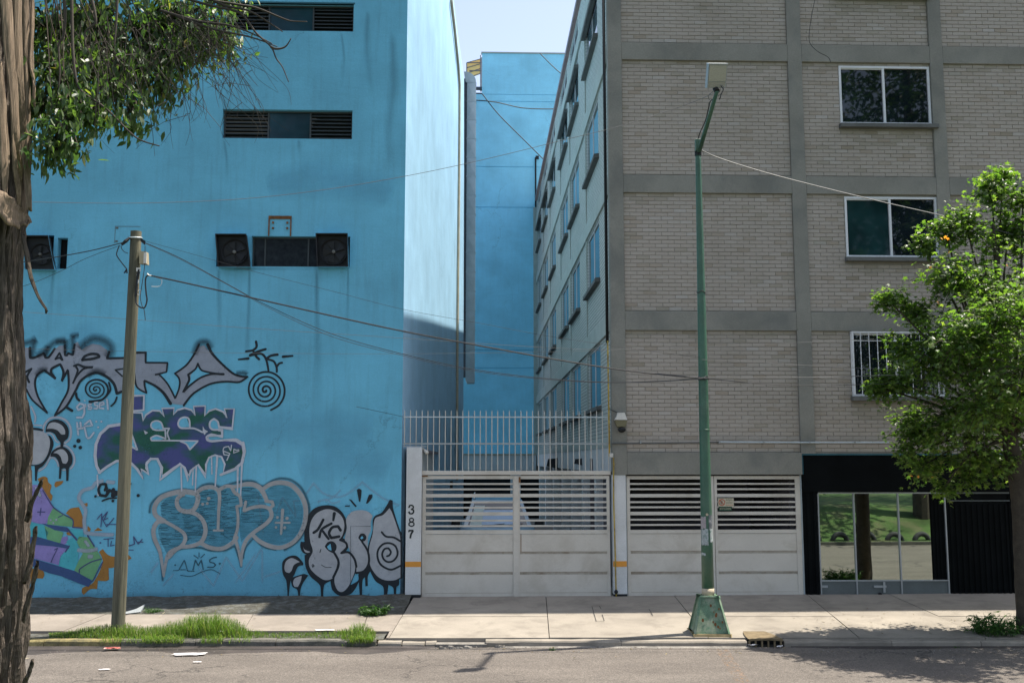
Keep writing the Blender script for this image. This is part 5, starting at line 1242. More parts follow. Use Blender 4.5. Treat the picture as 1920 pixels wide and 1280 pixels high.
# ------------------------------------------------------------------ gates, pillars, railing, shopfront
def gz(y, x=960): return P(x, y)[1]
gp = thing('gate_pillar', 'white gate pillar with black house number 387 and orange band', 'pillar', (PX(775,1000), 0, BASE_Z), 'b')
x0, x1 = PX(761,1000), PX(790,1000)
part('shaft', G().cbox(x0, x1, -.06, .22, gz(1113), gz(838), .008), M['white_wall'], gp)
part('plinth', G().box(x0-.002, x1+.002, -.064, .22, BASE_Z-.05, gz(1113)-.001), M['black'], gp)
part('orange_band', G().box(x0-.001, x1+.001, -.0625, -.02, gz(1061), gz(1051)), M['yellow'], gp)
def stroke_solid(name, parent, strokes, y, mat, w, th=.004):
    g = G()
    for pts, ww in strokes:
        pp = smooth(pts, False, 5) if len(pts) > 2 else list(pts); loc = [Vector((px, pz)) for px, pz in pp]; k = len(loc); b0 = len(g.v)
        for i in range(k):
            d = (loc[min(i+1,k-1)]-loc[max(i-1,0)]).normalized(); nr = Vector((-d.y, d.x))*(ww*w/2)
            for s_ in (-1, 1): q = loc[i]+nr*s_; g.v += [(q.x, y, q.y), (q.x, y+th, q.y)]
        for i in range(k-1):
            a = b0+4*i; g.f += [(a, a+2, a+6, a+4), (a, a+4, a+5, a+1), (a+2, a+3, a+7, a+6)]; g.m += [0,0,0]
    return part(name, g, M[mat], parent)
def digit(d, cx, cz, h, name='house_number'):
    D = {'3': [([(-.26,.30),(-.16,.46),(.08,.48),(.24,.34),(.20,.12),(-.02,.03)],1.0),([(-.02,.03),(.24,-.06),(.28,-.30),(.10,-.48),(-.16,-.47),(-.28,-.30)],1.05),([(-.27,.33),(-.21,.22)],1.4),([(-.29,-.25),(-.22,-.36)],1.4)],
         '8': [([(0,.03),(-.21,.14),(-.22,.36),(0,.48),(.22,.36),(.21,.14),(0,.03)],.85),([(0,.03),(-.27,-.10),(-.28,-.36),(0,-.48),(.28,-.36),(.27,-.10),(0,.03)],.9)],
         '7': [([(-.27,.43),(.29,.43)],1.2),([(-.25,.45),(-.25,.24)],.8),([(.26,.40),(.02,.02),(-.08,-.48)],1.25)]}[d]
    return stroke_solid(name, gp, [([(cx+x*h, cz+z*h) for x, z in pts], w) for pts, w in D], -.0642, 'number', h*.17, .003)
digit('3', PX(771.5,954), gz(954), .155); digit('8', PX(772,977.5), gz(977.5), .155); digit('7', PX(771,1000), gz(1000), .155)
gp2 = thing('gate_pillar', 'white pillar between the two garage gates with yellow gas pipe', 'pillar', (PX(1161,1000), 0, BASE_Z), 'b')
xa_, xb_ = PX(1149,1000), PX(1174,1000)
part('shaft', G().cbox(xa_, xb_, -.03, .2, gz(1113,1160), LINT_B-.001, .008), M['white_wall'], gp2)
part('plinth', G().box(xa_-.002, xb_+.002, -.034, .2, BASE_Z-.05, gz(1113,1160)-.001), M['black'], gp2)
part('orange_band', G().box(xa_-.001, xb_+.001, -.0325, -.01, gz(1061.5,1160), gz(1051,1160)), M['yellow'], gp2)

def gate_leaf(gate, x0, x1, ztop, zbot, slats, fields, y=0.02, left_st=.05, right_st=.05, top_h=.06, rail=.065, hinge_right=False):
    """one leaf: tube frame, horizontal slats above, three flat sheets below"""
    g = G(); ya, yb = y, y+.04
    zt = ztop; g.box(x0, x0+left_st, ya, yb, zbot, zt); g.box(x1-right_st, x1, ya, yb, zbot, zt)
    xi, xo = x0+left_st+.0005, x1-right_st-.0005
    g.box(xi, xo, ya+.001, yb-.001, zt-top_h, zt); g.box(xi, xo, ya+.001, yb-.001, slats['rail'][1], slats['rail'][0]); g.box(xi, xo, ya+.001, yb-.001, zbot, fields[-1][1]-.002)
    leaf = part('gate_leaf', g, M['gate'], gate)
    for (zc, h) in slats['s']:
        me = mesh('slat', G().cbox(0, xo-xi, 0, .028, -h/2, h/2, .002), M['gate']); inst('slat', me, leaf, (xi, ya+.006, zc))
    for (a, b_) in fields:
        part('panel', G().hexa([(xi,ya+.010,b_),(xo,ya+.010,b_),(xo,yb-.006,b_),(xi,yb-.006,b_),(xi,ya+.010,a),(xo,ya+.010,a),(xo,yb-.006,a),(xi,yb-.006,a)]), M['gate'], leaf)
    g2 = G()
    for (a, b_), (c_, d_) in zip(fields, fields[1:]): g2.box(xi, xo, ya+.018, yb-.008, c_+.0005, b_-.0005)
    part('panel_joint', g2, M['gate_seam'], leaf)
    g3 = G()
    for (a, b_) in fields: g3.box(xi, xo, ya+.0090, ya+.0098, b_, b_+.006)
    part('rust_line', g3, M['gate_rust'], leaf); return leaf
def slat_set(x, thin, thick, rail):
    return {'s': [(gz(y, x), .032) for y in thin]+[(gz(y, x), .062) for y in thick], 'rail': (gz(rail[0], x), gz(rail[1], x))}
gA_ = thing('driveway_gate', 'cream double driveway gate with slats and spiked top beside pillar 387', 'gate', (PX(967,1117), 0.02, BASE_Z), 'b')
S1 = slat_set(960, (906.8,916.9,941.2,951.3,975.5,985.8), (928.6,962.8), (993.3,1000.3))
F1 = [(gz(a), gz(b_)) for a, b_ in ((1001,1034.2),(1038.6,1072.4),(1077.2,1111.5))]
gate_leaf(gA_, PX(791.5,1000), PX(967.6,1000), gz(891.5), gz(1118.5), S1, F1, left_st=.062, right_st=.058)
gate_leaf(gA_, PX(968.6,1000), PX(1144,1000), gz(891.5), gz(1118.5), S1, F1, left_st=.062, right_st=.055)
part('meeting_strip', G().box(PX(963.5,1000), PX(972.5,1000), .005, .0195, gz(1118), gz(892)), M['gate'], gA_)
part('top_beam', G().cbox(PX(790.5,885), PX(1145,885), -.005, .07, gz(889.8), gz(882.2), .004), M['gate'], gA_)
part('gate_latch', G().box(PX(972.6,950), PX(976,950), .0, .02, gz(904), gz(894)), M['rust'], gA_)
g = G(); 
g.box(PX(976.3,1018), PX(977.6,1018), .0285, .031, gz(1034), gz(1001)); g.box(PX(791,892), PX(802,892), .0, .06, gz(890.5), gz(889.9)-.03)
part('rust_streak', g, M['rust'], gA_)
part('threshold', G().box(PX(791,1118), PX(1144,1118), .01, .09, BASE_Z-.06, gz(1119.4)), M['shop_grey'], gA_)
# spiked railing over the gate
rl = thing('spiked_railing', 'row of slim grey spiked bars standing above the driveway gate', 'railing', (PX(950,882), .03, gz(882)), 'b')
pxs = [758+10.95*k for k in range(36)]
zt_ = gz(768.5); ztp = gz(781.5); zmid = gz(831.5); zlow = gz(882); zpil = gz(836.5)
rail_g = G().box(PX(756,781), PX(1140,781), .022, .038, ztp-.012, ztp+.012); part('rail', rail_g, M['galv'], rl)
part('rail', G().box(PX(756,831), PX(1145,831), .018, .042, zmid-.014, zmid+.014), M['grey_alu'], rl)
part('rail', G().box(PX(756,836), PX(800,836), .02, .04, zpil-.008, zpil+.006), M['grey_alu'], rl)
for k, px in enumerate(pxs):
    lo = zpil if px < 800 else zlow
    xx = PX(px, 830)
    part('bar', G().tube([(xx,.03,lo),(xx,.03,zt_-.035),(xx+random.uniform(-.004,.004),.03,zt_)], [.0085,.0085,.0015], 6), M['gate'], rl)
# garage gate on the right
gB_ = thing('garage_gate', 'cream double garage gate with no-parking sign behind the green lamp post', 'gate', (PX(1341,1117), .02, BASE_Z), 'b')
S2 = slat_set(1340, (906.6,916.6,940.8,950.4,973.6,983.4), (928.6,962), (992.6,999.4))
F2 = [(gz(a,1340), gz(b_,1340)) for a, b_ in ((1000,1032.6),(1037.4,1071.4),(1076.2,1109.8))]
gate_leaf(gB_, PX(1176.5,1000), PX(1340.6,1000), gz(892,1340), gz(1117.5,1340), S2, F2, left_st=.058, right_st=.05)
gate_leaf(gB_, PX(1341.6,1000), PX(1503.5,1000), gz(892,1340), gz(1117.5,1340), S2, F2, left_st=.05, right_st=.09)
part('door_frame', G().box(PX(1174.3,1000), PX(1176,1000), .03, .09, BASE_Z-.02, gz(889.8,1340)).box(PX(1504,1000), PX(1507,1000), .03, .09, BASE_Z-.02, gz(889.8,1340)), M['galv'], gB_)
part('threshold', G().box(PX(1176,1118), PX(1506,1118), .012, .09, BASE_Z-.06, gz(1118.6,1340)), M['dark'], gB_)
# garage behind it
part('garage_room', G().box(PX(1174,1000)-.3, SHOP_X+.2, 3.2, 3.3, 0, LINT_B+.3).box(PX(1174,1000)-.3, SHOP_X+.2, .15, 3.2, LINT_B+.01, LINT_B+.05).box(PX(1174,1000)-.1, PX(1174,1000)-.06, .21, 3.2, 0, LINT_B), M['steel_dark'], ab)
# no-parking sign
sgn = thing('parking_sign', 'small no-parking notice with red circle wired to the garage gate slats', 'sign', (PX(1360,955), -.004, gz(957.5,1360)), 'b')
sx0, sx1 = PX(1346,940), PX(1375.5,940); sz1, sz0 = gz(933.3,1360), gz(949,1360)
m_s = pm('sign_cream', (0.42,0.39,0.29), .6, bmp=0); m_r = pm('sign_red', (0.42,0.075,0.04), .6, bmp=0); m_g = pm('sign_green', (0.012,0.05,0.03), .6, bmp=0)
part('plate', G().box(sx0, sx1, -.010, -.004, sz0, sz1), m_s, sgn)
part('lower_plate', G().box(PX(1347.5,953), PX(1372,953), -.010, -.004, gz(956.8,1360), gz(949.3,1360)), m_g, sgn)
def flat_text(name, body, cx, cz, w, h, y, mat, parent):
    cu = bpy.data.curves.new(name, 'FONT'); cu.body = body; cu.align_x = 'CENTER'; cu.align_y = 'CENTER'; cu.size = 1
    ob = bpy.data.objects.new(name, cu); COL.objects.link(ob)
    dg = bpy.context.evaluated_depsgraph_get(); me = bpy.data.meshes.new_from_object(ob.evaluated_get(dg)); bpy.data.objects.remove(ob); bpy.data.curves.remove(cu)
    xs_ = [v.co.x for v in me.vertices]; ys_ = [v.co.y for v in me.vertices]; g = G()
    sx = w/(max(xs_)-min(xs_)); sy = h/(max(ys_)-min(ys_)); mx, my = (max(xs_)+min(xs_))/2, (max(ys_)+min(ys_))/2
    g.add([(cx+(v.co.x-mx)*sx, y, cz+(v.co.y-my)*sy) for v in me.vertices], [tuple(p.vertices) for p in me.polygons])
    bpy.data.meshes.remove(me); return part(name, g, mat, parent)
W_ = sx1-sx0; H_ = sz1-sz0; cr = (sx0+W_*.245, (sz0+sz1)/2)
rg = G(); n = 28
for k in range(n):
    a, b_ = 2*math.pi*k/n, 2*math.pi*(k+1)/n; r1, r2 = H_*.40, H_*.31
    rg.quad((cr[0]+r1*math.cos(a),-.0115,cr[1]+r1*math.sin(a)),(cr[0]+r1*math.cos(b_),-.0115,cr[1]+r1*math.sin(b_)),(cr[0]+r2*math.cos(b_),-.0115,cr[1]+r2*math.sin(b_)),(cr[0]+r2*math.cos(a),-.0115,cr[1]+r2*math.sin(a)))
d = H_*.25; rg.quad((cr[0]-d-.004,-.0122,cr[1]+d-.004),(cr[0]-d+.004,-.0122,cr[1]+d+.004),(cr[0]+d+.004,-.0122,cr[1]-d+.004),(cr[0]+d-.004,-.0122,cr[1]-d-.004))
part('prohibition_ring', rg, m_r, sgn)
flat_text('letter_e', 'E', cr[0], cr[1], H_*.28, H_*.40, -.0111, M['black'], sgn)
for t, z, mt, w in (('ENTRADA', .80, M['black'], .42), ('Y', .645, M['black'], .05), ('SALIDA', .46, M['black'], .40), ('DE AUTOS', .17, m_r, .44)):
    flat_text('notice_text', t, sx0+W_*.72, sz0+H_*z, W_*w, H_*.135, -.0115, mt, sgn)
flat_text('notice_text', 'NO ESTACIONARSE', PX(1359.7,953), gz(953,1360), W_*.70, H_*.22, -.0115, m_s, sgn)
# ------------------------------------------------------------------ black shopfront
sf = thing('shopfront', 'black clad shopfront with mirrored window behind the street tree', 'shopfront', (PX(1700,1128), 0, BASE_Z-.1), 'b')
sB = gz(1128,1600); sR = XEND
xw0, xw1 = PX(1536.5,1000), PX(1775,1000); zw1, zw0 = gz(925,1650), gz(1087,1650)
g = G(); g.box(SHOP_X, sR, -.03, .12, zw1+.03, SHOP_T-.025); part('fascia', g, M['shop_black'], sf)
part('teal_edge', G().box(SHOP_X-.001, sR, -.045, .0, SHOP_T-.024, SHOP_T-.001), M['teal_trim'], sf)
part('corner_trim', G().box(SHOP_X-.0, SHOP_X+.012, -.0449, -.031, LINT_B+.01, SHOP_T-.025), M['teal_trim'], sf)
def ribbed(xa, xb, y, za, zb, pitch, depth, mat, name):
    n = max(2, int((xb-xa)/pitch)); st_ = (xb-xa)/n; g = G(); pts = []
    for i in range(n):
        x = xa+i*st_; pts += [(x, y), (x+st_*.42, y), (x+st_*.5, y-depth), (x+st_*.92, y-depth)]
    pts.append((xb, y))
    for (a, c_) in zip(pts, pts[1:]): g.quad((a[0],a[1],za),(c_[0],c_[1],za),(c_[0],c_[1],zb),(a[0],a[1],zb))
    return part(name, g, M[mat], sf)
ribbed(SHOP_X+.001, xw0-.03, .0, sB-.1, zw1+.03, .115, .02, 'shop_black', 'jamb')
part('shop_backing', G().box(SHOP_X, sR, .13, .2, 0, SHOP_T-.03), M['dark'], sf)
g = G(); t = .024
g.box(xw0, xw1, .0, .06, zw1, zw1+.025); g.box(xw0, xw1, .0, .06, zw0-.02, zw0); zb_ = gz(1117,1650)
mul = [xw0, PX(1603.5,1000), PX(1687,1000), xw1]
for k, xx in enumerate(mul): g.box(xx-t/2, xx+t/2, .001, .059, zb_, zw1)
g.box(xw0, xw1, .0, .06, zb_-.03, zb_)
swf = part('window_frame', g, M['grey_alu'], sf)
for a, b_ in zip(mul, mul[1:]):
    xr_ = b_ if b_ < xw1-.01 else PX(1746,1000)
    pn = G().box(a+t/2+.0005, xr_-(t/2+.0005 if xr_ == b_ else 0), .03, .036, zw0, zw1); part('pane', pn, M['mirror'], swf)
    part('kick_panel', G().box(a+t/2+.0005, b_-t/2-.0005, .02, .03, zb_, zw0-.02), M['shop_grey'], swf)
ribbed(PX(1746,1000), xw1-t/2-.001, .045, zw0, zw1, .06, .012, 'shop_black', 'curtain')
xm_ = PX(1649,1104)
part('letter_slot', G().box(PX(1639,1100), PX(1662,1100), -.006, .02, gz(1101,1650), gz(1097,1650)).box(PX(1656,1100), PX(1660,1100), -.008, .0, gz(1110,1650), gz(1090,1650)), M['grey_alu'], swf)
part('door_lock', G().lathe([(.03,-.02),(.03,.02)], 12, (PX(1650,1113), .0, gz(1113,1650)), 'y'), M['black'], swf)
part('letter_slot', G().box(PX(1540,1100), PX(1552,1100), -.006, .02, gz(1101,1550), gz(1097,1550)), M['grey_alu'], swf)
part('plinth', G().box(xw0-.02, xw1+.02, -.01, .1, sB-.15, zb_-.031), M['shop_black'], sf)
dr0 = xw1+.02
ribbed(dr0, PX(1892,1000), .0, sB-.15, gz(945,1800), .105, .018, 'shop_black', 'metal_shutter')
part('shutter_vent', G().box(dr0+.05, PX(1892,930), -.012, .0, gz(925,1800), gz(922,1800)).box(dr0+.05, PX(1892,930), -.012, .0, gz(909,1800), gz(907.5,1800)).box(dr0+.05, PX(1892,930), -.012, 0, gz(939,1800), gz(937.5,1800)), M['shop_grey'], sf)
part('shutter_box', G().box(dr0+.0, PX(1892,1000), .002, .1, gz(945,1800), zw1+.029), M['shop_black'], sf)
ribbed(PX(1892,1000)+.02, sR, .0, sB-.15, zw1+.03, .12, .02, 'shop_black', 'jamb')
# ------------------------------------------------------------------ alley between the houses, behind the gate
ga_ = G(); ga_.quad((XC-.2,.05,BASE_Z),(XA+3.5,.05,BASE_Z),(XA+3.5,RY,BASE_Z),(XC-.2,RY,BASE_Z)); 
al = bpy.data.objects.new('alley_floor', mesh('alley_floor', ga_, M['slab_old'], (0,0,0))); COL.objects.link(al); al.location = BO; al.location.z = 0; al.rotation_euler = (0,0,BA); al['kind'] = 'structure'
cw = thing('alley_wall', 'low white plank-lined wall with mauve coping along the blue flank', 'wall', (XC+.15, 4, BASE_Z), 'b')
ztop_ = gz(841, 800)
g = G()
n = 44
for k in range(n):
    y0_ = .45+k*.22; g.box(XC+.12, XC+.30+(.006 if k % 2 else 0), y0_+.004, y0_+.216, BASE_Z-.05, ztop_-.06)
part('boarding', g, M['white_wall'], cw, kind='stuff')
part('coping', G().box(XC+.06, XC+.36, .3, .45+n*.22+.05, ztop_-.06, ztop_), M['coping'], cw)
part('wall_lamp', G().box(PX(838,905,.2)-.03, PX(838,905,.2)+.03, 3.0, 3.1, 2.15, 2.3), M['black'], cw)
cc = thing('security_camera', 'small white bullet camera beside the pillar numbered 387', 'camera', (PX(797,846), .25, gz(850)), 'b')
part('body', G().tube([(PX(793,842),.15,gz(842)),(PX(801,849),-.02,gz(848.5))], [.028,.034], 10), M['plastic_w'], cc, smooth=True)
part('bracket', G().tube([(PX(790.5,838),.18,gz(838)),(PX(793,842),.15,gz(842))], .012, 6), M['plastic_w'], cc)
for (px, py, ly, w, lab) in ((1040, 866, 13.3, .26, 'black floodlight under the white beam, nearer the rear of the alley'), (1087, 864, 5.6, .13, 'small black floodlight on a bent arm under the white beam, nearer the gate')):
    x_, z_ = P(px, py, ly)
    fl = thing('alley_floodlight', lab, 'floodlight', (x_, ly, z_-.1), 'b')
    part('housing', G().hexa([(x_-w,ly-.05,z_-w*.5),(x_+w*.5,ly-.12,z_-w*.8),(x_+w*.5,ly+.06,z_-w*.8),(x_-w,ly+.1,z_-w*.5),(x_-w*.8,ly-.05,z_+w*.4),(x_+w*.6,ly-.1,z_+w*.5),(x_+w*.6,ly+.06,z_+w*.5),(x_-w*.8,ly+.1,z_+w*.4)]), M['black'], fl)
    part('arm', G().tube([(x_,ly,z_+w*.3),(x_+.08,ly+.05,z_+w*.5),(XA+.02,ly+.10,z_+w*.45)], .018, 6), M['black'], fl)
# wall lantern on the corner column, conduit and gas pipe
wl_ = thing('wall_lantern', 'off-white plastic floodlight on the corner column above the pillar', 'lamp', (PX(1161,800), PR-.05, gz(812,1160)), 'b')
q = lambda px, py: (PX(px, py), gz(py, 1160))
def frust(y0, y1, pts0, pts1, mat, nm):
    g = G(); n = len(pts0); g.add([(x,y0,z) for x,z in pts0]+[(x,y1,z) for x,z in pts1], [tuple(range(n)), tuple(range(2*n-1,n-1,-1))]+[((i+1)%n,i,i+n,(i+1)%n+n) for i in range(n)]); return part(nm, g, M[mat], wl_, fix=True)
top = [q(1156,773.5), q(1169,773.5), q(1171.5,780), q(1174.5,788), q(1150.5,788), q(1154.5,780)]
cxl = sum(p[0] for p in top)/6; czl = sum(p[1] for p in top)/6
frust(-.17, -.05, [((x-cxl)*.96+cxl, (z-czl)*.92+czl) for x,z in top], top, 'plastic_w', 'hood')
low = [q(1151,788.2), q(1174,788.2), q(1171,800), q(1155,800)]
frust(-.16, -.05, low, low, 'diffuser', 'diffuser')
part('bulb_shade', G().lathe([(.02,-.05),(.07,-.02),(.075,.02),(.03,.05)], 12, (PX(1164,806), -.13, gz(806,1160))), M['black'], wl_, smooth=True)
part('lead', G().tube([(PX(1141,760),PR-.012,gz(760,1141)),(PX(1143,768),PR-.012,gz(768,1143)),(PX(1150,770),PR-.012,gz(770,1150)),(PX(1157,774),PR-.02,gz(774,1157))], .008, 5), M['cable'], wl_)
cdt = thing('conduit', 'grey electrical conduit running level across the brick above the gates', 'pipe', (PX(1400,830), PR-.02, gz(830,1400)), 'b')
part('tube', G().tube([(PX(1146,831.5), PR-.02, gz(831.3,1146)), (PX(1346,829), PR-.02, gz(829,1346))], .014, 7), M['sill'], cdt, smooth=True)
part('tube', G().tube([(PX(1346,828.5), PR-.02, gz(828.5,1346)), (PX(1515,829.5), PR-.02, gz(829.5,1515)), (PX(1664,829.5), PR-.02, gz(829.5,1664))], .016, 7), M['galv'], cdt, smooth=True)
for px in (1200, 1347, 1430, 1516, 1600): part('clip', G().box(PX(px,829)-.012, PX(px,829)+.012, PR-.04, .002, gz(829,px)-.02, gz(829,px)+.02), M['grey_alu'], cdt)
gas = thing('gas_pipe', 'yellow gas pipe running down the building corner and over the white pillar', 'pipe', (PX(1150,1000), -.06, BASE_Z), 'b')
yg = PR-.03
part('riser', G().tube([(PX(1138,640), .05-.16, gz(640,1138)), (PX(1140,760), .05-.16, gz(760,1140)), (PX(1141.5,855), -.11, gz(855,1141))], .016, 7), M['gas_yellow'], gas, smooth=True)
part('meter_box', G().cbox(PX(1141,852), PX(1148,852), -.14, -.08, gz(857,1144), gz(849.5,1144), .006), M['plastic_w'], gas)
part('lower_pipe', G().tube([(PX(1149,857), yg, gz(857,1149)), (PX(1150,870), yg, gz(870,1150)), (PX(1149.5,885), yg-.0, gz(885,1149)), (PX(1150,940), -.05, gz(940,1150)), (PX(1153,1040), -.05, gz(1040,1153)), (PX(1154.5,1106), -.05, gz(1106,1154)), (PX(1155,1121), -.05, BASE_Z-.03)], .013, 7), M['gas_yellow'], gas, smooth=True)
part('valve', G().lathe([(.01,-.03),(.035,-.01),(.035,.02),(.012,.05)], 8, (PX(1154.5,1109), -.05, gz(1109,1154))), M['black'], gas)
# ------------------------------------------------------------------ street furniture
# green lamp post
LB = GR(1330.5, 1188, walk_z(15.5)); LX, LY = LB.x, LB.y+.05; LZ = walk_z(LY)
lp = thing('lamp_post', 'green painted steel lamp post on a flared dented base', 'lamp post', (LX, LY, LZ))
def HZ(y, px=1320): return WY(px, y, LY).z
def trap(z0, z1, a0, a1, b=.012):
    v = []
    for z, a in ((z0, a0), (z1, a1)):
        for (sx, sy) in ((-1,-1),(1,-1),(1,1),(-1,1)):
            for k in ((0,1) if sx*sy > 0 else (1,0)):
                v.append((LX+sx*(a-(b if k == 0 else 0)), LY+sy*(a-(b if k else 0)), z))
    n = 8; return v, [tuple(range(n-1,-1,-1)), tuple(range(n, 2*n))]+[(i, (i+1) % n, (i+1) % n+n, i+n) for i in range(n)]
zb0 = LZ+.03; zb1 = HZ(1117)
g = G(); v, f = trap(zb0, zb1, .275, .155, .03); g.add(v, f); part('base', g, M['green_base'], lp, fix=True)
g = G(); v, f = trap(zb1, zb1+.02, .165, .160, .03); g.add(v, f); part('base_cap', g, M['green_base'], lp, fix=True)
g = G(); v, f = trap(LZ-.05, LZ+.03, .30, .29, .02); g.add(v, f); part('footing', g, M['foot_yellow'], lp, fix=True)
dg_ = random.Random(3); g = G()
for k in range(11):
    t = dg_.uniform(.15,.9); x = LX+dg_.uniform(-.16,.18)*(1-.3*t); z = zb0+(zb1-zb0)*t; yf = LY-(.275-(.12)*t)-.002; s_ = dg_.uniform(.008,.02)
    g.add([(x+s_*math.cos(a)*1.0, yf+(z2)*.0-.0015, z+s_*1.5*math.sin(a)) for a in [j*math.pi/4 for j in range(8)] for z2 in (0,)], [tuple(range(8))])
part('rust_pit', g, M['rust'], lp, kind='stuff')
def prad(y): return {300:.044, 560:.064, 800:.078, 1000:.089, 1100:.095}[y]
zs = [HZ(y) for y in (1102, 1000, 800, 560, 300)]; rs = [.093,.088,.078,.064,.045]
part('pole', G().tube([(LX,LY,z) for z in zs]+[(LX,LY,HZ(288))], rs+[.045], 20), M['green_pole'], lp, smooth=True)
part('collar', G().tube([(LX,LY,zb1+.02),(LX,LY,HZ(1102)+.001)], [.096,.095], 20), M['cream'], lp, smooth=True)
part('seam_ring', G().lathe([(.081,-.012),(.083,-.008),(.083,.008),(.081,.012)], 20, (LX,LY,HZ(806))), M['green_pole'], lp, smooth=True)
part('wire_tie', G().tube([(LX+.068*math.cos(a), LY+.068*math.sin(a), HZ(548)+.02*math.sin(a*3)) for a in [k*.55 for k in range(24)]], .006, 5), M['cable'], lp)
part('wire_tie', G().tube([(LX+.077*math.cos(a), LY+.077*math.sin(a), HZ(709)+.03*math.sin(a*2.3)) for a in [k*.55 for k in range(30)]], .008, 5), M['cable'], lp)
AY = LY-1.05                                       # the arm leans out over the road
pt0 = WY(1311, 283, LY-.06); pt1 = WY(1344.5, 171, AY)
part('arm', G().tube([pt0, pt0.lerp(pt1,.5), pt1], [.038,.034,.030], 12), M['green_pole'], lp, smooth=True)
part('pole_box', G().cbox(LX-.055, LX+.03, LY-.10, LY-.02, HZ(285), HZ(264), .006), M['green_pole'], lp)
part('arm_clamp', G().tube([(LX,LY,HZ(292)),(LX-.0,LY-.01,HZ(277))], .055, 12), M['black'], lp)
# floodlight head: a rigid box tilted towards the road
hc = WY(1345, 143, AY-.05)
rot = Matrix.Rotation(R(-6), 4, 'Y') @ Matrix.Rotation(R(0), 4, 'X')
rot = Matrix.Rotation(R(14), 4, 'Z') @ Matrix.Rotation(R(-5), 4, 'Y') @ Matrix.Rotation(R(24), 4, 'X')
def hb(g, x0,x1,y0,y1,z0,z1):
    t = G().box(x0,x1,y0,y1,z0,z1); g.add([tuple(hc+(rot@Vector(p))) for p in t.v], t.f); return g
fl_ = part('floodlight', hb(hb(G(), -.155,.155,.0,.075,-.175,.175), -.13,.13,.075,.11,-.12,.14), M['grey_alu'], lp)
part('lens', hb(G(), -.14,.14,-.006,.0,-.075,.155), pm('lens_frosted', (0.36,0.35,0.29), .35, var=.06, bmp=0), fl_)
part('driver_cover', hb(G(), -.14,.14,-.004,.0,-.165,-.085), pm('lens_driver', (0.30,0.29,0.245), .5, bmp=0), fl_)
g = G(); hb(g, -.157,.157,-.012,.08,.175,.19); part('top_visor', g, M['white_alu'], fl_)
part('tilt_bracket', G().tube([pt1, hc+(rot@Vector((0,.03,-.19)))], .045, 10), M['black'], lp)
def wire(pts, r=.006, mat='cable', parent=lp, name='wire'): return part(name, G().tube(smooth3(pts), r, 5), M[mat], parent)
def smooth3(pts, n=6):
    P_ = [Vector(p) for p in pts]; k = len(P_); out = []
    for i in range(k-1):
        a, b = P_[i], P_[i+1]; ta = (P_[min(i+1,k-1)]-P_[max(i-1,0)])*.5; tb = (P_[min(i+2,k-1)]-P_[i])*.5
        for s in range(n):
            t = s/n; out.append(a*(2*t**3-3*t**2+1)+ta*(t**3-2*t**2+t)+b*(-2*t**3+3*t**2)+tb*(t**3-t**2))
    out.append(P_[-1]); return out
def on(px, py, t): return WY(px, py, LY+(AY-LY)*t)
wire([on(1308.5,266,0), on(1312,250,.1), on(1322,228,.3), on(1328,205,.55), on(1331,192,.72), on(1335,187,.85)], .009)
wire([on(1337,172,1), on(1328,180,.9), on(1331,188,.8)], .005, 'cable_grey'); wire([on(1352,162,1), on(1356,168,1), on(1352,178,.95), on(1349,187,.9)], .008); wire([on(1350,160,1), on(1357,163,1), on(1354,174,.95), on(1347,180,.95)], .005, 'cable_grey')
# bills and stickers wrapped round the shaft
def wrap(name, y0, y1, a0, a1, mat, lab=None):
    g = G(); n = 8; zt, zb = HZ(y0), HZ(y1)
    def r(z): 
        for (za, zb2, ra, rb2) in zip(zs, zs[1:], rs, rs[1:]):
            if za <= z <= zb2: return ra+(rb2-ra)*(z-za)/(zb2-za)
        return .094
    rr = random.Random(int(y0*7+a0))
    for i in range(n+1):
        a = R(a0+(a1-a0)*i/n); j0, j1 = rr.uniform(-.012,.012), rr.uniform(-.012,.012)
        g.v += [(LX+(r(zb)+.003)*math.sin(a), LY-(r(zb)+.003)*math.cos(a), zb+j0), (LX+(r(zt)+.003)*math.sin(a), LY-(r(zt)+.003)*math.cos(a), zt+j1)]
    for i in range(n): g.f.append((2*i, 2*i+2, 2*i+3, 2*i+1)); g.m.append(0)
    return part(name, g, mat, lp, label=lab)
m_b = pm('torn_bill', (0.33,0.36,0.36), .8, var=.3, vscale=14, fine=.25, dirt=(0.08,0.16,0.12), dirt_amt=.9, dscale=16)
m_b2 = pm('grey_bill', (0.10,0.11,0.12), .8, var=.5, vscale=20, fine=.3, dirt=(0.35,0.36,0.36), dirt_amt=.9, dscale=18)
m_b3 = pm('pink_bill', (0.34,0.29,0.30), .8, var=.2, vscale=10, dirt=(0.15,0.2,0.18), dirt_amt=.8, dscale=20)
wrap('torn_bill', 968, 990, -80, -15, m_b3); wrap('torn_bill', 991, 1020, -75, 5, m_b); wrap('torn_bill', 964, 990, 12, 85, m_b2); wrap('torn_bill', 990, 1015, 22, 85, m_b); wrap('torn_bill', 1035, 1040, -75, -25, m_b)
part('round_sticker', G().lathe([(.02,-.002),(.02,.002)], 12, (LX-.005, LY-.090, HZ(963.5)), 'y'), M['cream'], lp)
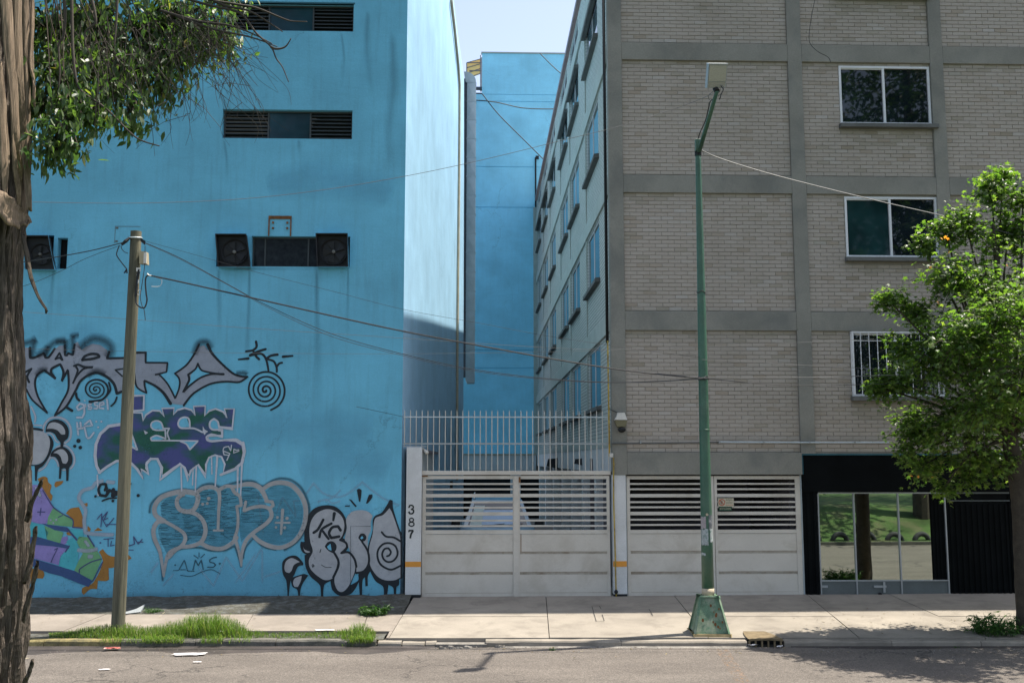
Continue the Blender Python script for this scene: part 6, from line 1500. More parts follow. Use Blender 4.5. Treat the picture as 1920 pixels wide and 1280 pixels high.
# wooden utility pole
UB = GR(221, 1178, .1); UX, UY = UB.x, 15.62; UX = WY(221,1172,UY).x
up = thing('utility_pole', 'old wooden utility pole standing in the grass strip', 'pole', (UX, UY, .05))
def UZ(y): return WY(240, y, UY).z
zt_u = UZ(434); g = G(); pts = []; nrg = 26; n = 22; zs_u = [.05+(zt_u-.05)*i/nrg for i in range(nrg+1)]
for i, z in enumerate(zs_u):
    t = i/nrg; r = .102-.018*t; cx = UX+.006*math.sin(z*1.3)
    for j in range(n):
        a = 2*math.pi*j/n; rr = r*(1+.02*mnoise.noise(Vector((math.cos(a)*3, math.sin(a)*3, z*.25)))); 
        if j in (15, 16): rr *= .955                # long drying crack facing the road
        g.v.append((cx+rr*math.cos(a), UY+rr*math.sin(a), z))
for i in range(nrg):
    for j in range(n): a = i*n+j; b = i*n+(j+1) % n; g.f.append((a, b, b+n, a+n)); g.m.append(0)
g.f.append(tuple(range(nrg*n, nrg*n+n))); g.m.append(0)
part('shaft', g, M['wood_pole'], up, smooth=False)
def UP(px, py, dy=-.11): return WY(px, py, UY+dy)
part('strap', G().tube([(UX+.098*math.cos(a), UY+.098*math.sin(a), UZ(446)+.012*math.sin(a)) for a in [k*2*math.pi/20 for k in range(21)]], .012, 6), M['galv'], up)
part('junction_box', G().hexa([(*UP(261,494)[:2],UP(261,494).z),(*UP(275,495)[:2],UP(275,495).z),(UP(275,495).x,UY+.0,UP(275,495).z),(UP(261,494).x,UY+.0,UP(261,494).z),(*UP(261,470)[:2],UP(261,470).z),(*UP(274,472)[:2],UP(274,472).z),(UP(274,472).x,UY+.0,UP(274,472).z),(UP(261,470).x,UY+.0,UP(261,470).z)]), M['box_beige'], up)
part('box_lid', G().box(UP(270,480).x, UP(275.5,480).x, UY-.125, UY-.111, UP(275,494).z, UP(275,474).z), M['plastic_w'], up)
part('bracket_plate', G().box(UP(256,503).x, UP(264,503).x, UY-.12, UY-.112, UP(260,509).z, UP(260,502).z), M['plastic_w'], up)
part('cable_clamp', G().hexa([tuple(UP(263,452)), tuple(UP(272,460)), tuple(UP(272,460,-.06)), tuple(UP(263,452,-.06)), tuple(UP(264,446)), tuple(UP(273,452)), tuple(UP(273,452,-.06)), tuple(UP(264,446,-.06))]), M['black'], up)
part('cable_clamp', G().tube([UP(228,459), UP(236,452), UP(243,446,-.08)], [.02,.03,.02], 7), M['black'], up)
part('cable_clamp', G().tube([UP(233,512), UP(238,504), UP(238,512)], .014, 6), M['black'], up)
def uw(pts, r=.006, mat='cable', name='lead'): return part(name, G().tube(smooth3([UP(*p) for p in pts]), r, 5), M[mat], up)
uw([(224,460),(220,470),(219,479),(227,491),(238,505)], .009); uw([(227,460),(228,466),(233,472),(240,475)], .006); uw([(272,461),(272,475),(271,500),(266,535),(263,555),(266,572),(270,580),(272.5,600)], .006)
uw([(279,516),(274,519),(272.5,530),(274,550),(275.5,562),(272,575),(266,577),(259,573),(255,567),(254.5,556)], .013); uw([(261,505),(258,520),(256,540),(254,556)], .02, 'black'); uw([(259,545),(263,544),(262,553),(258,551)], .007, 'plastic_w'); uw([(257,515),(259,528),(256,535)], .01, 'galv')
uw([(276,513),(279,516),(284,517)], .012, 'plastic_w'); uw([(292,520),(303,524),(300,536),(284,537)], .004, 'plastic_w')
# ------------------------------------------------------------------ cables
def cable(label, pts, r=.008, mat='cable', group=None):
    """pts: (photo x, photo y, depth)"""
    w = smooth3([WY(px, py, Y) for px, py, Y in pts], 8)
    return solo('overhead_cable', G().tube(w, r, 5, cap=False), M[mat], label, 'cable', group=group)
cable('thick black cable sagging from the wooden pole to the green lamp post', [(284,517,15.5),(330,526.5,15.5),(480,560,15.5),(640,596,15.5),(757,621,15.5),(900,648,15.5),(1050,675,15.5),(1180,695,15.5),(1316,709,15.5)], .0125)
cable('pair of thin wires crossing the thick black cable, upper strand', [(272,455,15.5),(340,485,15.5),(440,540,15.5),(500,572,15.5),(620,625,15.5),(757,664,15.5),(880,691,15.5),(1000,707,15.5),(1130,716,15.5),(1240,714,15.5),(1316,709,15.5)], .0055)
cable('pair of thin wires crossing the thick black cable, lower strand', [(272,456,15.5),(340,487,15.5),(440,541,15.5),(500,575,15.5),(620,630,15.5),(757,667,15.5),(880,694,15.5),(1000,709,15.5),(1130,717,15.5),(1240,715,15.5),(1316,710,15.5)], .0045, 'cable_grey')
cable('single wire hanging from the lamp arm down to the left across the blue wall', [(1341,174,LY-.9),(1280,199,15.4),(1165,236,15.4),(1060,262,15.4),(900,301,15.4),(757,331,15.4),(600,357,15.4),(440,374,15.4),(250,381,15.4),(62,379,15.4)], .0045, 'cable_grey')
cable('bright twisted cable from the lamp post into the street tree', [(1314,281,LY-.05),(1350,297,LY),(1440,325,LY),(1560,356,LY),(1660,380,LY),(1790,410,LY),(1900,440,LY)], .009, 'cable_grey')
cable('dark wire from the wooden pole to the left edge over the fan hoods', [(240,452,15.5),(222,457,15.5),(160,472,15.5),(60,489,15.5),(-60,505,15.5)], .008)
cable('lower thin wire from the wooden pole to the left edge', [(225,460,15.5),(160,485,15.5),(110,510,15.5),(45,536,15.5),(-60,565,15.5)], .004)
cable('faint thin wire running level above the graffiti', [(45,585,15.7),(250,599,15.7),(480,616,15.7),(757,634,15.7),(1000,650,15.7),(1140,655,15.7),(1316,650,15.7),(1540,640,15.7),(1760,630,15.7)], .003, 'cable_grey')
cable('pale wire stretched low across the spiky grey letters', [(40,653,15.6),(230,658,15.6),(500,662,15.6),(757,663,15.6),(1000,660,15.6),(1160,656,15.6)], .0022, 'cable_grey')
cable('fine wire slanting from the wooden pole past the middle fan', [(272,452,15.6),(360,476,15.6),(480,510,15.6),(620,545,15.6),(757,580,15.6),(900,606,15.6),(1040,632,15.6),(1250,662,15.6),(1316,670,15.6)], .0028)
cable('level wire leaving the lamp post towards the barred window', [(1316,708,15.5),(1400,708,15.5),(1540,707,15.5),(1640,704,15.5),(1800,700,15.5)], .006, 'cable_grey')
cable('drooping wire leaving the lamp post towards the barred window', [(1316,709,15.5),(1360,713,15.5),(1420,719,15.5),(1480,722,15.5),(1560,722,15.5),(1700,718,15.5)], .005)
cable('pale wire slanting right from the lamp post to the barred window', [(1316,674,15.5),(1400,677,15.5),(1500,684,15.5),(1600,689,15.5),(1720,694,15.5)], .003, 'cable_grey')
cable('loose black cord hanging down the brick beneath the top floor', [(1530,-10,18.55),(1521,35,18.55),(1517,70,18.55),(1521,85,18.55),(1535,98,18.55),(1552,107,18.55),(1558,117,18.55)], .006)
cable('thin diagonal wire across the rear blue wall, upper right', [(1012,100,41),(1040,128,41),(1062,146,41)], .02)
cable('thin diagonal wire across the rear blue wall falling to the right', [(904,176,41),(935,215,41),(985,265,41),(1025,305,41)], .022)
cable('slack wire across the rear blue wall under the top seam', [(893,188,41),(930,192,41),(975,202,41),(1012,204.5,41),(1050,204.5,41)], .022)
cable('short wire tied to the left end of the spiked railing', [(668,762,17.2),(715,772,17.8),(757,781,18.4)], .004)
# ------------------------------------------------------------------ drain, litter, small things on the ground
dq = [GR(1412,1190,.1), GR(1462,1190,.1)]
dy0, dy1 = KERB_Y-.02, GR(1440,1188,.1).y; dxa, dxb = XD+.02, XE-.02
dc = thing('storm_drain', 'rusty yellow storm drain cover set into the kerb', 'drain', ((dxa+dxb)/2, KERB_Y, 0))
g = G(); n = 10; ring = []
for j in range(n+1):
    t = j/n; y = dy0+(dy1-dy0)*t; sx = (1-.35*t**2); 
    for i in range(n+1):
        s = i/n*2-1; x = (dxa+dxb)/2+s*(dxb-dxa)/2*sx-.05*t; g.v.append((x, y, walk_z(max(y, KERB_Y))+.018+.02*(1-s*s)*(1-t)*0.6))
for j in range(n):
    for i in range(n): a = j*(n+1)+i; g.f.append((a, a+1, a+n+2, a+n+1)); g.m.append(0)
for i in range(n): a = i; x, y, z = g.v[i]; x2, y2, z2 = g.v[i+1]; g.quad((x,y,z-.03),(x2,y2,z2-.03),(x2,y2,z2),(x,y,z))
part('cover', g, M['drain'], dc)
part('mouth', G().box(dxa-.01, dxb+.01, KERB_Y+.05, KERB_Y+.09, -.02, walk_z(KERB_Y)-.004), M['dark'], dc)
for k in range(6):
    x = dxa+(dxb-dxa)*(k+.1)/5.4; part('tooth', G().box(x-.012, x+.012, KERB_Y-.015, KERB_Y+.02, -.01, walk_z(KERB_Y)-.012), M['drain'], dc)
def scrap(name, px, py, z, w, d, mat, lab, cat, h=.02, rot=0.0, seed=1):
    c = GR(px, py, z); g = G(); rr = random.Random(seed); n = 5
    for j in range(n+1):
        for i in range(n+1):
            u, v = i/n-.5, j/n-.5; e = 1+.25*rr.uniform(-1,1)*(1 if i in (0,n) or j in (0,n) else .3)
            x, y = u*w*e, v*d*e; g.v.append((c.x+x*math.cos(rot)-y*math.sin(rot), c.y+x*math.sin(rot)+y*math.cos(rot), z+.004+h*(.5+.5*mnoise.noise(Vector((u*4+seed, v*4, seed)))) ))
    for j in range(n):
        for i in range(n): a = j*(n+1)+i; g.f.append((a, a+1, a+n+2, a+n+1)); g.m.append(0)
    return solo(name, g, M[mat], lab, cat)
cpt = [GR(p[0], p[1], .13) for p in ((165,1197),(184,1197))]
g = G(); a, b_ = GR(165,1198,.10), GR(184,1198,.10); yk = 15.42
def at(px, py, Y): return WY(px, py, Y)
g.add([tuple(at(165,1198,yk)), tuple(at(184,1197,yk)), tuple(at(188,1186,yk+.06)), tuple(at(168,1187,yk+.06)), tuple(at(165,1198,yk)+Vector((0,.006,0))), tuple(at(184,1197,yk)+Vector((0,.006,0))), tuple(at(188,1186,yk+.06)+Vector((0,.006,0))), tuple(at(168,1187,yk+.06)+Vector((0,.006,0)))], [(0,1,2,3),(7,6,5,4),(0,4,5,1),(1,5,6,2),(2,6,7,3),(3,7,4,0)])
solo('paper_card', g, M['paper'], 'white paper card leaning in the grass by the wooden pole', 'litter')
scrap('plastic_wrapper', 211, 1217.5, .01, .22, .10, 'pink', 'crumpled pink plastic wrapper lying in the gutter', 'litter', .05, .2, 2)
scrap('paper_sheet', 353, 1227, .008, .42, .16, 'paper', 'flattened dirty paper sheet on the asphalt by the grass', 'litter', .02, .1, 3)
scrap('paper_scrap', 370, 1241, .008, .11, .05, 'paper', 'small white paper scrap on the asphalt below the flattened sheet', 'litter', .01, 0, 4)
scrap('paper_scrap', 196, 1255, .008, .14, .05, 'paper', 'small paper scrap on the asphalt near the big trunk', 'litter', .01, .3, 5)
scrap('foam_cup_piece', 415, 1184, .17, .10, .07, 'paper', 'pale yellowish plate piece lying on top of the tall grass', 'litter', .02, .2, 6)
scrap('paper_scrap', 1412, 1211.5, .01, .14, .06, 'paper', 'white crumpled paper at the left of the storm drain', 'litter', .05, .2, 7)
scrap('paper_scrap', 1462, 1213.5, .01, .12, .05, 'paper', 'white crumpled paper in front of the storm drain teeth', 'litter', .04, .5, 8)
scrap('plastic_wrapper', 1553, 1205.5, .01, .13, .09, 'orange', 'bright orange wrapper against the kerb in tree shade', 'litter', .06, .2, 9)
scrap('paint_splash', 610, 1180.5, walk_z(16), .26, .08, 'paper', 'white dried splash on the pavement right of the grass', 'splash', .002, .1, 10)
q0, q1, q2 = GR(231,1153,.2), GR(263,1148,.2), GR(256,1138,.2)
zb_ = walk_z(17.2)
g = G(); g.add([(q0.x-.1,q0.y,zb_+.01),(q1.x,q1.y,zb_+.01),(q1.x-.02,q1.y+.25,zb_+.10),(q0.x+.1,q0.y+.3,zb_+.06),(q0.x-.1,q0.y+.02,zb_-.01),(q1.x,q1.y+.02,zb_-.01),(q1.x-.02,q1.y+.27,zb_+.08),(q0.x+.1,q0.y+.32,zb_+.04)], [(0,1,2,3),(7,6,5,4),(0,4,5,1),(1,5,6,2),(2,6,7,3),(3,7,4,0)])
solo('grey_sheet', g, M['tarp'], 'flat grey sheet lying on the earth behind the wooden pole', 'sheet')
# loose grit on the asphalt near the gutter
g = G(); rr = random.Random(11)
for k in range(420):
    x = rr.uniform(-8, 9); y = KERB_Y-.02-abs(rr.gauss(0,.45)); s_ = rr.uniform(.004,.016)
    g.add([(x-s_,y-s_*.6,0),(x+s_,y-s_*.5,0),(x+s_*.4,y+s_,0),(x,y,s_)], [(0,1,3),(1,2,3),(2,0,3)])
setting('gravel', g, M['rubble'], 'stuff')
# ------------------------------------------------------------------ car parked in the alley
cxp = PX(934, 970, 4.2)
car = thing('parked_car', 'pale blue estate car with roof rails parked nose first behind the driveway gate', 'car', (cxp, 4.0, BASE_Z), 'b')
m_car = pm('car_paint', (0.20,0.31,0.40), .25, var=.04, fine=.02, bmp=0, spec=.6); m_sh = pm('sunshade', (0.42,0.54,0.72), .5, var=.1, bmp=0)
m_cg = glass('car_glass', (0.03,0.06,0.08), 1.5, .03)
CY, CZ = 4.0, BASE_Z
def loft(secs, mat, name, par, closed=True, smooth_=True):
    g = G(); k = len(secs[0])
    for s_ in secs: g.v += s_
    for i in range(len(secs)-1):
        for j in range(k if closed else k-1): a = i*k+j; b = i*k+(j+1) % k; g.f.append((a, b, b+k, a+k)); g.m.append(0)
    g.f.append(tuple(range(k))); g.m.append(0); g.f.append(tuple(range((len(secs)-1)*k, len(secs)*k))); g.m.append(0)
    return part(name, g, mat, par, smooth=smooth_, fix=True)
def bsec(y, w, zb, zt, rnd=.12):
    p = [(-w,zb+.1),(-w+.06,zb),(w-.06,zb),(w,zb+.1),(w,zt-rnd),(w-rnd*.6,zt-.02),(w*.5,zt),(-w*.5,zt),(-w+rnd*.6,zt-.02),(-w,zt-rnd)]
    return [(cxp+x, CY+y, CZ+z) for x, z in p]
body = loft([bsec(0,.62,.35,.62), bsec(.08,.78,.24,.78), bsec(.3,.87,.2,.86), bsec(.95,.9,.2,.95), bsec(1.15,.9,.2,.97), bsec(3.9,.9,.2,.98), bsec(4.3,.86,.22,.95), bsec(4.42,.78,.3,.9)], m_car, 'body', car)
def csec(y, w, z): return [(cxp+x, CY+y, CZ+zz) for x, zz in ((-w,.93),(w,.93),(w,z-.12),(w-.12,z),(-w+.12,z),(-w,z-.12))]
def cab(y, wb, wt, zb, zt): return [(cxp-wb,CY+y,CZ+zb),(cxp+wb,CY+y,CZ+zb),(cxp+wt,CY+y,CZ+zt),(cxp-wt,CY+y,CZ+zt)]
g = G(); A = [(cxp-.80,CY+.92,CZ+.93),(cxp+.80,CY+.92,CZ+.93),(cxp+.80,CY+4.1,CZ+.93),(cxp-.80,CY+4.1,CZ+.93),(cxp-.60,CY+1.62,CZ+1.52),(cxp+.60,CY+1.62,CZ+1.52),(cxp+.60,CY+3.8,CZ+1.55),(cxp-.60,CY+3.8,CZ+1.55)]
g.hexa(A); part('cabin', g, m_car, car)
def lerp3(a, b, t): return tuple(a[i]+(b[i]-a[i])*t for i in range(3))
def on_face(q, u, v, off): # q bl br tr tl
    p = Vector(lerp3(lerp3(q[0],q[1],u), lerp3(q[3],q[2],u), v)); n = (Vector(q[1])-Vector(q[0])).cross(Vector(q[3])-Vector(q[0])).normalized(); return tuple(p+n*off)
ws_ = [A[0],A[1],A[5],A[4]]
def pane_on(q, u0,u1,v0,v1,off,mat,name,par): return part(name, G().quad(on_face(q,u0,v0,off),on_face(q,u1,v0,off),on_face(q,u1,v1,off),on_face(q,u0,v1,off)).quad(on_face(q,u0,v0,off-.004),on_face(q,u0,v1,off-.004),on_face(q,u1,v1,off-.004),on_face(q,u1,v0,off-.004)), mat, par)
wsn = pane_on(ws_, .06,.94,.06,.94,.006,m_cg,'windscreen',car)
pane_on(ws_, .26,.84,.08,.62,.010,m_sh,'sunshade',wsn)
pane_on(ws_, .09,.27,.06,.78,.010,pm('sunshade_silver',(0.50,0.58,0.56),.5,var=.15,bmp=0),'sunshade',wsn)
pane_on([A[3],A[0],A[4],A[7]], .05,.92,.15,.9,.006,m_cg,'side_window',car); pane_on([A[1],A[2],A[6],A[5]], .08,.95,.15,.9,.006,m_cg,'side_window',car)
for s_ in (-1,1):
    part('roof_rail', G().tube([(cxp+s_*.55,CY+1.75,CZ+1.55),(cxp+s_*.55,CY+1.9,CZ+1.62),(cxp+s_*.55,CY+3.5,CZ+1.64),(cxp+s_*.55,CY+3.7,CZ+1.56)], .018, 6), M['white_alu'], car)
    m = part('wing_mirror', G().hexa([(cxp+s_*.98-.11,CY+1.05,CZ+.94),(cxp+s_*.98+.11,CY+1.05,CZ+.94),(cxp+s_*.98+.11,CY+1.17,CZ+.96),(cxp+s_*.98-.11,CY+1.17,CZ+.96),(cxp+s_*.98-.09,CY+1.05,CZ+1.10),(cxp+s_*.98+.10,CY+1.05,CZ+1.10),(cxp+s_*.98+.09,CY+1.17,CZ+1.09),(cxp+s_*.98-.09,CY+1.17,CZ+1.09)]), M['black'], car)
    part('headlight', G().hexa([(cxp+s_*.70-.16,CY+.06,CZ+.56),(cxp+s_*.70+.16,CY+.14,CZ+.56),(cxp+s_*.70+.14,CY+.3,CZ+.57),(cxp+s_*.70-.14,CY+.3,CZ+.57),(cxp+s_*.70-.14,CY+.10,CZ+.74),(cxp+s_*.70+.15,CY+.2,CZ+.76),(cxp+s_*.70+.14,CY+.3,CZ+.76),(cxp+s_*.70-.14,CY+.3,CZ+.74)]), M['glass_side'], car)
    for yy in (.85, 3.45):
        w = part('wheel', G().lathe([(.22,-.11),(.32,-.10),(.335,-.05),(.335,.05),(.32,.10),(.22,.11)], 20, (cxp+s_*.80, CY+yy, CZ+.335), 'x'), M['tyre'], car, smooth=True)
        part('rim', G().lathe([(.03,-.125),(.21,-.115),(.21,.115),(.03,.125)], 12, (cxp+s_*.80, CY+yy, CZ+.335), 'x'), M['grey_alu'], w)
part('roof_bar', G().box(cxp-.62,cxp+.62,CY+2.0,CY+2.06,CZ+1.62,CZ+1.655), M['white_alu'], car)
part('grille', G().box(cxp-.4,cxp+.4,CY-.012,CY+.08,CZ+.42,CZ+.58), M['black'], car)
for s_ in (-.35,.2): part('wiper', G().tube([on_face(ws_,.5+s_*.5,.03,.02), on_face(ws_,.5+s_*.5+.28,.10,.02)], .008, 4), M['black'], car)

# ------------------------------------------------------------------ trees and plants
def star_leaf():
    pts = []
    for k in range(5):
        a = R(90+72*0) ; 
    ang = [-125,-62,0,62,125]; L = [.62,.9,1.0,.9,.62]; out = []
    for k in range(5):
        a = R(90-ang[k]); out.append((L[k]*math.cos(a), L[k]*math.sin(a), -.10*L[k]))
        if k < 4: b = R(90-(ang[k]+ang[k+1])/2); out.append((.36*math.cos(b), .36*math.sin(b), .02))
    out.append((0, -.30, 0.0))
    out = out[::-1]
    return [(0,0,.05)]+out, [(0, 1+i, 1+(i+1) % len(out)) for i in range(len(out))]
def oval_leaf():
    v = [(0,-.5,0),(.19,-.22,.05),(.21,.06,.05),(.11,.34,.02),(0,.62,-.08),(-.11,.34,.02),(-.21,.06,.05),(-.19,-.22,.05),(0,-.15,-.02),(0,.15,-.03)]
    return v, [(0,1,8),(1,2,9,8),(2,3,9),(3,4,9),(4,5,9),(5,6,9),(6,7,8,9),(7,0,8)]
def blade_leaf():
    v = [(0,0,0),(.10,.25,.02),(.12,.55,0),(0,1,-.1),(-.12,.55,0),(-.10,.25,.02),(0,.4,-.03)]
    return v, [(0,1,6),(1,2,6),(2,3,6),(3,4,6),(4,5,6),(5,0,6)]
def orient(rr, up=.6, out=None):
    n = Vector((rr.gauss(0,.5), rr.gauss(0,.5), up+abs(rr.gauss(0,.4))))
    if out is not None: n += out*.6
    n.normalize(); t = Vector((rr.gauss(0,1), rr.gauss(0,1), rr.gauss(-.5,.6))); t -= n*t.dot(n); t.normalize()
    return n, t
def put_leaf(g, shape, p, n, t, s_):
    v, f = shape; b = t.cross(n)
    g.add([tuple(p+(b*x+t*y+n*z)*s_) for x, y, z in v], f)
def crown(root, lobes, trunk_top, shape, mats, leaf_size, twigs_per, leaves_per, seed, limb_r=.05, hang=False, droop=.25, singles=0, single_mat=None, gold=0, twig_mat='bark_thin', singles_pick=None, limbs=True):
    rr = random.Random(seed); g = G(); tw = G(); limb = G(); cand = []
    for (c, r_, k) in lobes:
        c = Vector(c); tt = Vector(trunk_top)
        if limbs:
            mid = tt.lerp(c, .5)+Vector((rr.uniform(-.15,.15), rr.uniform(-.15,.15), .12))
            limb.tube(smooth3([tt, mid, c], 4), [limb_r*(1-.75*i/8) for i in range(9)], 6)
        for _ in range(int(twigs_per*k)):
            d = Vector((rr.gauss(0,1), rr.gauss(0,1), rr.gauss(.15,.9))).normalized(); rad = r_*(rr.random()**.45)*rr.uniform(.75,1.3)
            e = c+d*rad*Vector((1,1,1)).x; s0 = c+d*rad*rr.uniform(.1,.5)
            e2 = e+Vector((0,0,-droop*r_*rr.random()))
            tw.tube([s0, s0.lerp(e2,.6)+Vector((0,0,.04)), e2], [.007,.005,.003], 3, cap=False)
            for _k in range(leaves_per):
                t = rr.uniform(.25,1.05); p = s0.lerp(e2, t)+Vector((rr.gauss(0,.12),rr.gauss(0,.12),rr.gauss(-.01,.09)))*(leaf_size/.11)
                n, ax = orient(rr, .55, d*.5); s_ = leaf_size*rr.uniform(.45,1.2)
                if hang and rr.random() < .75:
                    ax = Vector((rr.gauss(0,.35), rr.gauss(0,.35), -1)).normalized(); n = Vector((rr.gauss(0,1), rr.gauss(0,1), .25)); n -= ax*n.dot(ax); n.normalize()
                cand.append((p, n, ax, s_))
    rr.shuffle(cand)
    camp = Vector((0,0,CAM_Z))
    if singles:
        order = sorted(range(len(cand)), key=singles_pick or (lambda i: (cand[i][0]-camp).length - cand[i][3]*8))
        sset = set(order[:singles])
    else: sset = set()
    me = None
    if singles:
        gl_ = G(); gl_.add(shape[0], shape[1]); me = mesh('leaf', gl_, mats)
        me2 = mesh('leaf', gl_, single_mat) if single_mat else me
    for i, (p, n, t, s_) in enumerate(cand):
        if i in sset:
            o = bpy.data.objects.new('leaf', me2 if rr.random() < gold else me); COL.objects.link(o); o.parent = root; b = t.cross(n)
            rt = Matrix((b, t, n)).transposed().to_4x4()
            o.matrix_local = Matrix.Translation(p-Vector(BASE[root.name])) @ rt @ Matrix.Scale(s_, 4)
        else: put_leaf(g, shape, p, n, t, s_)
    if limbs: part('limb', limb, M[twig_mat], root, smooth=True)
    part('twigs', tw, M[twig_mat], root, kind='stuff'); part('crown', g, mats, root, kind='stuff')
    return cand
# street tree on the right
TY = 15.62; tb = GR(1912, 1190, .1); TX = WY(1928,1185,TY).x
tr = thing('street_tree', 'young bushy street tree with star-shaped leaves beside the black shopfront', 'tree', (TX, TY, walk_z(TY)-.05))
def trunk_tube(root, pts, rads, mat, n=18, amp=.06, name='trunk'):
    c = smooth3(pts, 8); k = len(c); g = G(); rs_ = []
    for i in range(k):
        t = i/(k-1)*(len(rads)-1); a = min(int(t), len(rads)-2); rs_.append(rads[a]+(rads[a+1]-rads[a])*(t-a))
    g.tube(c, rs_, n)
    g.v = [tuple(Vector(v)+(Vector(v)-c[i//n]).normalized()*rs_[i//n]*amp*mnoise.noise(Vector(v)*Vector((7,7,2.0)).x*1.0)*2) if i < k*n else v for i, v in enumerate(g.v)]
    return part(name, g, M[mat], root, smooth=True)
ttop = WY(1893, 820, TY)
trunk_tube(tr, [(TX,TY,0), tuple(WY(1922,1080,TY)), tuple(WY(1916,960,TY)), tuple(WY(1907,880,TY)), tuple(ttop), tuple(WY(1880,640,TY)), tuple(WY(1862,420,TY))], [.17,.15,.145,.14,.12,.06,.02], 'bark_thin')
lob = []
rr = random.Random(21)
for (px, py, rp, dY, k) in [(1858,350,42,0,.8),(1812,425,62,-.1,1.0),(1770,425,40,.1,.4),(1890,430,70,.2,1.2),(1790,520,75,-.5,1.3),(1850,540,95,-.2,1.6),(1712,580,52,.1,.8),(1662,560,24,.0,.35),(1726,455,24,0,.3),
        (1745,670,85,-.3,1.7),(1668,715,48,.2,.9),(1640,725,24,.1,.3),(1690,650,40,.3,.6),(1830,660,110,-.6,2.0),(1920,590,110,.3,1.8),(1900,740,110,-.3,2.0),(1790,790,95,-.2,1.8),(1715,800,60,.3,1.1),(1970,470,90,.0,1.2),(2010,650,130,.1,1.6),(1850,850,80,.2,1.2),(1735,870,50,.2,.5),(1770,915,30,.3,.22),(1700,850,28,.2,.25),(1815,895,42,.3,.35),(2040,800,110,.2,1.2),(1930,860,70,.3,.9),(1880,330,26,.1,.3),(1918,370,38,.1,.5),
        (1870,600,95,-1.3,1.3),(1800,640,75,-1.2,1.0),(1920,690,110,-1.7,1.6),(1990,560,110,-1.5,1.3),(1840,760,80,-1.2,1.0),(2060,520,130,-.8,1.4),(2100,680,140,-1.0,1.5)]:
    w = WY(px, py, TY+dY); lob.append((tuple(w), rp/122.0, k))
cand = crown(tr, lob, ttop, star_leaf(), M['maple'], .066, 50, 18, 5, .035, False, .3, singles=270, single_mat=M['leaf_gold'], gold=.0)
rr = random.Random(8)
gl_ = G(); gl_.add(*star_leaf()); meg = mesh('leaf', gl_, M['leaf_gold'])
for (px, py, s_) in ((1772,444,.085),(1766,447,.08),(1777,447,.08),(1779,473,.075),(1795,499,.07),(1745,501,.09),(1888,497,.08),(1758,566,.08),(1760,570,.07),(1709,892,.085),(1722,893,.07),(1748,894,.07)):
    p = WY(px, py, TY-.75); n, t = orient(rr, .2, Vector((0,-1,0)))
    o = bpy.data.objects.new('leaf', meg); COL.objects.link(o); o.parent = tr; o['label'] = 'yellow autumn leaf'; b = t.cross(n)
    o.matrix_local = Matrix.Translation(p-Vector(BASE[tr.name])) @ Matrix((b, t, n)).transposed().to_4x4() @ Matrix.Scale(s_*.52, 4)
# big old tree at the left edge, close to the camera, on the park side
EY = 4.6
def EW(px, py, dY=0): return WY(px, py, EY+dY)
et = thing('old_tree', 'huge old tree trunk with peeling bark at the left edge', 'tree', (-2.75, EY, .15))
edge = [(-40,63),(0,62),(150,61),(300,57),(400,52),(480,42),(560,41),(640,45),(740,50),(800,57),(860,61),(900,58),(1000,56),(1100,54),(1180,52),(1240,47),(1280,48),(1400,62),(1600,110),(1950,200)]
ez = sorted([(EW(x, y).z, EW(x, y).x) for y, x in edge])
def edge_x(z):
    if z <= ez[0][0]: return ez[0][1]
    for (za, xa), (zb, xb) in zip(ez, ez[1:]):
        if za <= z <= zb: return xa+(xb-xa)*(z-za)/(zb-za)
    return ez[-1][1]
ECX = EW(-125, 640).x
g = G(); n = 280; z0_, z1_ = .05, 6.8; nz = 250
for i in range(nz+1):
    z = z0_+(z1_-z0_)*i/nz; r = (edge_x(z)-ECX)*.918
    for j in range(n):
        a = 2*math.pi*j/n; tw_ = a+.10*z
        q = Vector((math.cos(tw_)*9, math.sin(tw_)*9, z*.55)); q2 = Vector((math.cos(tw_)*24, math.sin(tw_)*24, z*1.5))
        h = abs(mnoise.noise(q)); h2 = abs(mnoise.noise(q2)); low = max(.75, min(1, (3.6-z)/.8))
        rr_ = r*(.985) - (.065*max(0, .20-h)/.20 + .020*max(0,.22-h2)/.22)*low*r/.45 + .016*mnoise.noise(Vector((q2.x*.8,q2.y*.8,z*2.4)))*low + .012*mnoise.noise(Vector((math.cos(tw_)*34,math.sin(tw_)*34,z*6)))*low + .008*mnoise.noise(Vector((math.cos(tw_)*60,math.sin(tw_)*60,z*16)))*low
        g.v.append((ECX+rr_*math.cos(a), EY+rr_*math.sin(a), z))
for i in range(nz):
    for j in range(n): a = i*n+j; b = i*n+(j+1) % n; g.f.append((a, b, b+n, a+n)); g.m.append(0)
part('trunk', g, M['bark'], et, smooth=False)
def surf(px, py, off=.0):
    """point on the bark under a photo position"""
    z = EW(px, py).z
    for _ in range(4):
        r = (edge_x(z)-ECX)*.918; x = EW(px, py).x
        Y = EY
        for _k in range(5):
            w = WY(px, py, Y); dx = min(max(w.x-ECX, -r), r*.999); Y = EY-math.sqrt(max(0, r*r-dx*dx))
        z = w.z
    return WY(px, py, Y-off)
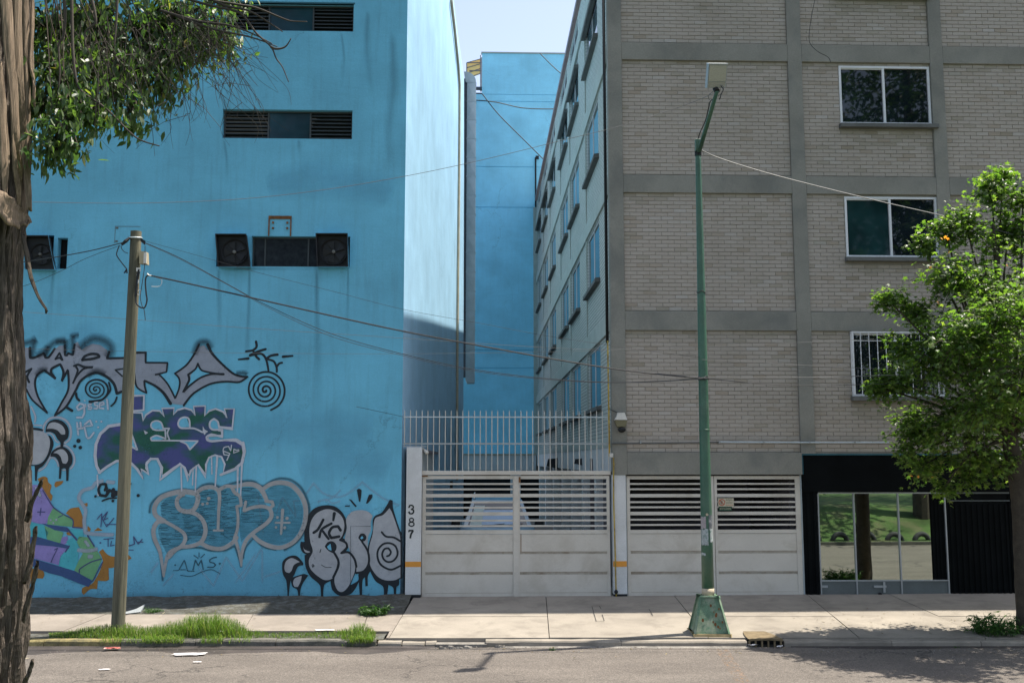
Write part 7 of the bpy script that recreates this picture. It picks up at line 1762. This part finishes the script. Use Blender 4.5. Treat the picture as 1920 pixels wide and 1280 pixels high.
def strip(pts, wid, thick, mat, lab=None, curl=.42):
    c = smooth3([surf(px, py, off) for px, py, off in pts], 7); k = len(c); g = G(); m_ = 7
    for i in range(k):
        t = (c[min(i+1,k-1)]-c[max(i-1,0)]).normalized(); out = Vector((c[i].x-ECX, c[i].y-EY, 0)).normalized(); s_ = t.cross(out).normalized(); f = i/(k-1)
        seg = f*(len(wid)-1); a = min(int(seg), len(wid)-2); w = (wid[a]+(wid[a+1]-wid[a])*(seg-a))/405*.5
        for j in range(m_):
            u = j/(m_-1)*2-1; cur = (1-u*u)*w*curl + .006*mnoise.noise(Vector((u*5, f*5, wid[0]))) + .004*math.sin(u*7+wid[0])
            g.v.append(tuple(c[i]+s_*(u*w*(1+.22*mnoise.noise(Vector((f*7, u, wid[0])))) + .010*mnoise.noise(Vector((f*4, 0, wid[0]+3))))+out*cur+Vector((0,0,.05*mnoise.noise(Vector((u*4,wid[0],1)))*(1 if i == k-1 or i == 0 else 0)))))
    for i in range(k-1):
        for j in range(m_-1): a = i*m_+j; g.f.append((a, a+1, a+m_+1, a+m_)); g.m.append(0)
    o = part('bark_strip', g, M[mat], et, smooth=True, label=lab)
    md = o.modifiers.new('thickness', 'SOLIDIFY'); md.thickness = thick; md.offset = 0; return o
strip([(8,-30,.02),(14,60,.02),(22,160,.02),(30,260,.03),(38,340,.03),(44,400,.03)], (20,20,18,17,15,12), .008, 'bark_strip')
strip([(30,-30,.03),(32,60,.03),(36,160,.035),(44,260,.04),(51,340,.05),(55,395,.06)], (18,18,17,17,15,11), .008, 'bark_strip')
strip([(47,-30,.02),(48,60,.02),(50,160,.02),(52,250,.03),(54,330,.04)], (16,16,15,12,6), .008, 'bark_strip')
strip([(59,-30,.0),(59,60,.0),(58,120,.01),(63,165,.03),(64,200,.03)], (9,10,9,7,3), .006, 'bark_strip')
strip([(-40,348,.02),(-5,374,.04),(20,396,.06),(38,410,.065),(54,420,.04)], (34,42,46,42,16), .008, 'bark_strip', 'curled band of bark wrapping the trunk', -.12)
strip([(42,440,.02),(48,470,.05),(54,505,.08),(66,545,.10),(88,582,.12)], (14,15,10,7,1), .006, 'bark_thin', 'dark bark tongue hanging free')
strip([(2,120,.0),(5,200,.01),(7,300,.02),(9,366,.03)], (2,14,18,4), .006, 'bark_strip'); strip([(24,250,.02),(28,310,.03),(33,365,.035),(35,402,.05)], (2,10,12,3), .006, 'bark_strip')
strip([(50,975,.0),(58,945,.03),(68,922,.05),(78,902,.09)], (10,7,2), .012, 'bark', 'splinter of bark sticking out'); strip([(46,1090,.0),(54,1060,.02),(60,1030,.04),(64,995,.07)], (12,9,3), .012, 'bark'); strip([(44,1160,.0),(54,1120,.02),(62,1090,.03),(70,1055,.05)], (9,7,2), .012, 'bark'); strip([(40,1290,.01),(52,1265,.03),(60,1240,.05)], (10,8,2), .012, 'bark')
lob = []
for (px, py, rp, dY, k) in [(95,60,70,.3,1.0),(180,40,85,.4,1.2),(270,40,80,.5,1.2),(350,30,60,.5,.9),(120,150,45,.1,.6),(85,190,34,.1,.6),(140,205,40,.0,.8),(120,255,34,-.1,.6),(100,285,22,-.1,.35),(180,215,26,.0,.35),(235,140,50,.3,.8),(250,205,22,.2,.25),(245,240,16,.2,.15),(320,110,45,.4,.6),(380,80,34,.4,.4),(170,110,55,.3,.9),(420,-20,60,.6,.7),(180,-110,140,.5,1.2),(20,-140,140,.8,1.0),(340,-120,110,.6,1.0),(-60,-60,80,.9,.5),(160,60,110,.6,1.0),(260,90,80,.45,.9),(330,60,90,.5,1.0),(210,170,45,.2,.6),(300,160,40,.35,.45),(410,60,50,.4,.5),(110,120,60,.2,.8)]:
    lob.append((tuple(EW(px, py, dY)), rp/405.0*1.0, k))
crown(et, lob, EW(60,-160,.2), oval_leaf(), M['euca'], .050, 40, 12, 9, .006, True, .55, singles=290, singles_pick=lambda i, : 0 if False else i)
# bare and drooping branches
def branch(pts, r0, r1, dY=.2):
    c = smooth3([EW(px, py, dY) for px, py in pts], 5); k = len(c)
    part('branch', G().tube(c, [.72*(r0+(r1-r0)*i/(k-1)) for i in range(k)], 6), M['twig'], et, smooth=True)
for b_ in ([(240,-60),(330,-10),(400,12),(450,25),(480,62),(508,88),(518,110),(530,127),(541,154)], [(300,-50),(380,-5),(440,8),(480,15),(530,35),(548,40),(576,41)], [(360,-20),(420,10),(465,20),(500,40),(530,60)], [(508,88),(518,92),(535,88),(546,72)],
           [(300,20),(370,40),(430,48),(470,62),(510,82)], [(330,30),(400,55),(470,70),(520,88)]):
    branch(b_, .011, .003)
for b_ in ([(118,-20),(122,30),(118,70),(110,85),(112,140),(106,200)], [(134,-20),(135,40),(137,100),(143,150),(154,172),(200,205),(240,245),(264,263),(299,274)], [(220,-10),(218,40),(214,90)], [(170,-10),(178,25),(178,45),(160,60),(161,88)]):
    branch(b_, .012, .004, -.05)
rr = random.Random(31); tg = G()
for k in range(190):
    px, py = rr.uniform(120,440), rr.uniform(10,150); L = rr.uniform(60,150)*(1 if px > 180 else .8); dx = rr.gauss(25,40)*(1.2 if px > 260 else .6); dY = rr.uniform(-.1,.6)
    bend = rr.gauss(0,22); pts = [(px,py),(px+dx*.45+bend*.5,py+L*.4),(px+dx*.8+bend,py+L*.75),(px+dx+bend*.3,py+L)]
    pts = [(a, min(b_, 330)) for a, b_ in pts]
    c = smooth3([EW(a, b_, dY) for a, b_ in pts], 4); n_ = len(c); tg.tube(c, [.0019*(1-.7*i/n_) for i in range(n_)], 4, cap=False)
    if rr.random() < .6:
        m_ = c[n_//2]; e = m_+Vector((rr.gauss(0,.09), rr.gauss(0,.05), -abs(rr.gauss(.08,.07)))); tg.tube([m_, m_.lerp(e,.5)+Vector((0,0,.02)), e], [.002,.0016,.001], 3, cap=False)
for k in range(70):
    px, py = rr.uniform(300,420), rr.uniform(0,90); c = smooth3([EW(px,py,.3), EW(px+rr.uniform(20,50),py+rr.uniform(0,40),.25), EW(px+rr.uniform(50,110),py+rr.uniform(10,90),.2)], 5); n_ = len(c); tg.tube(c, [.002*(1-.7*i/n_) for i in range(n_)], 4, cap=False)
part('twigs', tg, M['twig'], et, kind='stuff')
gy = G()
for k in range(40):
    p = EW(rr.uniform(380,440), rr.uniform(60,140), .25); n, t = orient(rr, .3); put_leaf(gy, oval_leaf(), p, n, t, rr.uniform(.015,.03))
part('young_leaves', gy, M['grass'], et, kind='stuff')
# ------------------------------------------------------------------ grass in the planting strip
g = G(); rr = random.Random(2)
def blade(x, y, z, h, lean, az, w):
    d = Vector((math.cos(az), math.sin(az), 0)); s_ = Vector((-d.y, d.x, 0))*w
    p0 = Vector((x,y,z)); p1 = p0+Vector((0,0,h*.5))+d*lean*.25; p2 = p0+Vector((0,0,h*.85))+d*lean*.65; p3 = p0+Vector((0,0,h*(.97-.35*lean/max(h,.01))))+d*lean
    g.add([tuple(p0-s_), tuple(p0+s_), tuple(p1+s_*.8), tuple(p1-s_*.8), tuple(p2+s_*.5), tuple(p2-s_*.5), tuple(p3)], [(0,1,2,3),(3,2,4,5),(5,4,6)])
def gh(px):
    pts = [(90,.04),(130,.08),(175,.15),(230,.20),(270,.13),(330,.22),(365,.34),(400,.36),(440,.26),(465,.10),(500,.06),(560,.055),(620,.07),(650,.11),(672,.22),(690,.16),(706,.05)]
    for (a, ha), (b_, hb_) in zip(pts, pts[1:]):
        if a <= px <= b_: return ha+(hb_-ha)*(px-a)/(b_-a)
    return 0.03
for k in range(9000):
    px = rr.uniform(92, 704)
    if 468 < px < 640 and rr.random() < .55: continue
    h = gh(px)*rr.uniform(.45,1.15); y = 15.30+.50*rr.random() if h > .1 else 15.33+.30*rr.random()
    if px > 640: y = 15.16+.62*rr.random()
    x = WY(px, 1190, y).x
    z = max(0.0, strip_h(x, y))-.01 if y > 15.3 else (.10 if y > KERB_Y else 0)-.01
    blade(x, y, z, h, h*abs(rr.gauss(.15,.45)), rr.uniform(0, 2*math.pi), rr.uniform(.0022,.0045))
for (a, b_, cnt) in ((190,300,260),(270,345,520),(380,420,220),(655,700,420),(430,470,60)):       # tufts hanging over the kerb
    for k in range(cnt):
        px = rr.uniform(a, b_); x = WY(px, 1200, 15.2).x; blade(x, KERB_Y-rr.uniform(-.13,.05), .05+.04*rr.random(), rr.uniform(.04,.13), rr.uniform(.03,.16), rr.gauss(-1.57,.7), rr.uniform(.002,.004))
for k in range(500):                                                                                     # sparse sprouts further left
    x = rr.uniform(-22, -7.3); blade(x, 15.34+.4*rr.random(), .09, rr.uniform(.04,.16), rr.uniform(0,.08), rr.uniform(0,6.28), .003)
setting('grass', g, M['grass'], 'stuff')
# weeds
def weed(label, cx, cy, z, r_, h, nlf, seed, size=.07):
    rr = random.Random(seed); t = thing('weed', label, 'weed', (cx, cy, z)); st_ = G(); lf = G()
    for k in range(nlf):
        a = rr.uniform(0,6.28); q = r_*math.sqrt(rr.random()); b = Vector((cx+q*math.cos(a)*.6, cy+q*math.sin(a)*.5, z-.02)); e = b+Vector((math.cos(a)*r_*.5*rr.random(), math.sin(a)*r_*.4*rr.random(), h*rr.uniform(.35,1.1)))
        st_.tube([b, b.lerp(e,.5)+Vector((0,0,.02)), e], [.003,.0025,.0015], 3, cap=False)
        for j in range(6):
            n, ax = orient(rr, .5); put_leaf(lf, blade_leaf(), b.lerp(e, rr.uniform(.3,1.0)), n, ax, size*rr.uniform(.5,1.2))
    part('stems', st_, M['weed'], t, kind='stuff'); part('leaves', lf, M['weed'], t, kind='stuff'); return t
def gp_(px, py):
    z = .2
    for _ in range(6): w = GR(px, py, z); z = walk_z(w.y)
    return w
w = gp_(700,1151); weed('dark green weed clump on damp earth beside the gate pillar', w.x, w.y, w.z, .30, .17, 90, 1, .09)
w = gp_(286,1146); weed('low dark weed patch on the earth behind the wooden pole', w.x, w.y, w.z, .18, .08, 50, 2, .05)
w = gp_(1868,1187); weed('leafy weeds at the foot of the street tree', w.x, w.y, w.z, .50, .28, 170, 3, .09)
w = GR(1034,1216,.02); weed('tiny dry weed growing out of the driveway kerb joint', w.x, w.y, 0.01, .06, .06, 14, 4, .03)
w = gp_(1806,1207); weed('small yellowish weed in the gutter under the street tree', w.x, KERB_Y-.06, 0.0, .08, .05, 12, 5, .03)
# ------------------------------------------------------------------ across the street (seen mirrored): tyres and tall park trees
tg = G(); n = 28; prof = []
for k in range(n+1):
    a = math.pi*k/n
    ringp = []
    for j in range(8):
        b = 2*math.pi*j/8; rr_ = .33-.085+.085*math.cos(b); yy = .095*math.sin(b); tg.v.append((rr_*math.cos(a), yy, rr_*math.sin(a)-.03))
for k in range(n):
    for j in range(8): a = k*8+j; b = k*8+(j+1) % 8; tg.f.append((a, b, b+8, a+8)); tg.m.append(0)
tme = mesh('half_buried_tyre', tg, M['tyre'], smooth=True)
for k in range(12):
    o = bpy.data.objects.new('half_buried_tyre', tme); COL.objects.link(o); x = 5.2+.92*k; o.location = (x, OPP_Y-.42, bank_z(x, OPP_Y-.42)); o.rotation_euler = (0,0,random.uniform(-.08,.08))
    props(o, 'half-buried tyre edging the park across the road, mirrored in the shop window', 'tyre', 'half-buried tyres edging the park')
def park_tree(x, y, h, r_, seed, label):
    rr = random.Random(seed); z0 = bank_z(x, y)-.1; t = thing('park_tree', label, 'tree', (x, y, z0), group='tall trees in the park mirrored in the windows'); g = G(); g.tube([(x,y,z0),(x+.1,y,z0+h*.4),(x+.2,y+.1,z0+h*.8)], [.32,.26,.08], 10)
    lf = G(); lobes = []
    for k in range(13):
        a = rr.uniform(0,6.28); c = Vector((x+r_*.55*math.cos(a)*rr.random(), y+r_*.55*math.sin(a)*rr.random(), z0+h*rr.uniform(.42,.95))); lobes.append(c); g.tube([(x+.1,y,z0+h*.38), tuple(c)], [.10,.03], 6)
    part('trunk', g, M['bark_thin'], t)
    for c in lobes:
        for k in range(300):
            d = Vector((rr.gauss(0,1), rr.gauss(0,1), rr.gauss(0,.8))).normalized(); p = c+d*r_*.42*rr.random()**.5; n, ax = orient(rr, .4); put_leaf(lf, oval_leaf(), p, n, ax, rr.uniform(.22,.42))
    part('crown', lf, M['park_leaf'], t, kind='stuff')
for i, (x, y, h, r_) in enumerate(((4.5,-7,24,6.5),(10.5,-1.0,24,6.5),(15.5,2.6,22,6),(21,.5,25,7),(27,2.0,24,7),(17,-8,26,7),(-7,-6,25,7),(-15,-5,25,7))):
    park_tree(x, y, h, r_, 40+i, 'tall leafy park tree across the road, mirrored dark in the upper windows')

# leaf litter along the kerb and under the trees
rr = random.Random(77); g = G()
for k in range(260):
    x = rr.uniform(-8.5, 9); y = KERB_Y-.03-abs(rr.gauss(0,.35)); z = .008
    if rr.random() < .35: x = rr.uniform(4.5, 9); y = rr.uniform(KERB_Y+.2, 17.5); z = walk_z(y)+.012
    elif rr.random() < .3: x = rr.uniform(-9,-2.2); y = rr.uniform(15.85, 17.6); z = walk_z(y)+.02
    n, t = orient(rr, 2.5); put_leaf(g, blade_leaf(), Vector((x,y,z)), n, t, rr.uniform(.03,.07))
M['litter'] = leafmat('dry_leaf', [(0.0, (0.10,0.075,0.04)), (.6, (0.17,0.13,0.07)), (.9, (0.28,0.22,0.10)), (1.0, (0.40,0.36,0.28))], .1, .7, .2)
setting('leaf_litter', g, M['litter'], 'stuff')
